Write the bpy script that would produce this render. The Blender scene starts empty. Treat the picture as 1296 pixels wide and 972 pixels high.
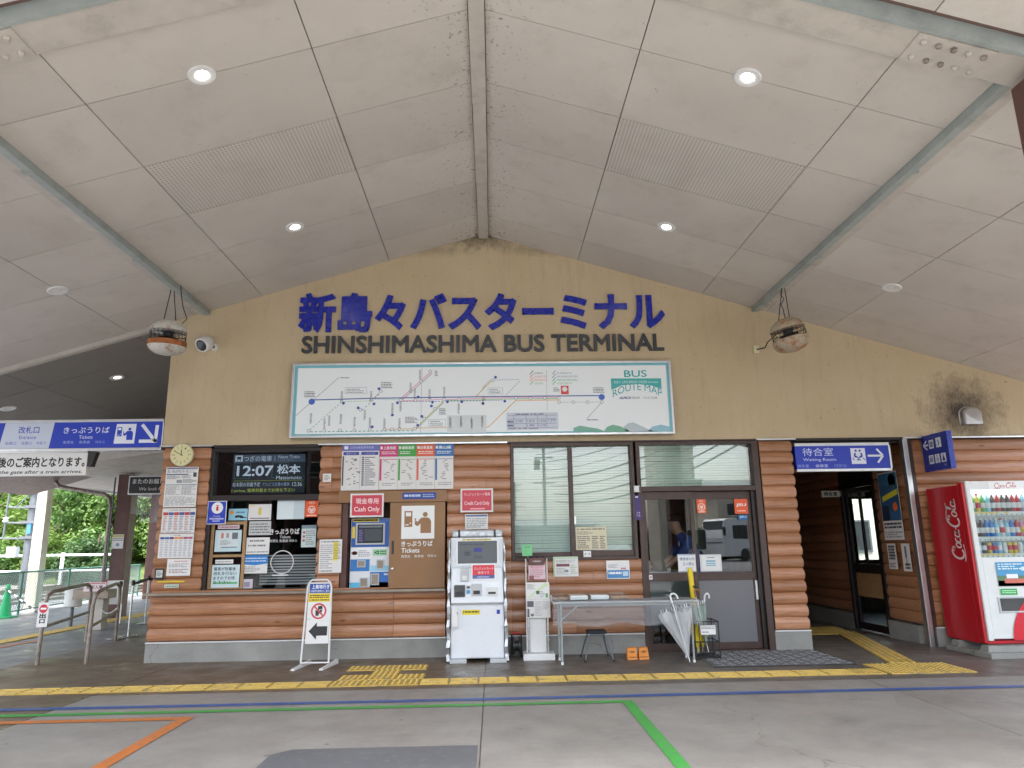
import bpy, bmesh, math, random
from mathutils import Vector, Matrix
random.seed(7)
sc = bpy.context.scene
COL = sc.collection
R = math.radians

# ---------------------------------------------------------------- camera
cam_d = bpy.data.cameras.new('camera'); cam = bpy.data.objects.new('camera', cam_d); COL.objects.link(cam)
cam_d.sensor_width = 36.0; cam_d.lens = 898.0 / 1296.0 * 36.0
cam_d.clip_start = 0.05; cam_d.clip_end = 2000
PITCH, YAW, ROLL = R(12.8), R(1.68), R(0.9)
fw = Vector((math.sin(YAW)*math.cos(PITCH), math.cos(YAW)*math.cos(PITCH), math.sin(PITCH)))
rt = Vector((math.cos(YAW), -math.sin(YAW), 0)); up = rt.cross(fw)
r2 = rt*math.cos(ROLL) - up*math.sin(ROLL); u2 = up*math.cos(ROLL) + rt*math.sin(ROLL)
m = Matrix((r2, u2, -fw)).transposed().to_4x4(); m.translation = Vector((0, -9.52, 1.36))
cam.matrix_world = m
sc.camera = cam

# ---------------------------------------------------------------- sky, sun, exposure (overcast)
SUN_EL, SUN_AZ = R(66), R(200)          # high sun behind cloud, behind and left of the camera
w = bpy.data.worlds.new('World'); sc.world = w; w.use_nodes = True
nt = w.node_tree; nt.nodes.clear()
sky = nt.nodes.new('ShaderNodeTexSky'); sky.sky_type = 'NISHITA'; sky.sun_disc = False
sky.sun_elevation = SUN_EL; sky.sun_rotation = SUN_AZ
sky.air_density = 1.0; sky.dust_density = 4.0; sky.ozone_density = 1.0
hs = nt.nodes.new('ShaderNodeHueSaturation'); hs.inputs['Saturation'].default_value = 0.5
bg = nt.nodes.new('ShaderNodeBackground'); bg.inputs['Strength'].default_value = 0.15
out = nt.nodes.new('ShaderNodeOutputWorld')
nt.links.new(sky.outputs[0], hs.inputs['Color']); nt.links.new(hs.outputs[0], bg.inputs['Color']); nt.links.new(bg.outputs[0], out.inputs['Surface'])
sd = bpy.data.lights.new('sun', 'SUN'); sd.energy = 1.5; sd.angle = R(25); sd.color = (1.0, 0.975, 0.94)
sun = bpy.data.objects.new('sun', sd); COL.objects.link(sun)
sun_dir = Vector((math.cos(SUN_EL)*math.sin(SUN_AZ), math.cos(SUN_EL)*math.cos(SUN_AZ), math.sin(SUN_EL)))
sun.rotation_euler = sun_dir.to_track_quat('Z', 'Y').to_euler(); sun.location = (0, -30, 40)
vs = sc.view_settings; vs.view_transform = 'Standard'; vs.look = 'None'; vs.gamma = 1.0; vs.use_curve_mapping = False
vs.exposure = 2.65
sc.render.engine = 'CYCLES'
cy = sc.cycles; cy.use_denoising = True; cy.max_bounces = 10; cy.diffuse_bounces = 6; cy.glossy_bounces = 4; cy.transparent_max_bounces = 16
cy.sample_clamp_indirect = 8.0; cy.caustics_reflective = False; cy.caustics_refractive = False
try: cy.denoiser = 'OPENIMAGEDENOISE'
except Exception: pass

# ---------------------------------------------------------------- materials
def lin(c):
    return tuple(((x/255.0)/12.92 if x/255.0 <= 0.04045 else ((x/255.0+0.055)/1.055)**2.4) for x in c)
MATS = {}
def node_mat(name):
    mt = bpy.data.materials.new(name); mt.use_nodes = True
    n = mt.node_tree.nodes; b = n['Principled BSDF']
    MATS[name] = mt
    return mt, mt.node_tree, b
def mixc(t, fac, a, b, kind='MIX'):
    mx = t.nodes.new('ShaderNodeMix'); mx.data_type = 'RGBA'; mx.blend_type = kind
    for sock, val in ((mx.inputs[0], fac), (mx.inputs[6], a), (mx.inputs[7], b)):
        if hasattr(val, 'links') or hasattr(val, 'is_linked'): t.links.new(val, sock)
        elif isinstance(val, (tuple, list)): sock.default_value = (*val[:3], 1)
        else: sock.default_value = val
    return mx.outputs[2]
def noise(t, scale, detail=4, rough=0.55, vec=None, stretch=None):
    if vec is None:
        g = t.nodes.new('ShaderNodeNewGeometry'); vec = g.outputs['Position']
    if stretch:
        mp = t.nodes.new('ShaderNodeVectorMath'); mp.operation = 'MULTIPLY'; mp.inputs[1].default_value = stretch
        t.links.new(vec, mp.inputs[0]); vec = mp.outputs[0]
    nz = t.nodes.new('ShaderNodeTexNoise'); nz.inputs['Scale'].default_value = scale
    nz.inputs['Detail'].default_value = detail; nz.inputs['Roughness'].default_value = rough
    t.links.new(vec, nz.inputs['Vector']); return nz.outputs['Fac']
def ramp(t, fac, lo, hi, a=0.0, b=1.0):
    mr = t.nodes.new('ShaderNodeMapRange'); mr.inputs[1].default_value = lo; mr.inputs[2].default_value = hi
    mr.inputs[3].default_value = a; mr.inputs[4].default_value = b
    if hasattr(fac, 'is_linked'): t.links.new(fac, mr.inputs[0])
    return mr.outputs[0]
def math_n(t, op, a, b=None, c=None):
    n = t.nodes.new('ShaderNodeMath'); n.operation = op
    for i, val in enumerate((a, b, c)):
        if val is None: continue
        if hasattr(val, 'is_linked'): t.links.new(val, n.inputs[i])
        else: n.inputs[i].default_value = val
    return n.outputs[0]
def bump(t, b, h, strength=0.3, dist=0.01):
    bn = t.nodes.new('ShaderNodeBump'); bn.inputs['Strength'].default_value = strength; bn.inputs['Distance'].default_value = dist
    t.links.new(h, bn.inputs['Height']); t.links.new(bn.outputs[0], b.inputs['Normal'])
def M(name, col, rough=0.6, metal=0.0, var=0.12, scale=6.0, bmp=0.0, bscale=60.0, spec=0.5, dirt=0.0, rv=0.08):
    """plain surface with uneven tone, uneven gloss and optional grime and grain"""
    if name in MATS: return MATS[name]
    mt, t, b = node_mat(name)
    n1 = noise(t, scale, 5)
    dark = tuple(c*(1-var) for c in col); lite = tuple(min(1, c*(1+var)) for c in col)
    c = mixc(t, ramp(t, n1, 0.3, 0.7), dark, lite)
    if dirt:
        n2 = noise(t, scale*0.35, 8, 0.7)
        c = mixc(t, ramp(t, n2, 0.52, 0.75, 0, dirt), c, tuple(x*0.35 for x in col))
    t.links.new(c, b.inputs['Base Color'])
    b.inputs['Metallic'].default_value = metal
    t.links.new(ramp(t, noise(t, scale*2.3, 3), 0.3, 0.7, max(0.02, rough-rv), min(1, rough+rv)), b.inputs['Roughness'])
    b.inputs['Specular IOR Level'].default_value = spec
    if bmp: bump(t, b, noise(t, bscale, 4), bmp, 0.01)
    return mt
def emis(name, col, s):
    mt, t, b = node_mat(name); b.inputs['Base Color'].default_value = (*col, 1)
    b.inputs['Emission Color'].default_value = (*col, 1); b.inputs['Emission Strength'].default_value = s; return mt
def glass_mat(name, tint=(0.93, 0.96, 0.95), ior=1.55, rough=0.0, gain=1.0):
    """window pane: a clear sheet with Fresnel reflection from its faces"""
    mt = bpy.data.materials.new(name); mt.use_nodes = True; t = mt.node_tree; t.nodes.clear(); MATS[name] = mt
    fr = t.nodes.new('ShaderNodeFresnel'); fr.inputs['IOR'].default_value = ior
    tr = t.nodes.new('ShaderNodeBsdfTransparent'); tr.inputs['Color'].default_value = (*tint, 1)
    gl = t.nodes.new('ShaderNodeBsdfGlossy'); gl.inputs['Roughness'].default_value = rough
    mx = t.nodes.new('ShaderNodeMixShader'); o = t.nodes.new('ShaderNodeOutputMaterial')
    ge = t.nodes.new('ShaderNodeNewGeometry')           # one reflection per sheet: the far face only lets light through
    fac = math_n(t, 'MULTIPLY', math_n(t, 'MULTIPLY', fr.outputs[0], gain), math_n(t, 'SUBTRACT', 1.0, ge.outputs['Backfacing']))
    t.links.new(fac, mx.inputs[0]); t.links.new(tr.outputs[0], mx.inputs[1]); t.links.new(gl.outputs[0], mx.inputs[2]); t.links.new(mx.outputs[0], o.inputs[0])
    return mt

# wood-look rounded siding boards
def log_mat():
    mt, t, b = node_mat('log')
    g = noise(t, 5.0, 6, 0.65, stretch=(0.5, 6, 9)); g2 = noise(t, 1.3, 3, stretch=(1, 1, 0.6))
    c = mixc(t, ramp(t, g, 0.3, 0.72), (0.28, 0.11, 0.044), (0.53, 0.243, 0.108))
    c = mixc(t, ramp(t, g2, 0.4, 0.75, 0, 0.35), c, (0.56, 0.29, 0.16))
    kv = t.nodes.new('ShaderNodeVectorMath'); kv.operation = 'MULTIPLY'; kv.inputs[1].default_value = (2.0, 2.0, 5.5); kg = t.nodes.new('ShaderNodeNewGeometry'); t.links.new(kg.outputs['Position'], kv.inputs[0])
    kn = t.nodes.new('ShaderNodeTexVoronoi'); kn.inputs['Scale'].default_value = 1.0; t.links.new(kv.outputs[0], kn.inputs['Vector'])
    c = mixc(t, ramp(t, kn.outputs['Distance'], 0.03, 0.11, 0.75, 0), c, (0.10, 0.04, 0.02))
    oi = t.nodes.new('ShaderNodeObjectInfo')
    hsv = t.nodes.new('ShaderNodeHueSaturation')
    t.links.new(ramp(t, oi.outputs['Random'], 0, 1, 0.74, 1.20), hsv.inputs['Value'])
    t.links.new(ramp(t, oi.outputs['Random'], 0, 1, 1.02, 0.9), hsv.inputs['Saturation'])
    t.links.new(c, hsv.inputs['Color'])
    c2 = mixc(t, ramp(t, noise(t, 9, 9, 0.75), 0.56, 0.78, 0, 0.5), hsv.outputs[0], (0.13, 0.06, 0.035))
    t.links.new(c2, b.inputs['Base Color'])
    t.links.new(ramp(t, g, 0.3, 0.7, 0.28, 0.46), b.inputs['Roughness']); b.inputs['Coat Weight'].default_value = 0.25; b.inputs['Coat Roughness'].default_value = 0.25
    bump(t, b, g, 0.18, 0.004)
log_mat()
def stucco_mat():
    mt, t, b = node_mat('stucco')
    ge = t.nodes.new('ShaderNodeNewGeometry'); sp = t.nodes.new('ShaderNodeSeparateXYZ'); t.links.new(ge.outputs['Position'], sp.inputs[0])
    c = mixc(t, ramp(t, noise(t, 1.1, 6, 0.6), 0.3, 0.7), (0.535, 0.43, 0.27), (0.61, 0.50, 0.335))
    c = mixc(t, ramp(t, noise(t, 3.0, 8, 0.7, stretch=(2.5, 1, 0.35)), 0.52, 0.78, 0, 0.32), c, (0.27, 0.20, 0.12))
    # small scuffs
    c = mixc(t, ramp(t, noise(t, 26, 4, 0.65), 0.66, 0.72, 0, 0.8), c, (0.13, 0.10, 0.065))
    def blot(cx, cz, rx, rz, s):        # soot with a ragged outline
        dx = math_n(t, 'DIVIDE', math_n(t, 'SUBTRACT', sp.outputs[0], cx), rx); dz = math_n(t, 'DIVIDE', math_n(t, 'SUBTRACT', sp.outputs[2], cz), rz)
        d = math_n(t, 'SQRT', math_n(t, 'ADD', math_n(t, 'MULTIPLY', dx, dx), math_n(t, 'MULTIPLY', dz, dz)))
        d = math_n(t, 'ADD', d, math_n(t, 'MULTIPLY', math_n(t, 'SUBTRACT', noise(t, 7, 6, 0.7), 0.5), 1.3))
        d = math_n(t, 'ADD', d, math_n(t, 'MULTIPLY', math_n(t, 'SUBTRACT', noise(t, 30, 5, 0.7, stretch=(1.6,1,0.5)), 0.5), 0.9))
        return ramp(t, d, 0.15, 1.15, s, 0.0)
    for bl in ((6.50, 3.08, 0.58, 0.50, 0.88), (-0.1, 5.72, 0.62, 0.22, 0.85), (-0.9, 5.5, 0.8, 0.12, 0.35), (0.8, 5.5, 0.8, 0.12, 0.4)):
        c = mixc(t, blot(*bl), c, (0.035, 0.03, 0.026))
    t.links.new(c, b.inputs['Base Color']); b.inputs['Roughness'].default_value = 0.85
    bump(t, b, noise(t, 90, 4), 0.25, 0.004)
stucco_mat()
def ceiling_mat(name, perf=False, k=1.0):
    mt, t, b = node_mat(name)
    ge = t.nodes.new('ShaderNodeNewGeometry'); sp = t.nodes.new('ShaderNodeSeparateXYZ'); t.links.new(ge.outputs['Position'], sp.inputs[0])
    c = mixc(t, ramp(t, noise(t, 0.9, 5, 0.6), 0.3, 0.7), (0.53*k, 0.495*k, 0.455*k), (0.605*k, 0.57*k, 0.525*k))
    oi = t.nodes.new('ShaderNodeObjectInfo'); hsv = t.nodes.new('ShaderNodeHueSaturation')
    t.links.new(ramp(t, oi.outputs['Random'], 0, 1, 0.95, 1.04), hsv.inputs['Value']); t.links.new(c, hsv.inputs['Color']); c = hsv.outputs[0]
    c = mixc(t, ramp(t, noise(t, 2.2, 8, 0.72), 0.52, 0.8, 0, 0.42), c, (0.33*k, 0.29*k, 0.245*k))
    # mildew specks, thick along the ridge and the gable wall
    dr = math_n(t, 'ABSOLUTE', math_n(t, 'ADD', sp.outputs[0], 0.1)); nr = ramp(t, dr, 0.1, 0.9, 0.09, 0.0)
    dw = math_n(t, 'ABSOLUTE', sp.outputs[1]); nw = ramp(t, dw, 0.0, 0.5, 0.05, 0.0)
    sk = math_n(t, 'ADD', math_n(t, 'ADD', noise(t, 22, 6, 0.7), nr), nw)
    c = mixc(t, ramp(t, sk, 0.665, 0.73, 0, 0.8), c, (0.11, 0.095, 0.08))
    if perf:
        tc = t.nodes.new('ShaderNodeTexCoord'); s2 = t.nodes.new('ShaderNodeSeparateXYZ'); t.links.new(tc.outputs['Object'], s2.inputs[0])
        fx = math_n(t, 'SUBTRACT', math_n(t, 'FRACT', math_n(t, 'MULTIPLY', s2.outputs[0], 30.0)), 0.5)
        fy = math_n(t, 'SUBTRACT', math_n(t, 'FRACT', math_n(t, 'MULTIPLY', s2.outputs[1], 30.0)), 0.5)
        d = math_n(t, 'ADD', math_n(t, 'MULTIPLY', fx, fx), math_n(t, 'MULTIPLY', fy, fy))
        c = mixc(t, ramp(t, d, 0.02, 0.06, 0.75, 0.0), c, (0.08, 0.07, 0.06))
    t.links.new(c, b.inputs['Base Color']); b.inputs['Roughness'].default_value = 0.7
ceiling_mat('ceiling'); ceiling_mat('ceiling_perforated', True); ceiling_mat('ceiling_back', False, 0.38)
def concrete_mat(name, a, bcol, wet=0.0, rough=0.55):
    mt, t, b = node_mat(name)
    c = mixc(t, ramp(t, noise(t, 0.8, 6, 0.62), 0.32, 0.68), a, bcol)
    c = mixc(t, ramp(t, noise(t, 3.5, 8, 0.7), 0.45, 0.75, 0, 0.4), c, tuple(x*0.62 for x in a))
    c = mixc(t, ramp(t, noise(t, 60, 2), 0.60, 0.75, 0, 0.5), c, tuple(x*0.5 for x in a))
    c = mixc(t, ramp(t, noise(t, 0.45, 9, 0.75), 0.54, 0.68, 0, 0.26), c, tuple(x*0.55 for x in a))
    vo = t.nodes.new('ShaderNodeTexVoronoi'); vo.inputs['Scale'].default_value = 2.6; gp = t.nodes.new('ShaderNodeNewGeometry'); t.links.new(gp.outputs['Position'], vo.inputs['Vector'])
    c = mixc(t, ramp(t, vo.outputs['Distance'], 0.035, 0.055, 0.7, 0), c, tuple(x*0.35 for x in a))
    vc = t.nodes.new('ShaderNodeTexVoronoi'); vc.feature = 'DISTANCE_TO_EDGE'; vc.inputs['Scale'].default_value = 0.28
    wv = t.nodes.new('ShaderNodeVectorMath'); wv.operation = 'ADD'; nn_ = t.nodes.new('ShaderNodeTexNoise'); nn_.inputs['Scale'].default_value = 1.6; nn_.inputs['Detail'].default_value = 6; t.links.new(gp.outputs['Position'], nn_.inputs['Vector'])
    t.links.new(gp.outputs['Position'], wv.inputs[0]); t.links.new(nn_.outputs['Color'], wv.inputs[1]); t.links.new(wv.outputs[0], vc.inputs['Vector'])
    c = mixc(t, math_n(t, 'MULTIPLY', ramp(t, vc.outputs['Distance'], 0.0, 0.0022, 0.75, 0), ramp(t, noise(t, 0.6, 2), 0.5, 0.56)), c, tuple(x*0.3 for x in a))
    oi = t.nodes.new('ShaderNodeObjectInfo'); hsv = t.nodes.new('ShaderNodeHueSaturation')
    t.links.new(ramp(t, oi.outputs['Random'], 0, 1, 0.95, 1.05), hsv.inputs['Value']); t.links.new(c, hsv.inputs['Color'])
    t.links.new(hsv.outputs[0], b.inputs['Base Color'])
    t.links.new(ramp(t, noise(t, 1.7, 5, 0.65), 0.35, 0.65, max(0.06, rough-0.18-wet*0.2), rough+0.12), b.inputs['Roughness'])
    bump(t, b, noise(t, 45, 5), 0.12, 0.004)
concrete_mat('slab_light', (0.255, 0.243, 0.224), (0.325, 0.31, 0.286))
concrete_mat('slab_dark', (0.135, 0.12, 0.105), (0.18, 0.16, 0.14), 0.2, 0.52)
concrete_mat('slab_brown', (0.135, 0.10, 0.07), (0.185, 0.145, 0.105), 0.2, 0.48)
concrete_mat('plinth', (0.24, 0.245, 0.23), (0.34, 0.34, 0.32), 0, 0.75)
concrete_mat('asphalt', (0.075, 0.077, 0.08), (0.12, 0.12, 0.122), 0.3, 0.6)
concrete_mat('road_left', (0.17, 0.175, 0.185), (0.24, 0.245, 0.255), 0.3, 0.5)

def paint_mat(name, col):               # worn floor paint
    mt, t, b = node_mat(name)
    c = mixc(t, ramp(t, noise(t, 14, 9, 0.8), 0.535, 0.60, 0, 0.85), col, (0.21, 0.20, 0.18))
    c = mixc(t, ramp(t, noise(t, 1.5, 4), 0.35, 0.7, 0, 0.35), c, tuple(x*0.6 for x in col))
    t.links.new(c, b.inputs['Base Color']); b.inputs['Roughness'].default_value = 0.5
paint_mat('paint_blue', (0.05, 0.12, 0.38)); paint_mat('paint_green', (0.06, 0.38, 0.065)); paint_mat('paint_orange', (0.62, 0.20, 0.045)); paint_mat('paint_grey', (0.14, 0.15, 0.165))
paint_mat('tactile', (0.78, 0.56, 0.15)); paint_mat('tactile_base', (0.60, 0.41, 0.09))
# printed graphics: colour per face
mt, t, b = node_mat('print'); at_ = t.nodes.new('ShaderNodeAttribute'); at_.attribute_name = 'Col'
t.links.new(at_.outputs['Color'], b.inputs['Base Color']); b.inputs['Roughness'].default_value = 0.42
mt, t, b = node_mat('led'); at_ = t.nodes.new('ShaderNodeAttribute'); at_.attribute_name = 'Col'
t.links.new(at_.outputs['Color'], b.inputs['Base Color']); t.links.new(at_.outputs['Color'], b.inputs['Emission Color']); b.inputs['Emission Strength'].default_value = 0.14

M('paper', (0.78, 0.78, 0.77), 0.5, var=0.03); M('brown_frame', (0.062, 0.037, 0.030), 0.42, 0.2, 0.15, dirt=0.3)
M('dark_frame', (0.022, 0.017, 0.016), 0.4, 0.2); M('steel_brown', (0.105, 0.045, 0.036), 0.5, 0, 0.15, dirt=0.4)
M('grey_steel', (0.33, 0.37, 0.36), 0.5, 0.0, 0.1, dirt=0.5); M('beam_beige', (0.50, 0.465, 0.42), 0.65, 0, 0.08, dirt=0.55)
M('white_metal', (0.74, 0.75, 0.75), 0.38, 0, 0.04, dirt=0.12); M('chrome', (0.62, 0.63, 0.64), 0.26, 1.0, 0.06); M('alu', (0.60, 0.61, 0.62), 0.36, 0.9, 0.08)
M('black_plastic', (0.018, 0.018, 0.02), 0.45); M('sign_blue', (0.012, 0.035, 0.36), 0.3, 0, 0.05); M('letter_blue', (0.014, 0.026, 0.36), 0.28, 0, 0.05); M('letter_grey', (0.045, 0.05, 0.062), 0.35)
M('cabinet_brown', (0.285, 0.145, 0.055), 0.42, 0, 0.05); M('red_paint', (0.48, 0.012, 0.022), 0.3, 0, 0.01, rv=0.01); M('vend_white', (0.72, 0.75, 0.74), 0.3, 0, 0.03, rv=0.02)
M('machine_white', (0.76, 0.80, 0.84), 0.32, 0, 0.02, dirt=0.06); M('machine_grey', (0.50, 0.53, 0.55), 0.4, 0, 0.03); M('foil', (0.42, 0.44, 0.46), 0.36, 0.7, 0.3, 25, 0.7, 22)
M('dark_screen', (0.035, 0.038, 0.042), 0.12); M('rust', (0.33, 0.115, 0.035), 0.8, 0, 0.5, 12, dirt=0.5); M('blind', (0.72, 0.84, 0.76), 0.5, 0, 0.03)
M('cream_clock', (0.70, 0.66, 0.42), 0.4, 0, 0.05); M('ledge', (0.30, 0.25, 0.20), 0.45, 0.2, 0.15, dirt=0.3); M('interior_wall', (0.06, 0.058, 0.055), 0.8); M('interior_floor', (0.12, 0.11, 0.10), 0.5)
M('roof_metal', (0.16, 0.10, 0.09), 0.5); M('wood_pale', (0.40, 0.24, 0.11), 0.5, 0, 0.2, 20); M('orange_plastic', (0.72, 0.25, 0.03), 0.4, 0, 0.08); M('yellow_cloth', (0.72, 0.55, 0.02), 0.55, 0, 0.1)
M('rubber', (0.02, 0.02, 0.02), 0.8); M('green_plastic', (0.02, 0.42, 0.16), 0.4); M('fence_green', (0.09, 0.26, 0.19), 0.5, 0.1); M('mesh_wire', (0.34, 0.44, 0.40), 0.5, 0.1); M('skin', (0.48, 0.27, 0.19), 0.5, 0, 0.05); M('hair', (0.012, 0.010, 0.010), 0.5); M('cloth_blue', (0.018, 0.065, 0.26), 0.8, 0, 0.15); M('cloth_dark', (0.02, 0.022, 0.03), 0.8)
M('bark', (0.10, 0.075, 0.055), 0.9, 0, 0.3, 10, 0.5, 30); M('galvanised', (0.13, 0.145, 0.155), 0.55, 0.3, 0.15, dirt=0.3); M('pipe_worn', (0.27, 0.23, 0.20), 0.5, 0.35, 0.35, 14, dirt=0.7); M('house_beige', (0.50, 0.45, 0.36), 0.8); M('cream_paint', (0.72, 0.68, 0.56), 0.6, dirt=0.15); M('house_grey', (0.30, 0.31, 0.33), 0.8); M('tile_dark', (0.07, 0.075, 0.085), 0.5)
M('mat_grey', (0.13, 0.135, 0.145), 0.9, 0, 0.2, 30); M('mat_line', (0.30, 0.31, 0.32), 0.9); M('ballast', (0.22, 0.21, 0.20), 0.95, 0, 0.45, 14, 0.8, 20); M('grass_ground', (0.075, 0.11, 0.03), 0.95, 0, 0.4, 3); M('rail_steel', (0.20, 0.14, 0.11), 0.4, 0.7)
M('corridor_floor', (0.17, 0.155, 0.14), 0.45, 0, 0.15, dirt=0.3); M('leaflet_brown', (0.10, 0.035, 0.03), 0.4)
emis('lamp_on', (1.0, 0.95, 0.84), 9.0); emis('lamp_dim', (1.0, 0.95, 0.85), 1.2); emis('tube_lamp', (0.92, 0.97, 1.0), 3.0)
M('lamp_off', (0.72, 0.71, 0.68), 0.3, 0, 0.02)
glass_mat('glass', ior=1.6, gain=2.5); glass_mat('glass_dark', (0.72, 0.76, 0.76), 1.55, gain=1.3); glass_mat('plastic_clear', (0.90, 0.93, 0.94), 1.5, 0.08, 1.3)
def frosted(name, col, alpha, rough=0.25):
    mt, t, b = node_mat(name); b.inputs['Base Color'].default_value = (*col, 1); b.inputs['Roughness'].default_value = rough; b.inputs['Alpha'].default_value = alpha
    bump(t, b, noise(t, 160, 2), 0.35, 0.003); return mt
frosted('frosted_panel', (0.17, 0.175, 0.19), 0.96, 0.28); frosted('vinyl_clear', (0.72, 0.75, 0.78), 0.36, 0.10); frosted('vinyl_table', (0.45, 0.48, 0.52), 0.30, 0.1); frosted('vinyl_green', (0.35, 0.48, 0.40), 0.6, 0.2); frosted('bottle', (0.5, 0.7, 0.8), 0.6, 0.1)
def leaf_mat(name, a, bcol):
    mt, t, b = node_mat(name)
    c = mixc(t, ramp(t, noise(t, 0.55, 4, 0.6), 0.3, 0.7), a, bcol)
    c = mixc(t, ramp(t, noise(t, 6.0, 2), 0.35, 0.7, 0, 0.6), c, tuple(x*1.7 for x in bcol))
    t.links.new(c, b.inputs['Base Color']); b.inputs['Roughness'].default_value = 0.55
    tr = t.nodes.new('ShaderNodeBsdfTranslucent'); t.links.new(c, tr.inputs['Color'])
    mx = t.nodes.new('ShaderNodeMixShader'); mx.inputs[0].default_value = 0.4
    o = t.nodes['Material Output']; t.links.new(b.outputs[0], mx.inputs[1]); t.links.new(tr.outputs[0], mx.inputs[2]); t.links.new(mx.outputs[0], o.inputs[0])
leaf_mat('leaf_light', (0.065, 0.135, 0.022), (0.115, 0.19, 0.03)); leaf_mat('leaf_mid', (0.045, 0.105, 0.02), (0.075, 0.15, 0.028)); leaf_mat('leaf_dark', (0.022, 0.06, 0.014), (0.04, 0.09, 0.02))

# ---------------------------------------------------------------- mesh helpers
def world_off(p):
    o = Vector((0, 0, 0))
    while p is not None: o += p.location; p = p.parent
    return o
class MB:
    def __init__(s): s.v = []; s.f = []; s.mi = []; s.cur = 0
    def face(s, pts):
        n = len(s.v); s.v += [tuple(p) for p in pts]; s.f.append(tuple(range(n, n+len(pts)))); s.mi.append(s.cur); return s
    def raw(s, vs, fs):
        n = len(s.v); s.v += [tuple(p) for p in vs]; s.f += [tuple(i+n for i in q) for q in fs]; s.mi += [s.cur]*len(fs); return s
    def hexa(s, c):         # 8 corners: bottom ring 0-3, top ring 4-7
        return s.raw(c, [(3,2,1,0), (4,5,6,7), (0,1,5,4), (1,2,6,5), (2,3,7,6), (3,0,4,7)])
    def box(s, x0, x1, y0, y1, z0, z1):
        return s.hexa([(x0,y0,z0),(x1,y0,z0),(x1,y1,z0),(x0,y1,z0),(x0,y0,z1),(x1,y0,z1),(x1,y1,z1),(x0,y1,z1)])
    def frame(s, x0, x1, z0, z1, y0, y1, w):    # four bars round a rectangle in the wall plane
        s.box(x0, x0+w, y0, y1, z0, z1); s.box(x1-w, x1, y0, y1, z0, z1)
        s.box(x0+w, x1-w, y0, y1, z0, z0+w); s.box(x0+w, x1-w, y0, y1, z1-w, z1); return s
    def tube(s, path, r, n=8, cap=True, r_end=None):
        P = [Vector(p) for p in path]; rings = []
        last = None
        for i, p in enumerate(P):
            d = (P[min(i+1, len(P)-1)] - P[max(i-1, 0)])
            if d.length < 1e-9: d = Vector((0,0,1))
            d.normalize()
            a = last if last is not None else (Vector((0,0,1)) if abs(d.z) < 0.9 else Vector((1,0,0)))
            a = (a - d*a.dot(d)); a.normalize(); last = a; b = d.cross(a)
            rr = r if r_end is None else r + (r_end-r)*i/max(1, len(P)-1)
            if isinstance(r, (list, tuple)): rr = r[i]
            rings.append([p + a*math.cos(2*math.pi*k/n)*rr + b*math.sin(2*math.pi*k/n)*rr for k in range(n)])
        vs = [q for g in rings for q in g]; fs = []
        for i in range(len(P)-1):
            for k in range(n):
                fs.append((i*n+k, i*n+(k+1)%n, (i+1)*n+(k+1)%n, (i+1)*n+k))
        if cap: fs.append(tuple(reversed(range(n)))); fs.append(tuple((len(P)-1)*n+k for k in range(n)))
        return s.raw(vs, fs)
    def lathe(s, prof, c, n=20, axis='z', cap=True):     # prof: (radius, height)
        vs = []; fs = []; c = Vector(c)
        for r_, h in prof:
            for k in range(n):
                a = 2*math.pi*k/n; x, y = r_*math.cos(a), r_*math.sin(a)
                vs.append(c + (Vector((x, y, h)) if axis == 'z' else Vector((x, -h, y)) if axis == 'y' else Vector((h, x, y))))
        for i in range(len(prof)-1):
            for k in range(n): fs.append((i*n+k, i*n+(k+1)%n, (i+1)*n+(k+1)%n, (i+1)*n+k))
        if cap: fs.append(tuple(reversed(range(n)))); fs.append(tuple((len(prof)-1)*n+k for k in range(n)))
        return s.raw(vs, fs)
    def prism(s, poly, y0, y1):     # polygon in x,z extruded in y
        n = len(poly)
        vs = [(x, y0, z) for x, z in poly] + [(x, y1, z) for x, z in poly]
        return s.raw(vs, [tuple(range(n)), tuple(reversed(range(n, 2*n)))] + [(i, n+i, n+(i+1)%n, (i+1)%n) for i in range(n)])
    def build(s, name, mats, parent=None, smooth=False, bevel=0.0, local=False, colors=None):
        me = bpy.data.meshes.new(name)
        off = Vector((0,0,0)) if (local or parent is None) else world_off(parent)
        me.from_pydata([(v[0]-off.x, v[1]-off.y, v[2]-off.z) for v in s.v], [], s.f)
        for mm in (mats if isinstance(mats, (list, tuple)) else [mats]): me.materials.append(MATS[mm])
        for p, i in zip(me.polygons, s.mi): p.material_index = i
        bm = bmesh.new(); bm.from_mesh(me)
        bmesh.ops.recalc_face_normals(bm, faces=bm.faces)
        if bevel:
            ed = [e for e in bm.edges if len(e.link_faces) == 2 and e.calc_face_angle(0) > 0.5]
            bmesh.ops.bevel(bm, geom=ed, offset=bevel, segments=2, profile=0.6, affect='EDGES', clamp_overlap=True)
        bm.to_mesh(me); bm.free()
        if smooth:
            for p in me.polygons: p.use_smooth = True
            try: me.set_sharp_from_angle(angle=R(40))
            except Exception: pass
        o = bpy.data.objects.new(name, me); COL.objects.link(o)
        if parent is not None: o.parent = parent
        return o
def tag(o, label=None, cat=None, group=None, kind=None):
    if label: o['label'] = label
    if cat: o['category'] = cat
    if group: o['group'] = group
    if kind: o['kind'] = kind
    return o
def thing(name, label, cat, loc=(0,0,0), group=None, rz=0.0):
    o = bpy.data.objects.new(name, None); COL.objects.link(o); o.location = loc; o.rotation_euler = (0, 0, rz)
    o.empty_display_size = 0.2
    return tag(o, label, cat, group)
def copy_tree(o, parent=None):
    c = o.copy(); COL.objects.link(c); c.parent = parent
    for ch in list(o.children): copy_tree(ch, c)
    return c

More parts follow.
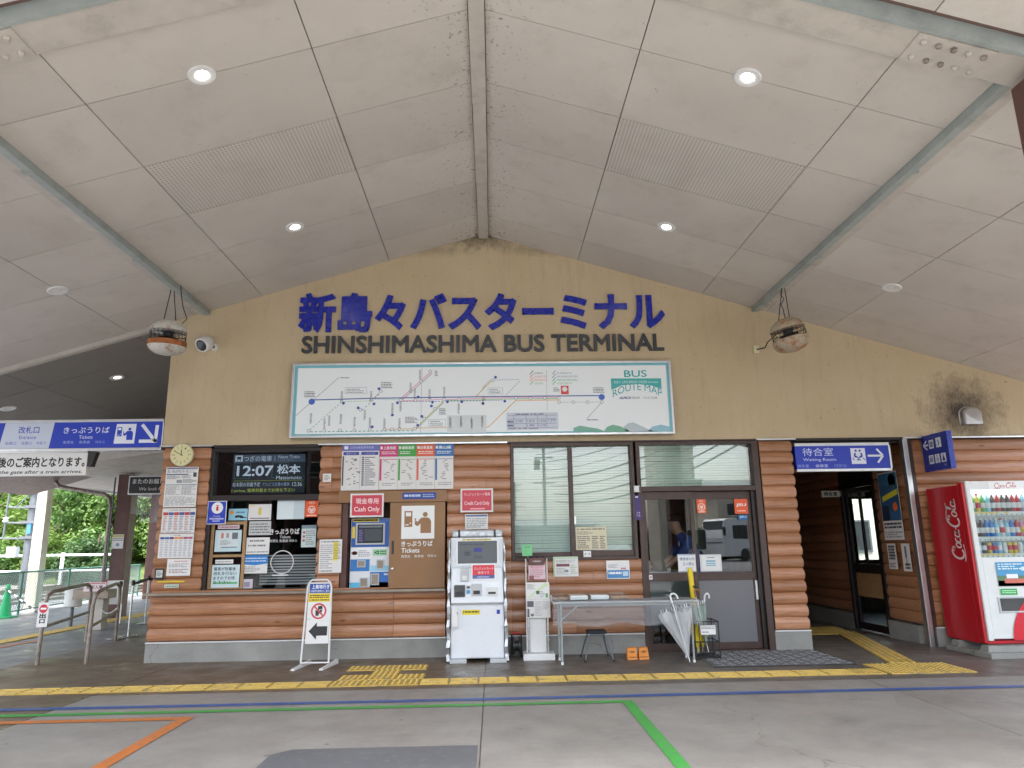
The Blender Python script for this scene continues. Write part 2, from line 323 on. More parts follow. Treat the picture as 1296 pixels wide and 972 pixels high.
# lettering: outlines of the program's own font, filled, kept in a cache
TCACHE = {}
def text_mesh(body, bold=0.0, shear=0.0):
    key = (body, bold, shear)
    if key not in TCACHE:
        cu = bpy.data.curves.new('lettering', 'FONT'); cu.body = body; cu.resolution_u = 3; cu.shear = shear; cu.fill_mode = 'FRONT'
        ob = bpy.data.objects.new('lettering', cu)
        me = ob.to_mesh()
        vs = [(v.co.x, v.co.y) for v in me.vertices]; fs = [tuple(p.vertices) for p in me.polygons]
        ob.to_mesh_clear(); bpy.data.objects.remove(ob); bpy.data.curves.remove(cu)
        hs_ = [0.0]*len(vs)
        if bold:                        # thicken: a short bar over every outline edge
            cnt = {}
            key_of = [(round(v[0], 5), round(v[1], 5)) for v in vs]
            for q in fs:
                for i in range(len(q)):
                    e = tuple(sorted((key_of[q[i]], key_of[q[(i+1) % len(q)]])))
                    cnt[e] = cnt.get(e, 0)+1
            k = 0
            for (p, q), c in cnt.items():
                if c != 1: continue
                d = Vector((q[0]-p[0], q[1]-p[1]))
                if d.length < 1e-6: continue
                d.normalize(); n_ = Vector((-d.y, d.x))*bold; d = d*bold*0.8; i0 = len(vs)
                vs += [(p[0]-d.x-n_.x, p[1]-d.y-n_.y), (q[0]+d.x-n_.x, q[1]+d.y-n_.y), (q[0]+d.x+n_.x, q[1]+d.y+n_.y), (p[0]-d.x+n_.x, p[1]-d.y+n_.y)]
                fs.append((i0, i0+1, i0+2, i0+3)); hs_ += [0.08+0.07*(k % 7)]*4; k += 1
        TCACHE[key] = (vs, fs, hs_)
    return TCACHE[key]
class Art:
    """flat print in a plane: polygons with a colour each, later layers a hair proud of earlier ones"""
    EPS = 0.0005
    def __init__(s, o=(0,0,0), u=(1,0,0), v=(0,0,1)):
        s.o = Vector(o); s.u = Vector(u).normalized(); s.vv = Vector(v).normalized(); s.n = s.u.cross(s.vv); s.vs = []; s.fs = []; s.cs = []; s.h = 1
    def P(s, x, y): return s.o + s.u*x + s.vv*y + s.n*(s.EPS*s.h)
    def poly(s, pts, col):
        n = len(s.vs); s.vs += [s.P(*p) for p in pts]; s.fs.append(tuple(range(n, n+len(pts)))); s.cs.append(lin(col)); return s
    def up(s): s.h += 1; return s
    def rect(s, x0, y0, x1, y1, col): return s.poly([(x0,y0),(x1,y0),(x1,y1),(x0,y1)], col)
    def line(s, pts, w, col):
        for (ax, ay), (bx, by) in zip(pts, pts[1:]):
            L = math.hypot(bx-ax, by-ay) or 1e-6; nx, ny = -(by-ay)/L*w/2, (bx-ax)/L*w/2
            s.poly([(ax-nx,ay-ny),(bx-nx,by-ny),(bx+nx,by+ny),(ax+nx,ay+ny)], col)
        return s
    def dash(s, p, q, w, col, n=12):
        for i in range(n):
            a, b = i/n, (i+0.6)/n
            s.line([(p[0]+(q[0]-p[0])*a, p[1]+(q[1]-p[1])*a), (p[0]+(q[0]-p[0])*b, p[1]+(q[1]-p[1])*b)], w, col)
    def circle(s, x, y, r, col, n=20, ry=None): return s.poly([(x+r*math.cos(2*math.pi*k/n), y+(ry or r)*math.sin(2*math.pi*k/n)) for k in range(n)], col)
    def ring(s, x, y, r0, r1, col, n=24):
        for k in range(n):
            a, b = 2*math.pi*k/n, 2*math.pi*(k+1)/n
            s.poly([(x+r0*math.cos(a),y+r0*math.sin(a)),(x+r1*math.cos(a),y+r1*math.sin(a)),(x+r1*math.cos(b),y+r1*math.sin(b)),(x+r0*math.cos(b),y+r0*math.sin(b))], col)
        return s
    def text(s, body, x0, y0, x1, y1, col, bold=0.0, keep=False, shear=0.0, arc=None):
        vs, fs, hh = text_mesh(body, bold, shear)
        if not vs: return s
        xa, xb = min(v[0] for v in vs), max(v[0] for v in vs); ya, yb = min(v[1] for v in vs), max(v[1] for v in vs)
        sx = (x1-x0)/max(1e-6, xb-xa); sy = (y1-y0)/max(1e-6, yb-ya)
        if keep: sx = sy = min(sx, sy)
        n = len(s.vs)
        for v, h_ in zip(vs, hh):
            x = x0+(v[0]-xa)*sx; y = y0+(v[1]-ya)*sy
            if arc: y += arc*(1-((x-(x0+x1)/2)/((x1-x0)/2))**2)
            s.vs.append(s.P(x, y) + s.n*(s.EPS*h_))
        c = lin(col)
        for q in fs: s.fs.append(tuple(i+n for i in q)); s.cs.append(c)
        return s
    def scrib(s, x0, y0, x1, y1, rows, col, fill=0.5, seed=1, gap=0.12):
        """lines of small print too fine to read"""
        rg = random.Random(seed*77+rows); dy = (y1-y0)/rows
        for i in range(rows):
            y = y0+dy*i; x = x0; end = x1-(x1-x0)*rg.choice((0, 0, 0.08, 0.3))
            while x < end:
                L = min(end-x, (x1-x0)*rg.uniform(0.05, 0.22)); s.rect(x, y+dy*0.2, x+L, y+dy*(0.2+fill), col); x += L+(x1-x0)*rg.uniform(0.01, gap*0.4)
        return s
    def build(s, name='print', parent=None, mat='print', local=False):
        off = Vector((0,0,0)) if (local or parent is None) else world_off(parent)
        me = bpy.data.meshes.new(name); me.from_pydata([tuple(v-off) for v in s.vs], [], s.fs); me.materials.append(MATS[mat])
        ca = me.color_attributes.new('Col', 'FLOAT_COLOR', 'CORNER'); i = 0
        buf = []
        for f, c in zip(s.fs, s.cs): buf += [c[0], c[1], c[2], 1.0]*len(f)
        ca.data.foreach_set('color', buf)
        o = bpy.data.objects.new(name, me); COL.objects.link(o)
        if parent is not None: o.parent = parent
        return o
WHITE = (238, 240, 240); INK = (60, 62, 70); BLACK = (22, 22, 26)
# ================================================================ GROUND
def sheet(name, pts, z, mat, parent=None):
    return MB().face([(x, y, z) for x, y in pts]).build(name, mat, parent)
tag(sheet('ground', [(-900,-900),(900,-900),(900,900),(-900,900)], -0.13, 'asphalt'), 'grey asphalt of the bus yard and roads all around', 'ground', kind='structure')
tag(MB().box(-30, -5.95, -14, 16, -0.12, -0.012).build('side_path', 'road_left'), 'damp grey paving of the path beside the station', 'path', kind='structure')
floor = tag(MB().box(-5.945, 11.4, -15.2, 7.2, -0.12, -0.010).build('floor', 'slab_dark'), 'concrete floor under the canopy', 'floor', kind='structure')
# cast slabs with open joints
XS = [-5.945, -3.9, -0.1, 3.7, 7.5, 11.4]; YS = [-15.2, -12.2, -8.4, -5.3, -2.05, 0.55]
for i in range(5):
    for j in range(5):
        g = 0.005; x0, x1, y0, y1 = XS[i]+g, XS[i+1]-g, YS[j]+(g if j not in (4,) else 0.0), YS[j+1]-(g if j != 3 else 0.0)
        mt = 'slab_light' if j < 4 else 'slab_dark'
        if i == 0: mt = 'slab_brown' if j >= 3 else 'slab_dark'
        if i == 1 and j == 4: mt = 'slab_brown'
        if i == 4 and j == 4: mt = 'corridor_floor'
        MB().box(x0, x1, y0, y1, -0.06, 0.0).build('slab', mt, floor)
def paint(pts, mat, w, name='painted_line'):
    b = MB()
    for k, (p, q) in enumerate(zip(pts, pts[1:])):
        d = Vector((q[0]-p[0], q[1]-p[1])); d.normalize(); n = Vector((-d.y, d.x))*w/2
        e = d*w/2 if k < len(pts)-2 else Vector((0,0))
        z = 0.004 + 0.0008*k
        b.face([(p[0]-n.x,p[1]-n.y,z),(q[0]+e.x-n.x,q[1]+e.y-n.y,z),(q[0]+e.x+n.x,q[1]+e.y+n.y,z),(p[0]+n.x,p[1]+n.y,z)])
    return b.build(name, mat, floor)
tag(paint([(-5.9,-2.62),(-0.2,-2.61),(5.0,-2.56),(11,-2.5)], 'paint_blue', 0.10), 'thin blue line painted along the floor')
tag(paint([(-5.9,-2.88),(1.17,-2.83),(1.15,-9.0)], 'paint_green', 0.095), 'green line that turns towards the viewer')
tag(paint([(-5.9,-3.14),(-2.56,-3.11),(-2.52,-9.0)], 'paint_orange', 0.105), 'orange line that turns towards the viewer')
tag(sheet('painted_patch', [(-1.52,-9.0),(-0.12,-9.0),(-0.12,-4.13),(-1.40,-4.13),(-1.52,-4.25)], 0.005, 'paint_grey', floor), 'dark grey painted rectangle')
tag(sheet('painted_line', [(-7.62,0.9),(-7.50,0.9),(-7.2,2.6),(-7.32,2.6)], -0.006, 'paint_orange'), 'worn orange stripe on the side path', 'floor marking', kind='structure')
tag(sheet('painted_line', [(-8.3,0.9),(-8.18,0.9),(-7.85,2.6),(-7.97,2.6)], -0.006, 'red_paint'), 'worn red stripe on the side path', 'floor marking', kind='structure')

# tactile tiles, 30 cm each, raised bars or domes
def tile_mesh(kind, s=0.295):
    b = MB(); b.box(-s/2, s/2, -s/2, s/2, -0.004, 0.006); b.cur = 1
    if kind == 'bar':
        for k in range(4):
            y = -s/2 + s*(k+0.5)/4
            b.hexa([(-s*.46,y-.017,.006),(s*.46,y-.017,.006),(s*.46,y+.017,.006),(-s*.46,y+.017,.006),(-s*.45,y-.010,.011),(s*.45,y-.010,.011),(s*.45,y+.010,.011),(-s*.45,y+.010,.011)])
    else:
        for i in range(5):
            for j in range(5):
                x, y = -s/2+s*(i+.5)/5, -s/2+s*(j+.5)/5
                b.lathe([(0.014,0.006),(0.008,0.0115)], (x,y,0), 6)
    o = b.build('tile_source', ['tactile_base', 'tactile']); me = o.data; bpy.data.objects.remove(o); return me
TBAR, TDOT = tile_mesh('bar'), tile_mesh('dot')
def tile(me, x, y, rz=0.0, par=None, z=0.004):
    o = bpy.data.objects.new('tactile_tile', me); COL.objects.link(o); o.parent = par or floor; o.location = (x, y, z + random.uniform(0, 0.0012)); o.rotation_euler = (0, 0, rz); return o
x = -5.75
while x < 4.2:
    y = -1.70 + (0.10*max(0, (-x-0.0))/5.0)*-1.0 + 0.045*max(0, x)/4
    inside = -1.62 < x < -0.75
    tile(TDOT if (inside or x > 3.9) else TBAR, x, y, -0.006 if x > 0 else 0.02); x += 0.302
for k in range(3):                       # the branch to the ticket counter
    tile(TDOT, -1.50+0.302*k, -1.40)
for k in range(1, 2): tile(TDOT, -1.50+0.302*k, -1.10)
for k in range(3): tile(TDOT, -1.52+0.302*k, -0.80)
for k in range(3): tile(TDOT, 4.25+0.302*k, -1.67)      # turn towards the waiting room
for k in range(3): tile(TDOT, 4.25+0.302*k, -1.37)
ang = math.atan2(2.6, 0.75)
for k in range(10):
    tile(TBAR, 4.62+0.075*k, -1.05+0.29*k, R(76))
for k in range(4):
    for j in range(3): tile(TDOT, 4.30+0.302*k+0.05*j, 1.55+0.302*j)
lp = tag(MB().box(-7.9, -7.6, 1.6, 15.5, -0.0115, -0.006).build('tactile_strip', 'tactile'), 'worn yellow tactile strip along the side path', 'tactile paving', kind='structure')
for k in range(30):
    tile(TDOT, -7.75, 1.8+0.302*k, 0, lp, -0.002)

# ================================================================ CANOPY
XC, ZR, SL = -0.1, 5.73, 0.297
def zc(x): return ZR - SL*abs(x-XC)
can = thing('canopy_roof', 'wide beige gabled canopy with panelled ceiling over the terminal front', 'canopy', (0,-5,0))
def slope_slab(b, xa, xb, ya, yb, lo, hi):      # slab that follows the roof pitch between two heights above the soffit line
    b.hexa([(xa,ya,zc(xa)+lo),(xb,ya,zc(xb)+lo),(xb,yb,zc(xb)+lo),(xa,yb,zc(xa)+lo),(xa,ya,zc(xa)+hi),(xb,ya,zc(xb)+hi),(xb,yb,zc(xb)+hi),(xa,yb,zc(xa)+hi)]); return b
strips = [(-8.48,-6.72),(-6.72,-4.96),(-4.96,-3.98),(-3.90,-3.19),(-3.19,-1.44),(-1.44,-0.17),(-0.03,1.25),(1.25,3.0),(3.0,3.70),(3.78,4.77),(4.77,6.55),(6.55,8.3)]
rows = [0.0,-0.68,-1.61,-2.54,-3.5,-4.45,-5.14,-5.5,-6.32,-7.25,-8.0]
back_rows = [0.04, 0.98, 1.92, 2.86, 3.8]
def panel(xa, xb, ya, yb, nm='ceiling_panel', mt='ceiling'):
    g = 0.0048
    cx, cyy = (xa+xb)/2, (ya+yb)/2
    b = MB(); slope_slab(b, xa+g, xb-g, yb+g, ya-g, random.uniform(0, 0.003), 0.014)
    o = b.build(nm, mt, can)
    return o
for (xa, xb) in strips:
    for k in range(len(rows)-1):
        ya, yb = rows[k], rows[k+1]
        if k == 6: continue
        perf = (k == 3 and (abs(xa+3.19) < .01 or abs(xa-1.25) < .01))
        if perf: panel(xa, xb, ya, yb, 'perforated_panel', 'ceiling_perforated')
        else: panel(xa, xb, ya, yb)
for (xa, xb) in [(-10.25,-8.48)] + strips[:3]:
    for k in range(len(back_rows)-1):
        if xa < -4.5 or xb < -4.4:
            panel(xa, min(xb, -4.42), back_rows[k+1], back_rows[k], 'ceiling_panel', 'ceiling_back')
b = MB(); slope_slab(b, -8.5, XC, -8.05, 0.0, 0.03, 0.16); slope_slab(b, XC, 8.32, -8.05, 0.0, 0.03, 0.16); slope_slab(b, -10.6, XC, 0.001, 7.2, 0.03, 0.16); slope_slab(b, XC, 10.4, 0.001, 7.2, 0.03, 0.16)
b.build('roof_deck', 'roof_metal', can)
b = MB(); slope_slab(b, -8.5, XC, -8.12, -8.055, -0.1, 0.2); slope_slab(b, XC, 8.32, -8.12, -8.055, -0.1, 0.2); b.build('fascia', 'steel_brown', can)
b = MB()
for k in range(5):
    ya = -8.0 + k*1.595; b.hexa([(-0.165,ya,zc(-.17)-.045),(-.035,ya,zc(-.17)-.045),(-.03,ya+1.59,zc(-.17)-.045),(-.17,ya+1.59,zc(-.17)-.045),(-.17,ya,zc(-.17)+.03),(-.03,ya,zc(-.17)+.03),(-.03,ya+1.59,zc(-.17)+.03),(-.17,ya+1.59,zc(-.17)+.03)])
b.build('ridge_beam', 'beam_beige', can, bevel=0.004)
for s in (-1, 1):
    xi = XC + s*3.80; xo = XC + s*3.88; xw = XC + s*4.03; zl = zc(xi)-0.035
    bm_ = MB(); bm_.box(min(xi,xo), max(xi,xo), -8.0, -0.03, zl-0.035, zl+0.14); bm_.build('edge_beam', 'grey_steel', can, bevel=0.004)
    b2 = MB(); b2.box(min(xo,xw)+0.002, max(xo,xw)-0.002, -8.0, -0.03, zl-0.02, zl+0.12); b2.build('beam_casing', 'beam_beige', can, bevel=0.004)
    for yj in (-2.0, -3.9):
        MB().box(min(xi,xo)-0.01, max(xi,xo)+0.01, yj-0.02, yj+0.02, zl-0.05, zl-0.03).build('beam_clip', 'grey_steel', can)
    pl = MB().box(min(xo,xw)-0.01, max(xo,xw)+0.03, -0.55, -0.10, zl-0.032, zl-0.0205).build('splice_plate', 'beam_beige', can)
    for i in range(4):
        for j in range(2):
            MB().lathe([(0.016,-0.055),(0.02,-0.045),(0.02,-0.032)], ((xo+xw)/2-0.04+0.08*j, -0.48+0.1*i, zl), 6).build('bolt', 'beam_beige', pl)
# rafter of the portal frame, with bolted splices
for s in (-1, 1):
    xa, xb = (XC-8.35, XC) if s < 0 else (XC, XC+8.35)
    rf = slope_slab(MB(), xa, xb, -5.42, -5.13, -0.09, 0.028).build('rafter', 'beam_beige', can, bevel=0.006)
    slope_slab(MB(), xa, xb, -5.455, -5.423, -0.105, 0.028).build('rafter_flange', 'grey_steel', rf)
    x0 = XC + s*3.30; xl, xr = x0-0.26, x0+0.26
    slope_slab(MB(), xl, xr, -5.41, -5.14, -0.106, -0.091).build('splice_plate', 'beam_beige', rf)
    for i in range(5):
        for j in range(2):
            bx = xl+0.06+0.1*i; by = -5.35+0.15*j
            MB().lathe([(0.014,-0.028),(0.022,-0.016),(0.022,0.0)], (bx, by, zc(bx)-0.105), 6).build('bolt', 'pipe_worn' if s > 0 and random.random() < 0.6 else 'beam_beige', rf)
for xx in (XC-3.92, XC+3.92):
    MB().box(xx-0.16, xx+0.16, -5.53, -5.21, 0.0, zc(xx)-0.14).build('column', 'steel_brown', can, bevel=0.012)
slope_slab(MB(), -10.2, -4.42, -0.045, 0.035, -0.06, 0.02).build('ceiling_trim', 'beam_beige', can, bevel=0.004)

# ================================================================ STATION BUILDING
bld = thing('station_building', 'low station building with rounded wood siding under a mustard stucco gable', 'building', (2,3,0))
# stucco gable
YF = -0.028
poly = [(-4.38,2.72),(10.0,2.72),(10.0,zc(10.0)-0.0),(XC,ZR+0.0),(-4.38,zc(-4.38))]
MB().prism(poly, YF, 0.12).build('stucco_wall', 'stucco', bld)
MB().box(-4.38, -4.24, 0.125, 7.0, 2.72, 4.4).build('stucco_side_wall', 'stucco', bld)
for (xa, xb) in ((-4.40, -3.70), (-2.32, 0.20), (3.58, 4.12), (5.60, 10.0)):
    MB().box(xa, xb, -0.065, 0.0, 2.700, 2.7185).build('flashing', 'alu', bld)
MB().box(-3.70, -2.32, -0.02, 0.0, 2.68, 2.7185).build('window_head', 'dark_frame', bld)
MB().box(4.12, 5.60, -0.05, 0.06, 2.685, 2.7185).build('opening_head', 'dark_frame', bld)
MB().box(0.20, 3.58, -0.04, 0.02, 2.703, 2.7185).build('window_head', 'brown_frame', bld)
# rounded siding
HB, Z0 = 0.1525, 0.25
def prof(n=7):
    return [(o_, z_) for o_, z_ in ((0.007, 0.0), (0.019, 0.05), (0.027, 0.20), (0.031, 0.42), (0.029, 0.64), (0.022, 0.84), (0.013, 0.965), (0.008, 1.0))]
PR = prof()
def log(path, row, parent):
    """board of one row swept along a plan path, bulging to the right-hand side of travel"""
    if len(path) == 2 and abs(path[0][0]-path[1][0]) > 0.7 and random.random() < 0.45:      # boards butt together here and there
        u = random.uniform(.25, .75); mx_ = path[0][0]+(path[1][0]-path[0][0])*u
        log([path[0], (mx_-.0015, path[0][1])], row, parent); return log([(mx_+.0015, path[1][1]), path[1]], row, parent)
    P = [Vector((p[0], p[1])) for p in path]; N = []
    for i in range(len(P)):
        ns = []
        if i > 0: d = (P[i]-P[i-1]).normalized(); ns.append(Vector((d.y, -d.x)))
        if i < len(P)-1: d = (P[i+1]-P[i]).normalized(); ns.append(Vector((d.y, -d.x)))
        nn = sum(ns, Vector((0,0)))/len(ns); N.append(nn/ max(0.3, nn.length_squared))
    vs = []; fs = []; n = len(PR)
    jit = random.uniform(-0.002, 0.002)
    for p, nn in zip(P, N):
        for off, t_ in PR: vs.append((p.x+nn.x*(off+jit), p.y+nn.y*(off+jit), Z0+HB*row+0.0012+t_*(HB-0.0024)))
    for i in range(len(P)-1):
        for k in range(n-1): fs.append((i*n+k, (i+1)*n+k, (i+1)*n+k+1, i*n+k+1))
    fs.append(tuple(range(n))); fs.append(tuple(reversed(range((len(P)-1)*n, len(P)*n))))
    return MB().raw(vs, fs).build('log_board', 'log', parent, smooth=True)
def wall_part(name, b): return b.build(name, 'brown_frame', bld)
# backing walls, each a part that carries its boards
w1 = wall_part('wall_panel', MB().box(-4.33, -3.76, 0.0, 0.24, 0.24, 2.70))
for r_ in range(4, 16): log([(-4.33, 0.5), (-4.33, 0.0), (-3.76, 0.0), (-3.76, 0.12)], r_, w1)
w2 = wall_part('wall_panel', MB().box(-4.33, -0.62, 0.02, 0.2, 0.24, 0.80))
for r_ in range(0, 4):
    j = -1.27 if r_ % 2 == 0 else -1.27
    log([(-4.33, 0.5), (-4.33, 0.0), (-1.28, 0.0)], r_, w2); log([(-1.276, 0.0), (-0.62, 0.0)], r_, w2)
w3 = wall_part('wall_panel', MB().box(-2.26, -1.98, 0.0, 0.24, 0.80, 2.70))
for r_ in range(4, 12): log([(-2.26, 0.12), (-2.26, 0.0), (-1.985, 0.0)], r_, w3)
w4 = wall_part('wall_panel', MB().box(-1.98, -0.60, 0.001, 0.24, 2.06, 2.70))
for r_ in range(12, 16): log([(-2.26, 0.12), (-2.26, 0.0), (-2.13, 0.0)], r_, w4); log([(-2.127, 0.0), (-0.602, 0.0)], r_, w4)
w5 = wall_part('wall_panel', MB().box(-0.60, 0.235, 0.0, 0.24, 0.24, 2.70))
for r_ in range(0, 16): log([(-0.60, 0.0), (0.235, 0.0)], r_, w5)
w6 = wall_part('wall_panel', MB().box(0.235, 1.93, 0.0, 0.24, 0.24, 1.155))
for r_ in range(0, 6): log([(0.238, 0.0), (1.05 if r_ != 5 else 1.05, 0.0)], r_, w6); log([(1.053, 0.0), (1.93, 0.0)], r_, w6)
w7 = wall_part('wall_panel', MB().box(3.62, 4.04, 0.0, 0.5, 0.24, 2.70))
for r_ in range(0, 16): log([(3.62, 0.0), (4.04, 0.0), (4.04, 0.45)], r_, w7)
w8 = wall_part('wall_panel', MB().box(5.745, 10.0, 0.03, 0.2, 0.24, 2.70))
for r_ in range(0, 16): log([(5.745, 0.35), (5.745, 0.03), (7.9, 0.03)], r_, w8); log([(7.904, 0.03), (10.0, 0.03)], r_, w8)
w9 = wall_part('wall_panel', MB().box(5.75, 5.9, 0.36, 1.04, 0.24, 2.70))
for r_ in range(0, 16): log([(5.74, 1.04), (5.70, 0.04)], r_, w9)
w10 = wall_part('wall_panel', MB().box(5.74, 5.9, 2.12, 5.6, 0.24, 2.70))
for r_ in range(0, 16): log([(5.74, 5.6), (5.74, 2.12)], r_, w10)
w11 = wall_part('wall_panel', MB().box(3.9, 4.04, 0.5, 5.6, 0.24, 2.70))
for r_ in range(0, 16): log([(4.04, 0.46), (4.04, 5.6)], r_, w11)
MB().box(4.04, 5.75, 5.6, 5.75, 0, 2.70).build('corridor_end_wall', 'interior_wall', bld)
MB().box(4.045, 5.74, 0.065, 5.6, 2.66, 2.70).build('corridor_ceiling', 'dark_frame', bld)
# plinths with a pale drip edge
for nm, (xa, xb, ya, yb) in {'a': (-4.36, -0.60, -0.035, 0.3), 'b': (-0.598, 1.93, -0.02, 0.3), 'c': (3.60, 4.075, -0.035, 0.5), 'd': (5.72, 10.0, -0.01, 0.3)}.items():
    MB().box(xa, xb, ya, yb, -0.05, 0.225).build('plinth', 'plinth', bld, bevel=0.006)
    MB().box(xa+0.004, xb-0.004, ya-0.018, ya+0.03, 0.228, 0.242).build('drip_edge', 'white_metal', bld)
MB().box(5.665, 5.80, 0.31, 1.04, -0.05, 0.23).build('plinth', 'plinth', bld); MB().box(5.70, 5.80, 2.12, 5.6, -0.05, 0.23).build('plinth', 'plinth', bld); MB().box(3.95, 4.08, 0.505, 5.6, -0.05, 0.23).build('plinth', 'plinth', bld)
MB().box(5.60, 5.665, -0.04, 0.05, 0.0, 2.70).build('corner_post', 'alu', bld, bevel=0.004)
MB().box(5.668, 5.74, -0.005, 0.03, 0.24, 2.70).build('corner_board', 'brown_frame', bld)
# counter ledge
MB().box(-4.40, -0.615, -0.15, 0.22, 0.805, 0.838).build('counter_ledge', 'ledge', bld, bevel=0.006)
# shell of the rooms
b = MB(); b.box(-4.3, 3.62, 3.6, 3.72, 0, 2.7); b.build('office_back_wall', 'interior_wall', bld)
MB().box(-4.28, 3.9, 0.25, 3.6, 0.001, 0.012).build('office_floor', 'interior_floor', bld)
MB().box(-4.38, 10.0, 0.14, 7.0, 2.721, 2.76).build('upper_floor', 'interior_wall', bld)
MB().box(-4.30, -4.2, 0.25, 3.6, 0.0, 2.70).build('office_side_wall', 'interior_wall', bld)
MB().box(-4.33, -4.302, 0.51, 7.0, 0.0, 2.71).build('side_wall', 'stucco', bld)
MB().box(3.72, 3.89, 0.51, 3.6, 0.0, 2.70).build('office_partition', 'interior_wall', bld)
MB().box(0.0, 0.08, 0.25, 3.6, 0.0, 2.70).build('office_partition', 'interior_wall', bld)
# waiting room with a window in its back wall
b = MB(); b.box(5.9, 7.3, 5.2, 5.35, 0, 2.7); b.box(9.2, 10.0, 5.2, 5.35, 0, 2.7); b.box(7.3, 9.2, 5.2, 5.35, 0, 0.9); b.box(7.3, 9.2, 5.2, 5.35, 2.25, 2.7); b.build('waiting_room_back_wall', 'house_beige', bld)
MB().box(9.88, 10.0, 0.2, 5.2, 0, 2.7).build('waiting_room_side_wall', 'house_beige', bld)
MB().box(5.9, 9.88, 0.25, 5.2, 0.001, 0.01).build('waiting_room_floor', 'corridor_floor', bld)
wf = MB().frame(7.3, 9.2, 0.9, 2.25, 5.22, 5.3, 0.06).box(8.22, 8.28, 5.22, 5.3, 0.96, 2.19).build('window_frame', 'brown_frame', bld)
MB().box(7.36, 8.22, 5.25, 5.256, 0.96, 2.19).build('pane', 'glass', wf); MB().box(8.28, 9.14, 5.25, 5.256, 0.96, 2.19).build('pane', 'glass', wf)

# --- ticket office window (upper light with the display behind it, lower light with the speaking hole)
f = MB(); f.box(-3.755, -3.69, 0.0, 0.13, 0.84, 2.68); f.box(-2.30, -2.255, 0.03, 0.13, 0.84, 2.68); f.box(-3.69, -2.30, 0.0, 0.13, 2.635, 2.68); f.box(-3.69, -2.30, 0.0, 0.13, 1.985, 2.06); f.box(-3.69, -2.30, 0.02, 0.13, 0.84, 0.868)
tw = f.build('ticket_window_frame', 'dark_frame', bld, bevel=0.004)
MB().box(-3.69, -2.30, 0.078, 0.084, 2.06, 2.635).build('upper_pane', 'glass_dark', tw)
# lower pane with a round hole
b = MB(); hx, hz, hr = -2.75, 1.19, 0.145; n = 28
rim = [(hx+hr*math.cos(2*math.pi*k/n), hz+hr*math.sin(2*math.pi*k/n)) for k in range(n)]
def edge_pt(k):
    a = 2*math.pi*k/n; dx, dz = math.cos(a), math.sin(a); tt = min(((-2.30-hx)/dx if dx > 1e-6 else 9e9), ((-3.69-hx)/dx if dx < -1e-6 else 9e9), ((1.985-hz)/dz if dz > 1e-6 else 9e9), ((0.868-hz)/dz if dz < -1e-6 else 9e9)); return (hx+dx*tt, hz+dz*tt)
outr = [edge_pt(k) for k in range(n)]
cor = [(-2.30,1.985),(-3.69,1.985),(-3.69,0.868),(-2.30,0.868)]
for k in range(n):
    a, bb = outr[k], outr[(k+1)%n]; pts = [rim[k], a]
    for c in cor:
        if abs(a[0]-c[0]) < 1e-4 and abs(bb[1]-c[1]) < 1e-4 or abs(a[1]-c[1]) < 1e-4 and abs(bb[0]-c[0]) < 1e-4:
            if not (abs(a[0]-bb[0]) < 1e-4 or abs(a[1]-bb[1]) < 1e-4): pts.append(c)
    pts += [bb, rim[(k+1)%n]]
    b.face([(p[0], 0.08, p[1]) for p in pts])
b.build('lower_pane', 'glass_dark', tw)
MB().tube([(hx+hr*math.cos(2*math.pi*k/32), 0.079, hz+hr*math.sin(2*math.pi*k/32)) for k in range(33)], 0.007, 6, False).build('hole_rim', 'white_metal', tw, smooth=True)
# wooden notice frame standing in the window
b = MB()
for (xa, xb, za, zb) in ((-3.685,-3.645,0.868,1.71),(-3.27,-3.23,0.868,1.73),(-3.645,-3.27,1.68,1.72),(-3.645,-3.27,1.265,1.30),(-3.645,-3.27,0.868,0.895)): b.box(xa, xb, 0.055, 0.075, za, zb)
b.build('notice_frame', 'wood_pale', tw, bevel=0.003)
for k in range(11): MB().box(-3.10, -2.32, 0.30, 0.302, 0.90+0.036*k, 0.922+0.036*k).build('louvre', 'machine_grey', tw)

# --- main window with blinds
f = MB().frame(0.24, 1.90, 1.158, 2.70, -0.03, 0.14, 0.045); f.box(1.02, 1.075, 0.0, 0.10, 1.20, 2.655); f.box(0.285, 1.02, 0.03, 0.10, 1.203, 1.262); f.box(1.075, 1.855, 0.01, 0.08, 1.203, 1.275)
mw = f.build('window_frame', 'brown_frame', bld, bevel=0.004)
MB().box(0.285, 1.02, 0.062, 0.068, 1.262, 2.655).build('pane', 'glass', mw); MB().box(1.075, 1.855, 0.042, 0.048, 1.275, 2.655).build('pane', 'glass', mw)
MB().box(1.075, 1.095, -0.012, 0.0, 1.62, 1.72).build('window_latch', 'alu', mw)
def blinds(x0, x1, z0, z1, y, par, pitch=0.034):
    b = MB(); z = z0; k = 0
    while z < z1-0.03:
        j = random.uniform(-0.003, 0.003)
        b.hexa([(x0,y,z+j),(x1,y,z-j),(x1,y+0.004,z-j),(x0,y+0.004,z+j),(x0,y+0.014,z+pitch*0.93+j),(x1,y+0.014,z+pitch*0.93-j),(x1,y+0.018,z+pitch*0.93-j),(x0,y+0.018,z+pitch*0.93+j)]); z += pitch
    o = b.build('blind_slats', 'blind', par); o['kind'] = 'stuff'
    MB().box(x0, x1, y-0.01, y+0.03, z1-0.03, z1).build('blind_rail', 'blind', par)
    for xx in (x0+0.12*(x1-x0), x0+0.85*(x1-x0)): MB().tube([(xx, y-0.004, z0), (xx, y-0.004, z1)], 0.0025, 5).build('blind_cord', 'paper', par)
blinds(0.25, 1.90, 1.21, 2.69, 0.17, mw)

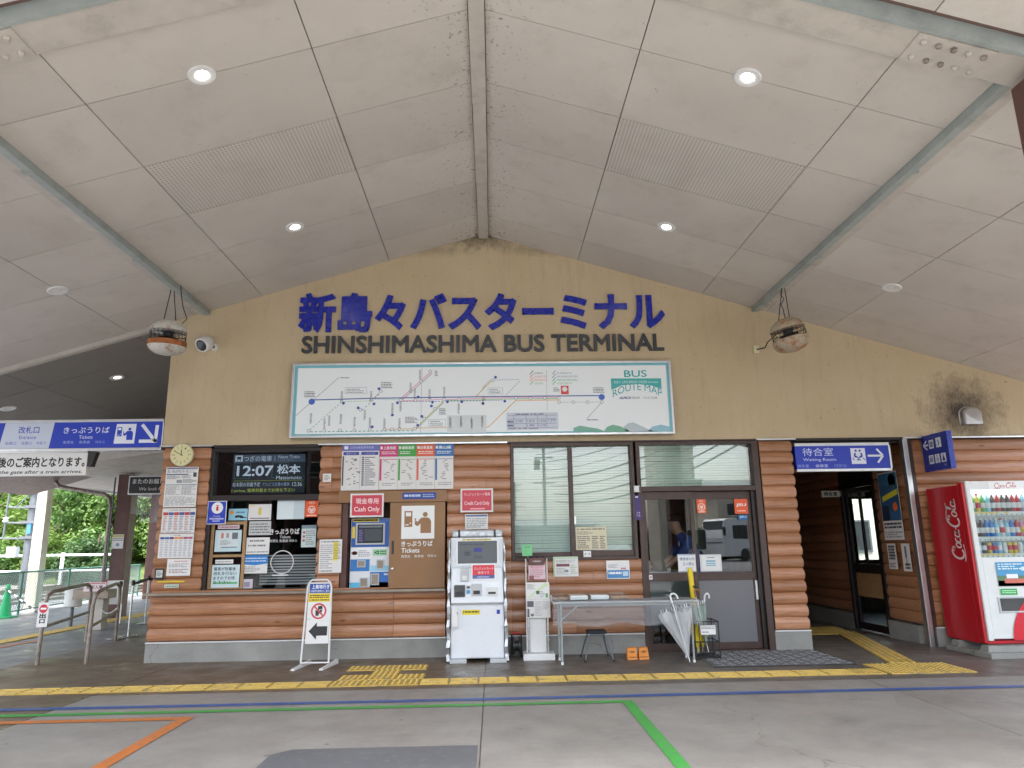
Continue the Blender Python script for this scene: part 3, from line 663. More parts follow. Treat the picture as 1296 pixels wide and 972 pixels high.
# --- door set
f = MB()
f.box(1.932, 1.985, -0.03, 0.16, 0.0, 2.70); f.box(3.52, 3.60, -0.03, 0.22, 0.0, 2.70); f.box(1.985, 3.52, -0.03, 0.14, 2.66, 2.70); f.box(1.985, 3.52, -0.03, 0.14, 2.03, 2.095); f.box(1.985, 3.52, 0.0, 0.14, -0.004, 0.012)
ds = f.build('door_frame', 'brown_frame', bld, bevel=0.004)
MB().box(1.985, 3.52, 0.05, 0.056, 2.095, 2.66).build('transom_pane', 'glass', ds)
blinds(1.99, 3.515, 2.08, 2.68, 0.17, ds)
MB().box(3.47, 3.515, 0.02, 0.12, 0.012, 2.03).build('door_jamb', 'dark_frame', ds)
def leaf(x0, x1, y, lowmat, par):
    f = MB(); st = 0.05
    f.box(x0, x0+st, y, y+0.04, 0.014, 2.028); f.box(x1-st, x1, y, y+0.04, 0.014, 2.028); f.box(x0+st, x1-st, y+.001, y+.039, 1.925, 2.028); f.box(x0+st, x1-st, y+.001, y+.039, 0.87, 0.975); f.box(x0+st, x1-st, y+.001, y+.039, 0.014, 0.10)
    o = f.build('sliding_door', 'brown_frame', par, bevel=0.003)
    MB().box(x0+st, x1-st, y+0.016, y+0.022, 0.975, 1.925).build('pane', 'glass', o)
    MB().box(x0+st, x1-st, y+0.014, y+0.024, 0.10, 0.87).build('lower_panel', lowmat, o)
    return o
d1 = leaf(1.987, 2.68, 0.02, 'glass_dark', bld); d2 = leaf(2.645, 3.468, 0.066, 'frosted_panel', bld)
MB().box(2.655, 2.685, 0.055, 0.066, 0.62, 0.86).build('handle', 'alu', d2); MB().box(3.435, 3.462, 0.056, 0.066, 0.62, 0.86).build('handle', 'alu', d2)

# --- ticket machine niche and brown sliding cover
b = MB(); b.box(-1.975, -1.90, 0.0, 0.10, 0.84, 2.058); b.box(-1.90, -1.335, 0.5, 0.52, 0.84, 2.05); b.box(-1.90, -1.895, 0.10, 0.5, 0.84, 2.05); b.box(-1.34, -1.335, 0.06, 0.5, 0.84, 2.05); b.build('machine_niche', 'steel_brown', bld)
MB().box(-2.02, -0.60, -0.075, 0.001, 1.935, 2.085).build('track_cover', 'cabinet_brown', bld, bevel=0.004)
sdr = MB().box(-1.345, -0.625, -0.055, -0.01, 0.843, 1.932).build('sliding_cover', 'cabinet_brown', bld, bevel=0.005)
MB().box(-1.315, -1.285, -0.060, -0.0552, 1.27, 1.44).build('pull_slot', 'black_plastic', sdr)
MB().lathe([(0.016,0.0),(0.016,0.012),(0.010,0.014)], (-1.30, -0.055, 1.09), 14, 'y').build('lock', 'chrome', sdr)
a = Art((0,-0.0555,0)); a.rect(-1.195, 1.46, -0.765, 1.885, WHITE).up()
CB = (150, 108, 66)
def ticket_picto(a, x0, z0, x1, z1, col, bgc):
    W, H = x1-x0, z1-z0; q = lambda u, v: (x0+u*W, z0+v*H)
    a.poly([q(.09,.36), q(.33,.36), q(.33,.84), q(.09,.84)], col).up(); a.poly([q(.13,.68), q(.29,.68), q(.29,.80), q(.13,.80)], bgc); a.poly([q(.12,.41),q(.22,.41),q(.22,.44),q(.12,.44)], bgc); a.circle(*q(.27,.47), W*.022, bgc)
    a.circle(*q(.72,.73), W*.075, col)
    a.poly([q(.58,.17), q(.90,.17), q(.90,.52), q(.86,.60), q(.80,.64), q(.62,.64), q(.56,.60), q(.49,.50), q(.455,.55), q(.41,.52), q(.40,.45), q(.44,.40), q(.50,.38), q(.58,.46)], col)
    a.poly([q(.405,.53),q(.43,.54),q(.45,.61),q(.40,.62)], col)
ticket_picto(a, -1.195, 1.46, -0.765, 1.885, CB, WHITE)
a.text('きっぷうりば', -1.19, 1.365, -0.785, 1.435, WHITE, 0.02); a.text('Tickets', -1.19, 1.285, -0.955, 1.345, WHITE, 0.02); a.text('售票处', -1.19, 1.222, -1.07, 1.258, WHITE); a.text('售票處', -1.02, 1.225, -0.90, 1.258, WHITE); a.text('매표소', -0.85, 1.228, -0.735, 1.26, WHITE)
a.build('door_print', sdr)
tagp = MB().box(-1.185, -0.745, -0.081, -0.0755, 1.97, 2.055).build('name_strip', 'sign_blue', bld)
a = Art((0,-0.0812,0)); a.rect(-1.175,1.978,-0.755,2.047,(30,66,150)).up(); a.scrib(-1.16, 1.99, -0.93, 2.04, 1, (190,205,235), .6, seed=2); a.scrib(-0.92, 1.99, -0.77, 2.04, 2, (170,190,230), seed=4); a.build('print', tagp)

# --- waiting room door in the corridor wall
f = MB(); f.box(5.70, 5.80, 1.045, 1.12, 0.0, 2.25); f.box(5.70, 5.80, 2.04, 2.115, 0.0, 2.25); f.box(5.70, 5.80, 1.12, 2.04, 2.17, 2.25); f.box(5.70, 5.80, 1.045, 2.115, 2.251, 2.69)
wd = f.build('waiting_door_frame', 'dark_frame', bld, bevel=0.004)
f = MB(); f.box(5.73, 5.77, 1.125, 1.20, 0.012, 2.165); f.box(5.73, 5.77, 1.96, 2.035, 0.012, 2.165); f.box(5.731, 5.769, 1.20, 1.96, 2.08, 2.165); f.box(5.731, 5.769, 1.20, 1.96, 0.86, 1.0); f.box(5.731, 5.769, 1.20, 1.96, 0.012, 0.12); f.box(5.732, 5.768, 1.56, 1.60, 1.0, 2.08)
wl = f.build('waiting_door', 'dark_frame', bld)
MB().box(5.748, 5.753, 1.20, 1.96, 1.0, 2.08).build('pane', 'glass', wl); MB().box(5.746, 5.753, 1.20, 1.96, 0.12, 0.50).build('lower_pane', 'glass', wl); MB().box(5.742, 5.757, 1.20, 1.96, 0.505, 0.86).build('door_panel', 'wood_pale', wl)
# ================================================================ LETTERING ON THE GABLE
def solid_from(vs, fs, y0, y1):
    """extrude a filled outline (x,z) between two depths"""
    n = len(vs); cnt = {}
    for q in fs:
        for i in range(len(q)):
            e = (q[i], q[(i+1) % len(q)]); k = (min(e), max(e)); cnt.setdefault(k, []).append(e)
    b = MB(); side = [es[0] for es in cnt.values() if len(es) == 1]
    b.raw([(x, y0, z) for x, z in vs] + [(x, y1, z) for x, z in vs], [tuple(q) for q in fs] + [tuple(i+n for i in reversed(q)) for q in fs] + [(a, a+n, c+n, c) for a, c in side])
    return b
def comps(vs, fs):
    par = list(range(len(vs)))
    def find(i):
        while par[i] != i: par[i] = par[par[i]]; i = par[i]
        return i
    for q in fs:
        for i in q[1:]: par[find(i)] = find(q[0])
    groups = {}
    for q in fs: groups.setdefault(find(q[0]), []).append(q)
    res = []
    for g in groups.values():
        ids = sorted({i for q in g for i in q}); mp = {i: k for k, i in enumerate(ids)}
        res.append(([vs[i] for i in ids], [tuple(mp[i] for i in q) for q in g]))
    return res
def fat(b, vs, fs, w_, y0, y1):
    cnt = {}
    for q in fs:
        for i in range(len(q)): e = tuple(sorted((q[i], q[(i+1) % len(q)]))); cnt[e] = cnt.get(e, 0)+1
    for k, ((i, j), c) in enumerate(cnt.items()):
        if c != 1: continue
        p, q = Vector(vs[i]), Vector(vs[j]); d = (q-p)
        if d.length < 1e-6: continue
        d.normalize(); n_ = Vector((-d.y, d.x))*w_; d = d*w_*.85; ya = y0+.0004*(1+k % 9)
        P = [p-d-n_, q+d-n_, q+d+n_, p-d+n_]
        b.hexa([(P[0].x,y1,P[0].y),(P[1].x,y1,P[1].y),(P[2].x,y1,P[2].y),(P[3].x,y1,P[3].y),(P[0].x,ya,P[0].y),(P[1].x,ya,P[1].y),(P[2].x,ya,P[2].y),(P[3].x,ya,P[3].y)])
    return b
def weld(vs, fs):       # the outline filler may leave split points
    mp = {}; nv = []; idx = []
    for v in vs:
        k = (round(v[0], 5), round(v[1], 5))
        if k not in mp: mp[k] = len(nv); nv.append(v)
        idx.append(mp[k])
    out_ = []
    for q in fs:
        r_ = []
        for i in q:
            if not r_ or r_[-1] != idx[i]: r_.append(idx[i])
        if len(set(r_)) >= 3: out_.append(tuple(r_))
    return nv, out_
t = thing('station_name_letters', 'large deep blue Japanese characters fixed to the mustard gable', 'sign lettering', (-0.1, -0.06, 4.3))
for i, ch in enumerate('新島々バスターミナル'):
    vs, fs = weld(*text_mesh(ch)[:2])
    sx, sz = 0.512, 0.575
    vs = [(-2.67 + (v[0]+i)*sx, 4.335 + v[1]*sz) for v in vs]
    fat(solid_from(vs, fs, -0.060, -0.034), vs, fs, 0.0195, -0.060, -0.034).build('letter', 'letter_blue', t)
t = thing('station_name_letters', 'smaller dark grey Latin capitals in a row under the blue characters', 'sign lettering', (-0.1, -0.06, 4.0))
vs, fs = weld(*text_mesh('SHINSHIMASHIMA BUS TERMINAL')[:2])
xa, xb = min(v[0] for v in vs), max(v[0] for v in vs); ya, yb = min(v[1] for v in vs), max(v[1] for v in vs)
vs = [(-2.60 + (v[0]-xa)/(xb-xa)*5.0, 3.975 + (v[1]-ya)/(yb-ya)*0.235) for v in vs]
for cv, cf in comps(vs, fs): fat(solid_from(cv, cf, -0.065, -0.034), cv, cf, 0.007, -0.065, -0.034).build('letter', 'letter_grey', t)

# ================================================================ ROUTE MAP BOARD
t = thing('route_map_board', 'long white bus route map in a silver frame above the windows', 'sign board', (-0.1, -0.1, 2.8))
MB().box(-2.655, 2.425, -0.15, -0.03, 2.805, 3.775).build('panel', 'paper', t)
MB().frame(-2.685, 2.455, 2.785, 3.80, -0.165, -0.029, 0.03).build('frame', 'alu', t, bevel=0.004)
a = Art((0,-0.1505,0)); TEAL = (120, 190, 205); a.rect(-2.65,2.815,2.42,3.77,TEAL).up(); a.rect(-2.61,2.835,2.385,3.735,(240,247,251)).up()
def ML(zx, zy): px = 370+zx/5.29; py = 455+zy/5.29+0.0064*(px-374); return (-2.68+(px-373)/(849-373)*5.12, 3.79-(py-464)/91.0*1.0)
def MR(zx, zy): return ML((610+zx/5.29-370)*5.29, zy)
NAVY = (60, 84, 170); GRY = (110,115,125)
a.line([ML(150,285), ML(560,275), ML(1290,267)], 0.014, NAVY); a.line([MR(0,267), MR(795,262)], 0.014, NAVY)
a.line([ML(725,292), ML(1290,278)], 0.008, (235,130,170)); a.line([MR(0,275), MR(505,272)], 0.008, (235,130,170)); a.line([ML(1290,288), ML(1020,292)], .008, (90,170,90)); a.line([MR(0,284), MR(505,280)], 0.008, (90,170,90)); a.line([MR(220,292), MR(505,290)], 0.01, (225,165,60))
a.line([ML(725,285), ML(925,105)], 0.010, (235,130,170)); a.line([ML(738,290), ML(938,110)], 0.008, (150,110,180)); a.line([ML(1225,270), ML(1296,195)], 0.010, (200,190,110)); a.line([MR(0,225), MR(65,160)], .010, (200,190,110)); a.line([MR(0,210), MR(55,158)], .006, (160,120,90))
a.dash(ML(345,297), ML(540,292), 0.008, (110,190,120), 10); a.dash(ML(345,300), ML(140,485), 0.008, (110,190,120), 12); a.dash(ML(150,492), ML(830,487), 0.010, (60,170,160), 24); a.dash(ML(480,355), ML(600,240), 0.008, (120,160,150), 6); a.line([ML(590,240), ML(545,285)], .006, GRY)
a.dash(ML(560,283), ML(725,285), .007, (120,180,210), 10); a.dash(ML(725,297), ML(1020,297), .008, NAVY, 14); a.dash(ML(1040,296), ML(1290,294), .008, NAVY, 12); a.dash(MR(0,292), MR(140,290), .008, NAVY, 8); a.dash(MR(80,156), MR(255,154), .006, NAVY, 10); a.dash(MR(250,165), MR(140,275), .006, NAVY, 8)
a.line([ML(830,470), ML(1290,468)], 0.009, (230,170,90)); a.line([ML(640,478), ML(830,475)], 0.009, (230,170,90)); a.line([MR(0,468), MR(40,467), MR(225,290)], 0.010, (225,165,60)); a.line([ML(830,475), ML(1010,300)], 0.010, (190,170,60)); a.line([ML(838,478), ML(1018,303)], .006, (90,170,90))
a.line([ML(50,388), ML(320,137)], 0.005, GRY); a.line([ML(870,60), ML(866,520)], 0.004, (130,140,150)); a.line([MR(432,90), MR(430,360)], 0.004, (150,150,155)); a.line([MR(690,415), MR(795,305)], .005, GRY); a.line([MR(505,305), MR(795,305)], .005, (160,165,170))
a.up()
for q in (ML(345,293), ML(538,287), ML(733,287), ML(830,288), ML(922,285), ML(1020,285), ML(1118,285), ML(140,485), ML(240,485), ML(342,482), ML(435,482), ML(535,480), ML(630,478), ML(680,478), ML(728,476), ML(828,474), ML(1060,470), ML(1130,470), ML(1200,469), ML(1270,467), ML(470,350), ML(600,228), ML(958,345), ML(888,410), ML(865,165), ML(925,98), ML(797,230), MR(70,158), MR(225,277), MR(320,280), MR(415,277), MR(510,277), MR(510,305), MR(605,305), MR(700,305), MR(795,305)):
    a.ring(q[0], q[1], 0.018, 0.023, GRY, 10); a.circle(q[0], q[1], 0.018, (235,240,244), 10)
a.up()
for q in (ML(358,307), ML(558,312), ML(712,305), ML(847,268), ML(942,302), ML(1040,300), ML(1135,300), ML(1275,311), ML(680,385), ML(550,462), ML(455,338), ML(588,212), ML(935,327), ML(873,395), ML(847,453), MR(90,138), MR(5,312), MR(150,297)): a.circle(q[0], q[1], 0.02, NAVY, 10)
for q, r_ in ((ML(150,296), 0.042), (MR(795,272), 0.042)): a.circle(q[0], q[1], r_, (70,110,200), 18)
for q in ((345,262), (538,262), (733,330), (825,245), (922,250), (1020,235), (1115,345), (150,405), (240,440), (270,420), (345,410), (435,430), (500,385), (535,435), (630,440), (680,340), (728,440), (1060,435), (1130,430), (1200,440), (1270,430), (797,205), (858,120)):
    p = ML(*q); a.scrib(p[0]-0.014, p[1]-0.07, p[0]+0.014, p[1]+0.07, 9, (130,134,142), 0.65, q[0])
for (q0, q1, n) in ((ML(100,268), ML(170,225), 4), (ML(600,210), ML(675,165), 4), (ML(985,385), ML(1030,340), 4), (ML(765,440), ML(850,395), 5), (ML(330,143), ML(390,133), 1), (ML(955,130), ML(975,90), 4), (MR(740,245), MR(815,205), 4), (MR(475,235), MR(515,205), 3), (MR(690,428), MR(765,415), 1)): a.scrib(q0[0], q0[1], q1[0], q1[1], n, (105,108,118), 0.5, n+3)
for (q0, q1) in ((ML(365,245), ML(507,203)), (ML(918,462), ML(1030,415)), (MR(40,250), MR(137,208))):
    a.line([q0, (q1[0],q0[1]), q1, (q0[0],q1[1]), q0], 0.004, (150,155,165)); a.scrib(q0[0]+.02, q0[1]+.01, q1[0]-.02, q1[1]-.01, 3, (125,130,140), .4, 5)
p0, p1 = ML(1040,505), ML(1296,388); a.rect(p0[0], p0[1], p1[0], p1[1], (214,222,226)); a.up()
for i, c in enumerate(((110,110,120), (235,140,150), (240,150,90), (120,190,100))):
    for (xx, cc) in ((320, c), (470, ((140,160,190), (130,150,170), (80,180,150), (110,190,120))[i])):
        q = MR(xx, 110+i*23); a.line([(q[0],q[1]-.02),(q[0]+.045,q[1]+.035)], .010, cc); r_ = MR(xx+112+(60 if xx > 400 else 0), 103+i*23); a.scrib(q[0]+.06, q[1]-.015, r_[0], r_[1], 2, cc, .35, i+2)
q = MR(525,253); r_ = MR(576,196); a.rect(q[0], q[1], r_[0], r_[1], (215,60,75)).up(); a.text('つぎ', q[0]+.03, q[1]+.13, r_[0]-.03, q[1]+.19, WHITE); a.circle((q[0]+r_[0])/2, q[1]+.07, .035, WHITE, 12)
p0, p1 = MR(160,485), MR(500,372); a.rect(p0[0],p0[1],p1[0],p1[1],(206,214,228)).up()
W_, H_ = p1[0]-p0[0], p1[1]-p0[1]
for v in (0.12,.36,.62,.84): a.line([(p0[0]+.02,p0[1]+H_*v),(p1[0]-.02,p0[1]+H_*v)], .005, (120,125,150))
for uu in (.14,.38,.60,.78): a.line([(p0[0]+W_*uu,p0[1]+H_*.12),(p0[0]+W_*uu,p1[1]-.02)], .005, (120,125,150))
for (tx, uu, vv) in (('2,100',.17,.42),('1,810',.40,.42),('1,370',.62,.42),('1,370',.81,.46),('1,480',.40,.17),('1,110',.62,.17)): a.text(tx, p0[0]+W_*uu, p0[1]+H_*vv, p0[0]+W_*(uu+.14), p0[1]+H_*(vv+.15), (70,80,140))
a.scrib(p0[0]+W_*.17, p1[1]-H_*.14, p1[0]-.03, p1[1]-H_*.04, 1, (90,95,130), .6, 8); a.scrib(p0[0]+.02, p0[1]+.005, p1[0]-.1, p0[1]+H_*.1, 1, (120,125,150), .6, 9); a.scrib(p0[0]+.01,p0[1]+H_*.14,p0[0]+W_*.13,p0[1]+H_*.6,2,(90,95,130),.5,3)
def hill(pts, c): a.poly([MR(*p) for p in pts], c)
hill([(600,500),(600,475),(640,460),(700,470),(760,480),(800,495),(800,500)], (120,180,160)); hill([(800,500),(820,470),(860,455),(910,465),(960,490),(970,500)], (120,180,150)); hill([(950,500),(930,470),(965,445),(1000,440),(1060,470),(1130,500)], (190,205,212)); hill([(1090,500),(1120,470),(1180,455),(1240,470),(1240,500)], (150,200,215))
p = MR(862,222); r_ = MR(1200,148); ZT = r_[1]
a.poly([MR(862,148), MR(1200,148), MR(1200,222), MR(1130,195), MR(1030,186), MR(930,195), MR(862,225)][::-1], (70,180,180)).up()
TL = (60, 172, 178); q0, q1 = MR(952,142), MR(1105,92); a.text('BUS', q0[0], q0[1]+.005, q1[0], q1[1], TL, 0.012)
q0, q1 = MR(870,262), MR(1200,218); a.text('ROUTE MAP', q0[0], q0[1]-.03, q1[0], q1[1]-.02, TL, 0.0, arc=0.10)
q0, q1 = MR(882,178), MR(1180,166); a.text('新島々 上高地 乗鞍高原 白骨温泉 Information', q0[0], q0[1]-.01, q1[0], q1[1]+.01, (215,240,240))
q0, q1 = MR(912,286), MR(992,270); a.text('ALPICO', q0[0], q0[1], q1[0], q1[1], (40,70,150), .03, shear=.2); q0, q1 = MR(998,285), MR(1050,271); a.text('GROUP', q0[0], q0[1], q1[0], q1[1], (70,80,100)); q0, q1 = MR(1072,285), MR(1165,270); a.text('アルピコ交通', q0[0], q0[1], q1[0], q1[1], (70,80,100))
a.build('map_print', t)

# ================================================================ PANEL SIGNS
def arrow_right(a, x0, z0, x1, z1, col, wgt=0.16):
    H = z1-z0; W = x1-x0; m_ = (z0+z1)/2; w_ = H*wgt/2
    a.poly([(x0,m_-w_),(x1-w_*1.2,m_-w_),(x1-w_*1.2,m_+w_),(x0,m_+w_)], col)
    for s in (-1, 1): a.line([(x1-H*.42, m_+s*H*.5), (x1, m_)], H*wgt, col)
# large blue sign at the left corner
t = thing('direction_sign', 'long blue and white ceiling sign reading Entrance and Tickets at the left corner', 'sign', (-5.6, 0, 2.7))
MB().box(-8.2, -4.40, -0.02, 0.10, 2.70, 3.05).build('panel', 'sign_blue', t)
b = MB(); b.box(-8.2, -4.395, -0.035, 0.115, 3.05, 3.085); b.box(-8.2, -4.395, -0.035, 0.115, 2.665, 2.70); b.box(-4.40, -4.385, -0.035, 0.115, 2.70, 3.05); b.build('frame', 'alu', t, bevel=0.004)
MB().box(-4.385, -4.335, 0.0, 0.08, 2.72, 3.04).build('wall_bracket', 'alu', t)
a = Art((0,-0.0205,0)); BL = (38, 66, 190); a.rect(-8.2,2.702,-4.402,3.048,BL).up()
a.poly([(-6.52,2.702),(-5.87,2.702),(-5.83,3.048),(-6.47,3.048)], (205,214,232)).up()
a.text('改札口', -6.29, 2.905, -6.02, 3.0, BL, 0.01); a.text('Entrance', -6.27, 2.83, -6.05, 2.878, BL); a.text('检票口', -6.44, 2.755, -6.30, 2.795, BL); a.text('檢票口', -6.23, 2.755, -6.10, 2.795, BL); a.text('개찰구', -6.04, 2.757, -5.91, 2.795, BL)
a.text('きっぷうりば', -5.70, 2.90, -5.10, 2.985, (232,238,250), .008); a.text('Tickets', -5.49, 2.825, -5.31, 2.872, (225,232,248)); a.text('售票处', -5.69, 2.762, -5.55, 2.80, (170,185,230)); a.text('售票處', -5.48, 2.762, -5.34, 2.80, (170,185,230)); a.text('매표소', -5.27, 2.762, -5.14, 2.80, (150,165,225))
a.poly([(-5.03,2.755),(-4.76,2.755),(-4.75,3.02),(-5.01,3.02)], (232,238,250)).up(); ticket_picto(a, -5.02, 2.76, -4.76, 3.02, BL, (232,238,250))
a.line([(-4.675,3.01),(-4.50,2.80)], .045, (232,238,250)); a.line([(-4.475,3.0),(-4.485,2.77)], .045, (232,238,250)); a.line([(-4.70,2.785),(-4.465,2.785)], .045, (232,238,250))
a.build('sign_print', t)
# white gate notice
t = thing('gate_notice_sign', 'white hanging sign with black Japanese notice right under the blue ceiling sign', 'sign', (-6.0, 0.05, 2.35))
MB().box(-8.2, -5.36, 0.0, 0.08, 2.345, 2.645).build('panel', 'paper', t, bevel=0.004)
MB().hexa([(-5.358,.0,2.46),(-5.30,.0,2.46),(-5.30,.09,2.46),(-5.358,.09,2.46),(-5.358,.0,2.655),(-5.25,.0,2.655),(-5.25,.09,2.655),(-5.358,.09,2.655)]).build('end_bracket', 'black_plastic', t)
MB().box(-8.2, -5.36, -0.01, 0.09, 2.646, 2.662).build('top_rail', 'alu', t)
a = Art((0,-0.0005,0)); a.text('着後のご案内となります。', -6.62, 2.455, -5.385, 2.595, BLACK, .03); a.text('gh the gate after a train arrives.', -6.60, 2.36, -5.41, 2.42, (35,36,42), 0.012, shear=.2); a.build('sign_print', t)
# black farewell sign
t = thing('farewell_sign', 'black sign with white Japanese greeting partly hidden behind the corner pillar', 'sign', (-5.8, 2.6, 2.3))
MB().box(-6.06, -4.55, 2.58, 2.64, 2.30, 2.57).build('panel', 'black_plastic', t)
MB().frame(-6.08, -4.53, 2.28, 2.59, 2.57, 2.65, 0.018).build('frame', 'alu', t)
b = MB()
for xx in (-5.2, -4.75): b.tube([(xx, 2.61, 2.59), (xx, 2.61, 3.10)], 0.01, 6)
b.build('hanger', 'alu', t)
a = Art((0,2.5795,0)); a.text('またのお越し', -6.02, 2.455, -5.50, 2.54, (225,225,228), .01); a.text('We look fo', -5.90, 2.345, -5.52, 2.40, (205,205,210), 0, shear=.2); a.build('sign_print', t)
t = thing('vinyl_curtain', 'grey translucent sheet hanging under the black sign', 'curtain', (-5.9, 2.6, 1.9))
b = MB(); n = 14
for k in range(n):
    x0, x1 = -6.02+0.075*k, -6.02+0.075*(k+1); y0, y1 = 2.62+.02*math.sin(k*1.7), 2.62+.02*math.sin((k+1)*1.7); zb = 1.96 if k < 2 else 1.82
    b.face([(x0,y0,zb),(x1,y1,zb),(x1,y1,2.278),(x0,y0,2.278)])
b.build('sheet', 'vinyl_table', t, smooth=True)
# waiting room sign
t = thing('waiting_room_sign', 'blue Waiting Room sign with seat symbol and right arrow over the corridor', 'sign', (4.7, 0.0, 2.27))
MB().box(4.10, 5.385, -0.045, 0.05, 2.30, 2.61).build('panel', 'sign_blue', t)
b = MB(); b.box(4.10, 5.40, -0.055, 0.06, 2.61, 2.65); b.box(4.10, 5.40, -0.055, 0.06, 2.265, 2.30); b.box(5.385, 5.41, -0.055, 0.06, 2.30, 2.61); b.build('frame', 'alu', t, bevel=0.003)
a = Art((0,-0.0455,0)); a.rect(4.101,2.301,5.384,2.609,(36,62,185)).up(); LT = (210,220,245)
a.text('待合室', 4.20, 2.475, 4.62, 2.585, LT); a.text('Waiting Room', 4.20, 2.395, 4.65, 2.445, LT); a.text('候车室', 4.11, 2.32, 4.27, 2.362, (150,170,225)); a.text('候車室', 4.36, 2.32, 4.53, 2.362, LT); a.text('대합실', 4.62, 2.32, 4.78, 2.362, (130,150,215))
a.rect(4.86,2.36,5.06,2.575,(228,234,246)).up()
for s, xx in ((1,4.92),(-1,5.0)): a.circle(xx+.012*s, 2.54, .016, BL, 10); a.line([(xx,2.51),(xx-.012*s,2.46),(xx+.025*s,2.455)], .024, BL); a.line([(xx+.025*s,2.455),(xx+.045*s,2.415)], .012, BL)
a.line([(4.88,2.445),(4.90,2.41)], .012, BL); a.line([(5.02,2.44),(5.05,2.41)], .012, BL); a.line([(4.93,2.415),(4.99,2.415)], .012, BL)
arrow_right(a, 5.09, 2.375, 5.30, 2.565, (228,234,246), .15); a.build('sign_print', t)
# projecting amenities sign
t = thing('amenities_sign', 'blue projecting sign with white toilet and luggage symbols beside the drinks machine', 'sign', (5.87, -0.3, 2.22))
MB().box(5.855, 5.925, -0.60, -0.04, 2.235, 2.72).build('panel', 'sign_blue', t, bevel=0.004)
MB().box(5.87, 5.91, -0.04, -0.006, 2.30, 2.66).build('wall_bracket', 'alu', t)
a = Art((5.854,0,0), (0,-1,0), (0,0,1)); a.rect(.05,2.25,.59,2.705,(26,44,140)).up()
def sq(x, z, s=.10): a.rect(x, z, x+s, z+s*1.15, (225,230,240))
sq(.21,2.53); sq(.36,2.53,.11); sq(.17,2.33); sq(.30,2.33); sq(.43,2.33)
a.line([(.16,2.645),(.08,2.585),(.16,2.525)], .022, (225,230,240)); a.line([(.08,2.585),(.19,2.585)], .022, (225,230,240)); a.up()
a.line([(.23,2.55),(.29,2.62)], .01, (26,44,140)); a.line([(.29,2.55),(.23,2.62)], .01, (26,44,140)); a.ring(.26,2.587,.022,.034,(26,44,140),12); a.line([(.40,2.625),(.43,2.585),(.40,2.55)], .014, (26,44,140))
for xx in (.195,.22,.245): a.circle(xx,2.425,.008,(26,44,140),8); a.rect(xx-.008,2.35,xx+.008,2.412,(26,44,140))
a.circle(.345,2.425,.009,(26,44,140),8); a.line([(.345,2.415),(.345,2.38),(.375,2.378)], .011, (26,44,140)); a.ring(.35,2.362,.018,.026,(26,44,140),12)
a.circle(.48,2.425,.01,(26,44,140),8); a.poly([(.45,2.345),(.51,2.345),(.49,2.41),(.47,2.41)], (26,44,140)); a.text('WC', .47, 2.275, .53, 2.305, (170,180,225)); a.build('sign_print', t)
# small plaque that juts out over the waiting room door
t = thing('room_plaque', 'small white plaque with Japanese lettering jutting from the dark corridor wall', 'plaque', (5.55, 2.1, 2.05))
MB().box(5.39, 5.685, 2.085, 2.10, 2.05, 2.15).build('plate', 'paper', t, bevel=0.002)
MB().box(5.685, 5.70, 2.08, 2.105, 2.06, 2.14).build('bracket', 'alu', t)
a = Art((0,2.0845,0)); a.text('待合室', 5.42, 2.065, 5.65, 2.135, BLACK, .03); a.build('print', t)

# ================================================================ NOTICES ON THE WALL
YP = -0.052
def paper(name, label, x0, x1, z0, z1, y=YP, base='paper', draw=None, cat='notice', group=None, tilt=0.0, thick=0.0015):
    t = thing(name, label, cat, ((x0+x1)/2, y, z0), group)
    b = MB(); n = 6
    for k in range(n):      # a sheet with a slight bow
        u0, u1 = k/n, (k+1)/n; za, zb_ = z0+(z1-z0)*u0, z0+(z1-z0)*u1
        ya, yb_ = y-tilt*math.sin(u0*math.pi), y-tilt*math.sin(u1*math.pi)
        b.hexa([(x0,ya,za),(x1,ya,za),(x1,ya+thick,za),(x0,ya+thick,za),(x0,yb_,zb_),(x1,yb_,zb_),(x1,yb_+thick,zb_),(x0,yb_+thick,zb_)])
    b.build('sheet', base, t)
    if draw:
        a = Art((0, y-tilt-0.0002, 0)); a.x0, a.x1, a.z0, a.z1 = x0, x1, z0, z1
        a.q = lambda u, v: (x0+(x1-x0)*u, z0+(z1-z0)*v)
        a.R = lambda u0, v0, u1, v1, c: a.rect(*a.q(u0,v0), *a.q(u1,v1), c)
        a.T = lambda s, u0, v0, u1, v1, c, bold=0.0: a.text(s, *a.q(u0,v0), *a.q(u1,v1), c, bold)
        a.S = lambda u0, v0, u1, v1, n, c=(105,108,116), f=.5, sd=1: a.scrib(*a.q(u0,v0), *a.q(u1,v1), n, c, f, sd)
        draw(a); a.build('print', t)
    return t
def d_a(a):
    a.R(.02,.955,.98,.985,(60,80,130)); a.S(.04,.86,.96,.94,3,(110,120,145)); a.R(.02,.80,.7,.83,(90,105,140)); a.S(.04,.70,.45,.79,4); a.S(.50,.72,.80,.79,3); a.R(.85,.75,.95,.86,(60,65,80)); a.R(.35,.60,.52,.68,(150,155,165)); a.S(.54,.60,.96,.70,4); a.R(.02,.55,.98,.565,(80,100,140)); a.S(.04,.30,.48,.54,9,(140,145,152)); a.S(.52,.30,.96,.54,9,(140,145,152)); a.S(.04,.04,.96,.27,8,(160,163,168))
def d_b(a):
    a.T('上高地線 電車時刻表', .18, .90, .85, .95, INK)
    for k, c in enumerate(((190,60,60),(70,90,160),(190,60,60),(70,90,160),(190,60,60),(70,90,160))): a.R(.03+.16*k,.72,.18+.16*k,.84,c); a.S(.05+.16*k,.10,.16+.16*k,.70,9,(190,110,105) if k%2==0 else (120,130,165),.5,k+1)
    a.S(.04,.02,.9,.07,1)
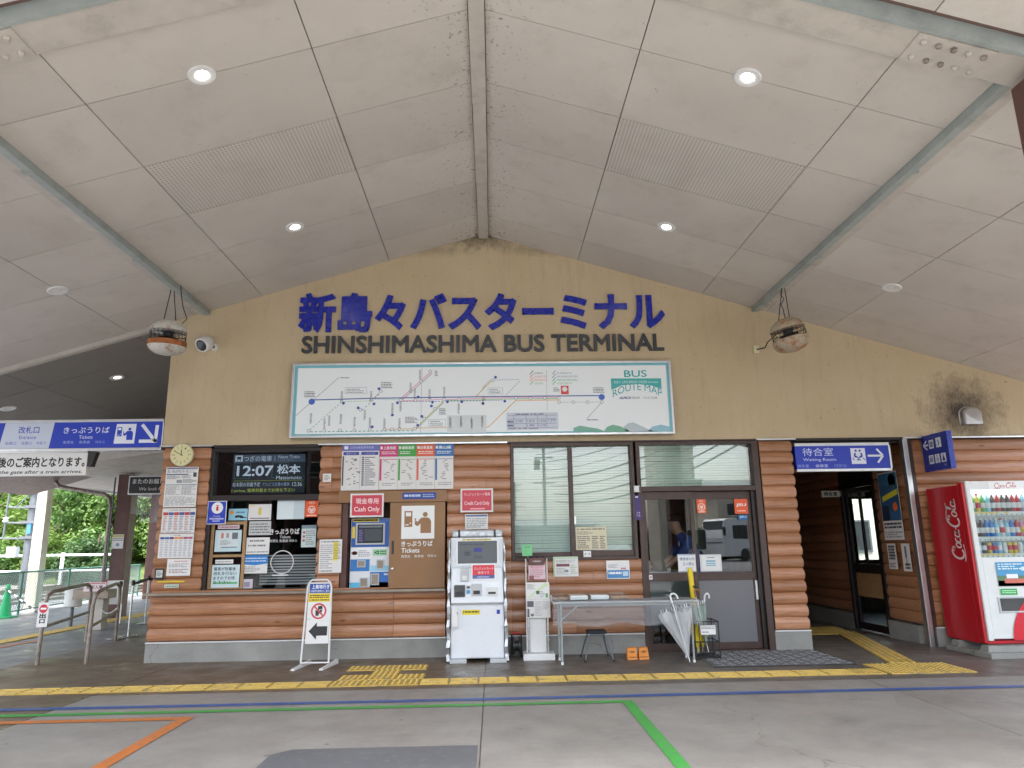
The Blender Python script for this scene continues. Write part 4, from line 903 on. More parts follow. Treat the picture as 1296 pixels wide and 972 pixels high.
def d_c(a):
    a.T('バス時刻表', .30, .90, .62, .955, INK)
    for k, c in enumerate(((50,70,140),(60,90,170),(70,60,120),(230,150,80),(220,140,90),(150,80,140),(190,90,120))): a.R(.03+.135*k,.78,.155+.135*k,.87,c); a.S(.05+.135*k,.06,.14+.135*k,.76,10,(160,165,185),.45,k+3)
def d_d(a): a.R(.28,.84,.85,.88,(205,110,110)); a.S(.08,.5,.9,.74,3,(150,150,158)); a.S(.1,.16,.9,.42,3,(150,120,130))
paper('notice_sheet', 'printed newsletter sheet at the top of the left pillar under the clock', -4.29, -3.87, 1.91, 2.43, draw=d_a, group='papers on the left pillar')
paper('notice_sheet', 'timetable with six alternating red and blue column heads on the left pillar', -4.29, -3.86, 1.58, 1.895, draw=d_b, group='papers on the left pillar')
paper('notice_sheet', 'bus timetable with a blue, orange and purple header row on the left pillar', -4.30, -3.86, 1.265, 1.57, draw=d_c, group='papers on the left pillar')
paper('notice_sheet', 'small plain white notice with few lines at the foot of the left pillar', -4.17, -3.87, 1.045, 1.255, draw=d_d, group='papers on the left pillar')
paper('info_card', 'small dark framed card on the lower left edge of the left pillar', -4.315, -4.20, 1.00, 1.14, base='black_plastic', draw=lambda a: (a.R(.15,.2,.85,.85,(205,212,208)), a.up(), a.S(.22,.3,.78,.75,4,(80,90,90))), cat='card')
paper('notice_strip', 'thin yellow strip across the bottom of the left pillar', -4.27, -3.93, 0.965, 0.985, base='yellow_cloth', cat='label strip')
paper('notice_strip', 'small pale green label under the yellow strip on the left pillar', -4.18, -4.0, 0.90, 0.94, draw=lambda a: (a.R(0,0,1,1,(190,215,200)), a.up(), a.S(.05,.2,.95,.8,1)), cat='label strip')
def d_list(a): a.S(.06,.90,.9,.96,1,(120,122,130)); a.S(.05,.12,.60,.86,12,(165,168,174)); a.R(.62,.36,.82,.92,(232,214,60)); a.up(); a.S(.64,.40,.95,.88,10,(150,145,100)); a.S(.05,.03,.6,.09,1)
paper('fare_list', 'white list with a yellow marked column left of the cash ticket machine', -2.245, -1.955, 1.05, 1.47, draw=d_list)
paper('stamp_card', 'small white printed card stuck high beside the fare poster', -2.24, -2.13, 2.21, 2.32, draw=lambda a: (a.S(.15,.2,.85,.85,4,(120,125,130))), cat='card')
# fare poster with five coloured columns, each a sheet of its own
def d_f(head, sub, sd, wide=False):
    def dd(a):
        a.R(0,.86 if wide else .73,1,1,head); a.up()
        if wide:
            a.R(.06,.90,.16,.97,WHITE); a.T('上高地線電車時刻表', .2,.91,.85,.965,(200,205,240)); a.R(.04,.77,.46,.84,(60,70,160)); a.R(.52,.77,.97,.84,(60,70,160)); a.up(); a.T('電車のりば', .12,.785,.38,.825,(190,195,235)); a.T('バスのりば', .60,.785,.88,.825,(190,195,235)); a.R(.02,.10,.06,.75,(70,72,84))
            rg = random.Random(sd)
            for k in range(26): u = rg.uniform(.10,.46); v = rg.uniform(.10,.72); a.R(u,v,u+.05,v+.018,(105,108,125))
            for k in range(15): a.R(.54,.10+.043*k,.60,.13+.043*k,(90,92,110)); a.R(.62,.105+.043*k,.62+rg.uniform(.1,.3),.125+.043*k,(130,132,150))
            a.line([a.q(.49,.04),a.q(.49,.84)], .004, (150,155,190))
        else:
            a.R(.04,.90,.16,.96,WHITE); a.T(sub, .20,.89,.88,.965,WHITE,.02); a.S(.1,.78,.9,.86,2,(235,235,235),.4,sd); a.R(.02,.20,.12,.68,head); a.R(.16,.66,.96,.672,head)
            rg = random.Random(sd)
            for k in range(12): u = rg.uniform(.2,.7); v = .22+.037*k; a.R(u,v,u+rg.uniform(.08,.25),v+.014,(120,122,132))
            a.S(.18,.08,.9,.16,2,(150,150,160),.4,sd+1)
    return dd
G5 = 'fare poster columns'
paper('fare_poster', 'wide white and violet train timetable sheet, leftmost of the poster row', -2.0, -1.505, 2.095, 2.70, draw=d_f((110,115,190), '', 3, True), cat='poster', group=G5, tilt=.002)
for (xa, xb, c, s, nm) in ((-1.50,-1.258,(205,55,125),'上高地線','fare poster sheet with a magenta heading'), (-1.255,-1.013,(60,165,60),'乗鞍高原','fare poster sheet with a green heading'), (-1.01,-0.768,(225,95,60),'白骨温泉','fare poster sheet with an orange heading'), (-0.765,-0.52,(25,110,180),'高山線','fare poster sheet with a blue heading, rightmost of the row')):
    paper('fare_poster', nm, xa, xb, 2.10, 2.695, draw=d_f(c, s, int(-xa*100)), cat='poster', group=G5, tilt=random.uniform(.001,.006))
RED = (205, 62, 80)
def d_red(l1, l2):
    def dd(a): a.R(.05,.07,.95,.93,RED); a.up(); a.T(l1, .16,.56,.84,.80,(250,225,228),.01); a.T(l2, .12,.18,.88,.44,(250,225,228),.015)
    return dd
paper('payment_notice', 'red and white Cash Only notice above the ticket machine', -1.86, -1.425, 1.745, 2.05, y=-0.09, draw=d_red('現金専用', 'Cash Only'), group='red payment notices')
def d_red2(a): a.R(.05,.07,.95,.93,RED); a.up(); a.T('クレジットカード専用', .10,.68,.90,.82,(250,225,228)); a.T('Credit Card Only', .12,.26,.88,.46,(250,225,228),.01); a.R(.30,.12,.75,.17,(240,180,190))
paper('payment_notice', 'red and white Credit Card Only notice on the siding', -0.425, 0.005, 1.79, 2.10, draw=d_red2, group='red payment notices')
paper('payment_notice', 'small white sheet of instructions below the Credit Card Only notice', -0.365, -0.065, 1.57, 1.765, draw=lambda a: (a.R(.03,.84,.97,.95,(70,90,150)), a.up(), a.S(.06,.1,.94,.78,6,(150,152,158))), group='red payment notices')
# notices around the main window
paper('window_notice', 'cream timetable sheet inside the lower corner of the blind window', 1.09, 1.50, 1.285, 1.58, y=0.036, draw=lambda a: (a.R(0,0,1,1,(214,206,178)), a.up(), a.S(.05,.86,.95,.95,1,(120,115,95),.6), a.S(.05,.66,.55,.82,4,(140,135,118)), a.S(.05,.05,.45,.62,7,(110,105,92),.55), a.S(.52,.05,.72,.62,7,(110,105,92),.55,2), a.S(.78,.05,.95,.62,7,(110,105,92),.55,3)))
paper('window_notice', 'tiny white tag with two dots on the sill of the blind window', 1.175, 1.275, 1.195, 1.275, y=-0.036, draw=lambda a: (a.R(.18,.4,.3,.6,INK), a.R(.7,.4,.82,.6,INK)), cat='label')
paper('flyer', 'white flyer with green border and a dark headline below the blind window', 0.775, 1.10, 0.955, 1.205, draw=lambda a: (a.R(0,0,.08,1,(190,215,175)), a.R(.08,.88,1,1,(195,215,190)), a.R(.12,.50,.65,.64,(120,70,85)), a.S(.12,.70,.9,.84,3,(150,155,150)), a.S(.12,.1,.6,.44,5,(165,170,165)), a.R(.45,.22,.6,.32,(130,135,150)), a.S(.68,.12,.95,.6,5,(170,190,160))), cat='flyer', tilt=.004)
paper('flyer', 'blue and white flyer with a train picture near the door', 1.465, 1.765, 0.915, 1.145, draw=lambda a: (a.R(.03,.05,.97,.48,(70,135,190)), a.up(), a.S(.08,.22,.65,.42,1,WHITE,.6), a.S(.08,.60,.5,.80,3,(150,155,165)), a.R(.62,.52,.85,.60,(200,120,140)), a.R(.70,.15,.93,.4,(190,215,235))), cat='flyer', tilt=.003)
paper('sticker', 'narrow purple strip fixed to the post left of the doors', 1.875, 1.965, 1.66, 1.985, y=-0.034, base='paper', draw=lambda a: (a.R(0,0,1,1,(58,34,105)), a.up(), a.R(.2,.9,.6,.95,WHITE), a.T('バス', .25,.12,.8,.34,(205,200,225))), cat='sticker')
t = thing('door_sensor', 'small pale box mounted on the post above the purple strip', 'sensor', (1.92, -0.05, 2.02)); MB().box(1.875, 1.955, -0.085, -0.031, 2.02, 2.105).build('case', 'white_metal', t, bevel=.006); MB().box(1.94, 1.952, -0.088, -0.0855, 2.03, 2.095).build('lens', 'black_plastic', t)
def d_dn(a): a.R(.02,.94,.98,.98,(80,150,205)); a.R(.02,.02,.98,.05,(80,150,205)); a.T('関係者以外', .12,.64,.96,.82,(70,100,150),.01); a.T('立入禁止', .26,.36,.90,.55,(70,100,150),.01); a.S(.4,.12,.8,.26,2,(150,160,170))
paper('door_notice', 'white staff only notice with blue edges on the left sliding door', 2.42, 2.655, 0.985, 1.21, y=0.012, draw=d_dn)
paper('door_notice', 'white notice with thin frame and three blue lines on the right sliding door', 2.725, 3.01, 0.985, 1.20, y=0.058, draw=lambda a: (a.R(.05,.06,.95,.07,(120,160,180)), a.R(.05,.93,.95,.94,(120,160,180)), a.R(.05,.06,.06,.94,(120,160,180)), a.R(.94,.06,.95,.94,(120,160,180)), a.S(.32,.78,.68,.88,1,(90,130,150)), a.R(.28,.56,.72,.66,(125,175,200)), a.R(.28,.44,.72,.51,(125,175,200)), a.R(.28,.32,.72,.39,(125,175,200))))
ORG = (232, 92, 40)
def d_aed(a): a.R(0,0,1,1,ORG); a.up(); a.T('AED', .25,.80,.75,.94,(250,215,195)); a.ring(*a.q(.5,.44), .040, .050, (250,225,215), 18); a.circle(*a.q(.41,.47), .014, (250,225,215), 10); a.circle(*a.q(.59,.47), .014, (250,225,215), 10); a.poly([a.q(.28,.45),a.q(.5,.24),a.q(.72,.45)], (250,225,215)); a.R(.15,.06,.85,.13,(250,215,195))
paper('sticker', 'orange heart AED sticker on the right sliding door', 2.735, 2.86, 1.74, 1.925, y=0.060, draw=d_aed, cat='sticker')
paper('sticker', 'orange square sticker with white letters in the upper corner of the right sliding door', 3.245, 3.425, 1.725, 1.92, y=0.060, draw=lambda a: (a.R(0,0,1,1,ORG), a.up(), a.T('JSU', .12,.46,.88,.70,WHITE,.03), a.S(.2,.14,.8,.26,1,(250,215,195))), cat='sticker')
paper('sticker', 'small blue sticker right below the orange square one on the right door', 3.285, 3.41, 1.645, 1.705, y=0.060, draw=lambda a: (a.R(0,0,1,1,(30,105,165)), a.up(), a.T('JSU', .12,.35,.88,.85,(190,215,235),.02)), cat='sticker')
paper('sticker', 'tiny white label with a dark mark low on the left sliding door', 2.03, 2.075, 0.895, 0.955, y=0.0185, draw=lambda a: a.R(.35,.3,.65,.7,INK), cat='sticker')
# ticket office window
YW = 0.072
def d_i(a): a.R(.04,.03,.96,.97,(35,62,190)); a.up(); a.circle(*a.q(.52,.70), .075, WHITE, 24); a.up(); a.T('i', .45,.58,.59,.83,(205,45,60),.02); a.T('Tourist', .34,.31,.70,.38,(215,222,245)); a.T('Information', .16,.20,.88,.29,(235,238,250),.02); a.R(.3,.12,.7,.16,(190,200,240))
paper('information_sign', 'blue tourist information sticker with a red letter i on the ticket window', -3.735, -3.485, 1.685, 1.985, y=-0.004, draw=d_i, cat='sign')
paper('sticker', 'pale blue card sticker beside the information sign', -3.48, -3.235, 1.735, 1.885, y=YW, draw=lambda a: (a.R(0,0,1,1,(150,205,228)), a.up(), a.circle(*a.q(.16,.68), .028, (235,160,70), 12), a.S(.36,.58,.85,.82,1,(90,120,150)), a.line([a.q(.35,.30), a.q(.58,.36), a.q(.78,.24)], .03, BLACK), a.S(.6,.16,.95,.34,1,BLACK)), cat='sticker')
paper('window_sheet', 'white sheet with a small gold drawing at the top of the ticket window', -3.225, -2.925, 1.735, 1.94, y=YW, draw=lambda a: (a.R(.05,.86,.25,.94,(230,215,120)), a.R(.44,.32,.56,.78,(222,196,80)), a.R(.08,.08,.92,.14,(110,112,120))), group='sheets on the ticket window')
paper('window_sheet', 'greyish handwritten sheet right below the gold drawing sheet', -3.205, -2.92, 1.54, 1.72, y=YW+.004, draw=lambda a: (a.R(0,0,1,1,(196,200,200)), a.up(), a.S(.06,.12,.94,.9,4,(120,122,126),.45,7)), group='sheets on the ticket window')
paper('window_sheet', 'white sheet with two brushed lines in the middle of the ticket window', -3.225, -2.925, 1.295, 1.51, y=YW, draw=lambda a: (a.S(.14,.72,.82,.90,1,(120,122,128),.5,2), a.S(.08,.44,.92,.62,1,(120,122,128),.5,3), a.S(.05,.10,.95,.18,1,(95,97,104),.6,4)), group='sheets on the ticket window')
paper('window_sheet', 'white sheet with a broad blue wave heading beside the speaking hole', -3.245, -2.935, 1.055, 1.285, y=YW, draw=lambda a: (a.poly([a.q(0,.50),a.q(.5,.44),a.q(1,.54),a.q(1,1),a.q(0,1)], (45,130,205)), a.up(), a.S(.06,.62,.94,.92,2,(215,230,245),.35), a.S(.06,.08,.7,.4,4,(150,152,158))), group='sheets on the ticket window')
paper('window_sheet', 'blank pale sheet stuck at the top right of the ticket window', -2.85, -2.49, 1.74, 1.985, y=YW, draw=lambda a: (a.R(0,0,.6,1,(222,236,240)), a.R(.6,0,1,1,(200,216,224))), group='sheets on the ticket window')
paper('sticker', 'orange heart AED sticker at the right edge of the ticket window', -2.485, -2.31, 1.765, 1.98, y=YW, draw=d_aed, cat='sticker')
paper('window_sheet', 'grey green price sheet on the right edge of the ticket window', -2.515, -2.325, 1.375, 1.66, y=YW, draw=lambda a: (a.R(0,0,1,1,(196,212,212)), a.up(), a.R(0,.84,1,1,(120,140,150)), a.S(.3,.1,.92,.78,7,(130,140,145)), a.R(.1,.62,.25,.72,(190,90,90)), a.R(.1,.44,.25,.54,(190,90,90)), a.R(.1,.26,.25,.36,(190,90,90))), group='sheets on the ticket window')
paper('window_sheet', 'pink strip at the top of the wooden notice frame', -3.60, -3.32, 1.625, 1.675, y=0.05, draw=lambda a: (a.R(0,0,1,1,(214,190,198)), a.up(), a.S(.05,.2,.95,.8,1,(150,110,125))), cat='label strip')
paper('window_sheet', 'light blue notice with small pictures in the upper wooden frame', -3.625, -3.285, 1.335, 1.61, y=0.05, draw=lambda a: (a.R(0,0,1,1,(196,222,228)), a.up(), a.R(.10,.16,.90,.92,(214,226,230)), a.up(), a.R(.22,.62,.32,.86,(200,130,120)), a.R(.42,.64,.52,.86,(180,150,140)), a.R(.64,.58,.86,.88,(110,116,126)), a.S(.2,.3,.6,.54,4,(150,158,160)), a.R(.24,.18,.86,.22,(80,110,140))))
paper('window_sheet', 'white strip resting above the lower sheet in the wooden frame', -3.60, -3.37, 1.185, 1.235, y=0.05, draw=lambda a: a.S(.05,.2,.9,.8,1,(170,175,175)), cat='label strip')
paper('window_sheet', 'handwritten Japanese notice with a green underline in the lower wooden frame', -3.635, -3.28, 0.885, 1.17, y=0.05, draw=lambda a: (a.R(0,0,1,1,(206,226,230)), a.up(), a.T('電車が到着後', .07,.74,.86,.90,(50,62,90),.015), a.T('改札を行ない', .07,.54,.90,.70,(50,62,90),.015), a.T('ますのでお待', .07,.34,.84,.50,(50,62,90),.015), a.R(.06,.16,.94,.24,(95,185,110)), a.up(), a.T('ち下さい', .07,.16,.70,.31,(50,62,90),.015)))
paper('window_sheet', 'small pale picture card at the bottom edge of the ticket window', -3.255, -3.11, 0.87, 0.985, y=YW, draw=lambda a: (a.R(0,0,1,1,(206,200,210)), a.up(), a.R(.25,.15,.75,.7,(150,140,165))), cat='card')
t = thing('window_lettering', 'white ticket office lettering stuck on the glass over the speaking hole', 'lettering', (-2.74, 0.07, 1.44))
a = Art((0,0.0775,0)); a.text('きっぷうりば', -2.93, 1.545, -2.545, 1.62, (232,235,238), .02); a.text('Tickets', -2.80, 1.495, -2.66, 1.53, (225,228,232)); a.text('售票处 售票處 매표소', -2.93, 1.445, -2.57, 1.48, (225,228,232)); a.rect(-2.87,1.02,-2.66,1.035,(225,230,232)); a.build('letters', t)
# LED departure board behind the upper light
t = thing('departure_display', 'dark departure display behind glass showing 12:07 and train text', 'display', (-3.1, 0.4, 2.1))
MB().box(-3.60, -2.585, 0.40, 0.50, 2.095, 2.655).build('case', 'black_plastic', t, bevel=.004)
a = Art((0,0.3995,0)); a.rect(-3.59,2.105,-2.595,2.645,(34,42,52)).up(); a.rect(-3.58,2.535,-2.60,2.64,(70,84,104)).up(); LW = (196,206,224)
a.rect(-3.56,2.548,-3.46,2.632,LW).up(); a.rect(-3.54,2.575,-3.48,2.615,(50,60,74)); a.circle(-3.53,2.562,.008,(50,60,74),8); a.circle(-3.49,2.562,.008,(50,60,74),8)
a.text('つぎの電車', -3.44, 2.548, -3.06, 2.625, LW); a.rect(-3.02,2.55,-3.015,2.62,LW); a.text('Next Train', -2.97, 2.585, -2.68, 2.63, LW); a.text('다음 열차', -2.97, 2.55, -2.75, 2.572, (120,134,156)); a.text('12:07', -3.53, 2.345, -3.03, 2.49, (208,214,232), .02); a.text('松本', -2.98, 2.37, -2.66, 2.50, (208,214,232), .02); a.text('Matsumoto', -2.985, 2.295, -2.64, 2.345, LW)
a.rect(-3.56,2.278,-2.62,2.283,(150,160,60)); a.text('松本駅の到着予定', -3.575, 2.20, -3.2, 2.26, LW); a.text('アルピコ交通の電車', -3.17, 2.205, -2.80, 2.255, (150,165,200)); a.text('12:36', -2.76, 2.20, -2.63, 2.255, LW); a.text('1 arrives. 電車到着までお待ち下さい', -3.58, 2.125, -2.72, 2.175, (190,200,80)); a.build('screen', t, 'led')

# ================================================================ WALL CLOCK
t = thing('wall_clock', 'round cream wall clock at the top of the left pillar', 'clock', (-4.09, -0.06, 2.45))
cx, cz = -4.095, 2.588
MB().lathe([(0.150,0.0),(0.152,0.03),(0.145,0.042),(0.137,0.044)], (cx, -0.045, cz), 36, 'y').build('case', 'cream_clock', t, smooth=True)
a = Art((cx,-0.0895,cz)); a.circle(0,0,.135,(226,220,170),36).up()
for k in range(12):
    an = k*math.pi/6; a.line([(.112*math.sin(an),.112*math.cos(an)),(.126*math.sin(an),.126*math.cos(an))], .005 if k % 3 else .009, (70,66,50))
for k, s in ((12,'12'),(3,'3'),(6,'6'),(9,'9'),(1,'1'),(2,'2'),(4,'4'),(5,'5'),(7,'7'),(8,'8'),(10,'10'),(11,'11')):
    an = k*math.pi/6; a.text(s, .095*math.sin(an)-.010, .095*math.cos(an)-.010, .095*math.sin(an)+.010, .095*math.cos(an)+.010, (80,76,60))
a.build('dial', t); a = Art((cx,-0.0925,cz)); a.line([(0,0),(-.006,.07)], .010, BLACK); a.line([(.02,-.012),(-.095,.052)], .007, BLACK); a.circle(0,0,.009,BLACK,10); a.build('hands', t)
# ================================================================ CASH TICKET MACHINE (in the niche)
t = thing('cash_ticket_machine', 'blue and white cash ticket machine with a screen set in the wall niche', 'ticket machine', (-1.6, 0.2, 0.84))
x0, x1 = -1.865, -1.36
MB().box(x0, x1, 0.05, 0.48, 0.842, 1.735).build('body', 'machine_white', t, bevel=.006)
a = Art((0,0.0495,0)); a.rect(x0+.006,1.365,x1-.006,1.73,(30,90,175)).up(); a.rect(x0+.02,1.69,-1.50,1.728,(225,200,60)); a.rect(x0+.015,1.48,-1.81,1.63,(230,205,60)); a.rect(-1.50,1.69,-1.375,1.722,(60,110,190)); a.scrib(-1.83,1.695,-1.52,1.725,1,(90,80,40),.6,4)
a.rect(x0+.006,1.06,-1.61,1.21,(45,125,200)); a.rect(x0+.006,.85,-1.72,.92,(90,190,230)); a.rect(-1.60,1.06,-1.365,1.13,(150,210,235)); a.rect(-1.60,.85,-1.365,1.05,(40,110,190)); a.rect(-1.60,.85,-1.365,.92,(90,190,230)); a.rect(x0+.02,1.225,-1.59,1.36,(238,240,242)); a.rect(-1.57,1.255,-1.39,1.335,(150,205,160)).up()
a.scrib(-1.76,1.24,-1.60,1.33,4,(160,162,170),.5,3); a.circle(-1.81,1.29,.04,(120,70,60),14,.025); a.circle(-1.81,1.29,.02,(40,45,70),12); a.line([(-1.55,1.295),(-1.50,1.315),(-1.50,1.275),(-1.55,1.295)], .012, (40,90,60)); a.scrib(-1.48,1.265,-1.40,1.325,2,(70,120,90)); a.scrib(-1.42,1.0,-1.37,1.04,1,WHITE); a.build('front_print', t)
sc_ = MB().frame(-1.80, -1.42, 1.395, 1.675, 0.03, 0.049, 0.022).build('screen_bezel', 'machine_grey', t, bevel=.003)
MB().box(-1.778, -1.442, 0.040, 0.049, 1.417, 1.653).build('screen', 'dark_screen', sc_)
a = Art((0,0.0395,0)); a.rect(-1.765,1.43,-1.70,1.60,(64,62,110)); a.rect(-1.69,1.44,-1.46,1.60,(58,66,76)); a.rect(-1.76,1.615,-1.46,1.64,(110,120,128)); a.up(); a.scrib(-1.76,1.44,-1.71,1.59,5,(110,108,150)); a.build('screen_print', sc_)
for nm, (xa, xb, za, zb) in {'card_slot': (-1.77,-1.66,1.11,1.20), 'coin_slot': (-1.52,-1.42,1.085,1.205), 'ticket_tray': (-1.73,-1.62,.86,.98), 'coin_tray': (-1.59,-1.48,.885,1.03)}.items():
    p = MB().frame(xa, xb, za, zb, 0.03, 0.0488, 0.014).build(nm, 'machine_grey', t, bevel=.002)
    MB().box(xa+.014, xb-.014, 0.042, 0.0488, za+.014, zb-.014).build('recess', 'ledge', p)

# ================================================================ CARD TICKET MACHINE (free standing)
t = thing('card_ticket_machine', 'tall white card ticket machine with silver padding on its sides', 'ticket machine', (-0.2, -0.3, 0.0))
MB().box(-0.525, 0.125, -0.50, -0.08, 0.045, 1.46).build('cabinet', 'machine_white', t, bevel=.012)
MB().box(-0.505, 0.105, -0.508, -0.501, 0.06, 0.64).build('service_door', 'machine_white', t, bevel=.003)
b = MB(); b.hexa([(-0.515,-0.60,0.69),(0.12,-0.60,0.69),(0.12,-0.50,0.66),(-0.515,-0.50,0.66),(-0.51,-0.555,1.09),(0.105,-0.555,1.09),(0.105,-0.501,1.11),(-0.51,-0.501,1.11)]); b.build('control_panel', 'machine_white', t, bevel=.008)
bz = MB().frame(-0.465, 0.075, 1.12, 1.445, -0.525, -0.5005, 0.03).build('screen_bezel', 'machine_white', t, bevel=.004)
MB().box(-0.435, 0.045, -0.512, -0.5005, 1.15, 1.415).build('screen', 'dark_screen', bz)
a = Art((0,-0.5125,0)); a.rect(-.43,1.155,.04,1.41,(92,98,102)).up(); a.rect(-.24,1.285,-.14,1.335,(52,60,140)); a.rect(-.36,1.235,-.28,1.30,(80,86,90)); a.rect(-.24,1.205,-.14,1.245,(78,84,88)); a.scrib(-.41,1.365,-.1,1.395,1,(60,66,78)); a.rect(-.43,1.405,-.2,1.41,(60,70,120)); a.up(); a.scrib(-.35,1.25,-.29,1.29,2,(40,44,48)); a.build('screen_print', bz)
a = Art((0,-0.5255,0)); a.rect(-.38,1.423,-.02,1.443,(232,215,110)).up(); a.scrib(-.37,1.426,-.04,1.441,1,(120,110,60),.6); a.build('yellow_strip', bz)
def on_panel(z): return -0.60 + (z-0.69)/0.40*0.045
for nm, (xa, xb, za, zb, mt) in {'contactless_reader': (-.40,-.30,.94,1.09,'machine_grey'), 'ticket_outlet': (-.475,-.345,.76,.90,'dark_screen'), 'coin_tray': (-.265,-.145,.77,.91,'machine_grey'), 'receipt_slot': (-.085,.045,.77,.87,'vend_white')}.items():
    y = on_panel(za)
    p = MB().box(xa, xb, y-0.02, y+0.03, za, zb).build(nm, mt, t, bevel=.006)
    MB().box(xa+.02, xb-.02, y-.0225, y-.0202, za+.02, za+(zb-za)*.45).build('slot', 'black_plastic' if nm != 'contactless_reader' else 'vend_white', p)
a = Art((0,-.606,0)); a.rect(-.325,.80,-.285,.84,(60,150,205)); a.rect(-.325,.86,-.285,.885,(80,84,92)); a.rect(-.33,.75,-.275,.78,(238,238,240)); a.build('labels', t)
a = Art((0,-.580,0)); a.rect(-.27,.955,.025,1.14,(238,238,240)).up(); a.rect(-.255,1.01,.012,1.13,(215,60,75)); a.rect(-.255,.97,.012,1.012,(80,100,160)).up(); a.text('クレジットカード', -.235, 1.07, 0.0, 1.105, (250,225,228)); a.text('専用です', -.19, 1.025, -.05, 1.055, (250,225,228)); a.scrib(-.2,.98,-.05,1.0,1,(200,210,235)); nb = a.build('red_notice', t)
a = Art((0,-.5085,0)); a.rect(-.385,.545,-.17,.605,(232,214,50)).up(); a.scrib(-.375,.565,-.18,.592,1,(90,80,20),.7); a.rect(.035,.55,.075,.60,(40,66,170)); a.circle(-.45,.565,.016,(120,125,130),12).up(); a.circle(-.45,.565,.010,(200,205,208),10); a.build('labels', t)
MB().hexa([(-.50,-.60,.42),(-.43,-.60,.42),(-.43,-.585,.42),(-.50,-.585,.42),(-.505,-.60,.66),(-.45,-.60,.66),(-.45,-.585,.66),(-.505,-.585,.66)]).build('hanging_tag', 'paper', t)
def pad(xa, xb, xa2, xb2):
    b = MB(); n = 18
    for k in range(n):
        u0, u1 = k/n, (k+1)/n
        def pt(u): z = 0.02+1.42*u; return (xa+(xa2-xa)*u + .006*math.sin(u*37+xa*9), xb+(xb2-xb)*u + .006*math.sin(u*29+xb*7), z)
        p, q = pt(u0), pt(u1); j0, j1 = .012*math.sin(u0*41), .012*math.sin(u1*41)
        b.hexa([(p[0],-.53+j0,p[2]),(p[1],-.53+j0,p[2]),(p[1],-.06,p[2]),(p[0],-.06,p[2]),(q[0],-.53+j1,q[2]),(q[1],-.53+j1,q[2]),(q[1],-.06,q[2]),(q[0],-.06,q[2])])
    return b.build('side_padding', 'foil', t, smooth=True)
pad(-.575,-.53,-.545,-.527); pad(.13,.172,.128,.142)
b = MB(); b.box(-.52, .12, -.30, -.07, 1.463, 1.555); b.build('top_padding', 'foil', t, bevel=.02)
for xx in (-.43, .02): MB().box(xx-.014, xx+.014, -.305, -.065, 1.464, 1.56).build('strap', 'black_plastic', t)
for xx in (-.43, .05): MB().box(xx-.10, xx+.10, -.56, -.35, 0.0, .043).build('foot', 'machine_grey', t, bevel=.004)
t = thing('cable_reel', 'black cable reel with a red handle tucked beside the card machine', 'cable reel', (0.29, -0.15, 0))
MB().lathe([(0.10,-.05),(0.11,-.045),(0.11,-.03),(0.06,-.028),(0.06,.028),(0.11,.03),(0.11,.045),(0.10,.05)], (0.28,-.17,.14), 24, 'x').build('drum', 'black_plastic', t, smooth=True)
b = MB(); b.tube([(.22,-.17,0.0),(.22,-.17,.27),(.34,-.17,.27),(.34,-.17,0.0)], .009, 8); b.build('stand', 'black_plastic', t); MB().tube([(.23,-.17,.285),(.33,-.17,.285)], .012, 8).build('handle', 'red_paint', t)

# ================================================================ ROLLING NOTICE STAND
t = thing('notice_stand', 'white tubular notice stand with a black left arrow and no entry style symbol', 'sign stand', (-2.1, -0.55, 0))
def fr(x, z): return (x + 0.004*z*10*0.0, -0.62+0.10*z, z)
path = [fr(-2.27,.045), fr(-2.258,.5), fr(-2.25,.90), fr(-2.235,.955), fr(-2.20,.985), fr(-2.02,.985), fr(-1.985,.955), fr(-1.965,.90), fr(-1.955,.5), fr(-1.945,.045)]
MB().tube(path, .012, 8).build('frame', 'white_metal', t, smooth=True)
MB().tube([fr(-2.27,.05), fr(-1.945,.05)], .010, 8).build('lower_bar', 'white_metal', t)
for xx in (-2.27, -1.945): MB().hexa([(xx-.06,-.84,0),(xx-.01,-.85,0),(xx+.065,-.36,0),(xx+.015,-.35,0),(xx-.055,-.83,.018),(xx-.015,-.84,.018),(xx+.06,-.36,.05),(xx+.02,-.35,.05)]).build('foot', 'white_metal', t, bevel=.005)
ax = Vector((1,0,0)); vv = Vector((0,0.10,1)).normalized()
MB().hexa([fr(-2.238,.26), fr(-1.965,.26), (fr(-1.965,.26)[0], fr(0,.26)[1]+.006, .26), (-2.238, fr(0,.26)[1]+.006, .26), fr(-2.232,.955), fr(-1.975,.955), (-1.975, fr(0,.955)[1]+.006, .955), (-2.232, fr(0,.955)[1]+.006, .955)]).build('board', 'paper', t)
a = Art((0,-0.6212,0), (1,0,0), (0,.10,1))
a.rect(-2.225,.835,-1.975,.945,(30,70,155)); a.rect(-2.23,.735,-1.972,.832,(232,205,40)).up(); a.text('上高地行き', -2.20, .885, -1.99, .935, (235,240,250), .02); a.text('は電車到着後のご案内', -2.215, .845, -1.985, .875, (220,228,245)); a.scrib(-2.22,.775,-1.985,.82,2,(90,80,20),.6); a.scrib(-2.22,.745,-1.985,.768,1,(90,80,20),.6)
a.ring(-2.10,.628,.072,.092,(200,60,75),30); a.poly([(-2.135,.575),(-2.10,.575),(-2.09,.63),(-2.14,.64)], (40,40,44)); a.poly([(-2.11,.64),(-2.055,.655),(-2.06,.69),(-2.11,.685)], BLACK); a.poly([(-2.10,.60),(-2.065,.60),(-2.055,.65),(-2.09,.64)], (60,62,68)); a.up(); a.line([(-2.155,.685),(-2.045,.572)], .018, (200,60,75)); a.scrib(-2.235,.535,-2.19,.545,1,(120,120,125))
a.poly([(-2.205,.40),(-2.11,.305),(-2.11,.35),(-1.985,.35),(-1.985,.455),(-2.11,.455),(-2.11,.50)], (28,28,30)); a.build('board_print', t)

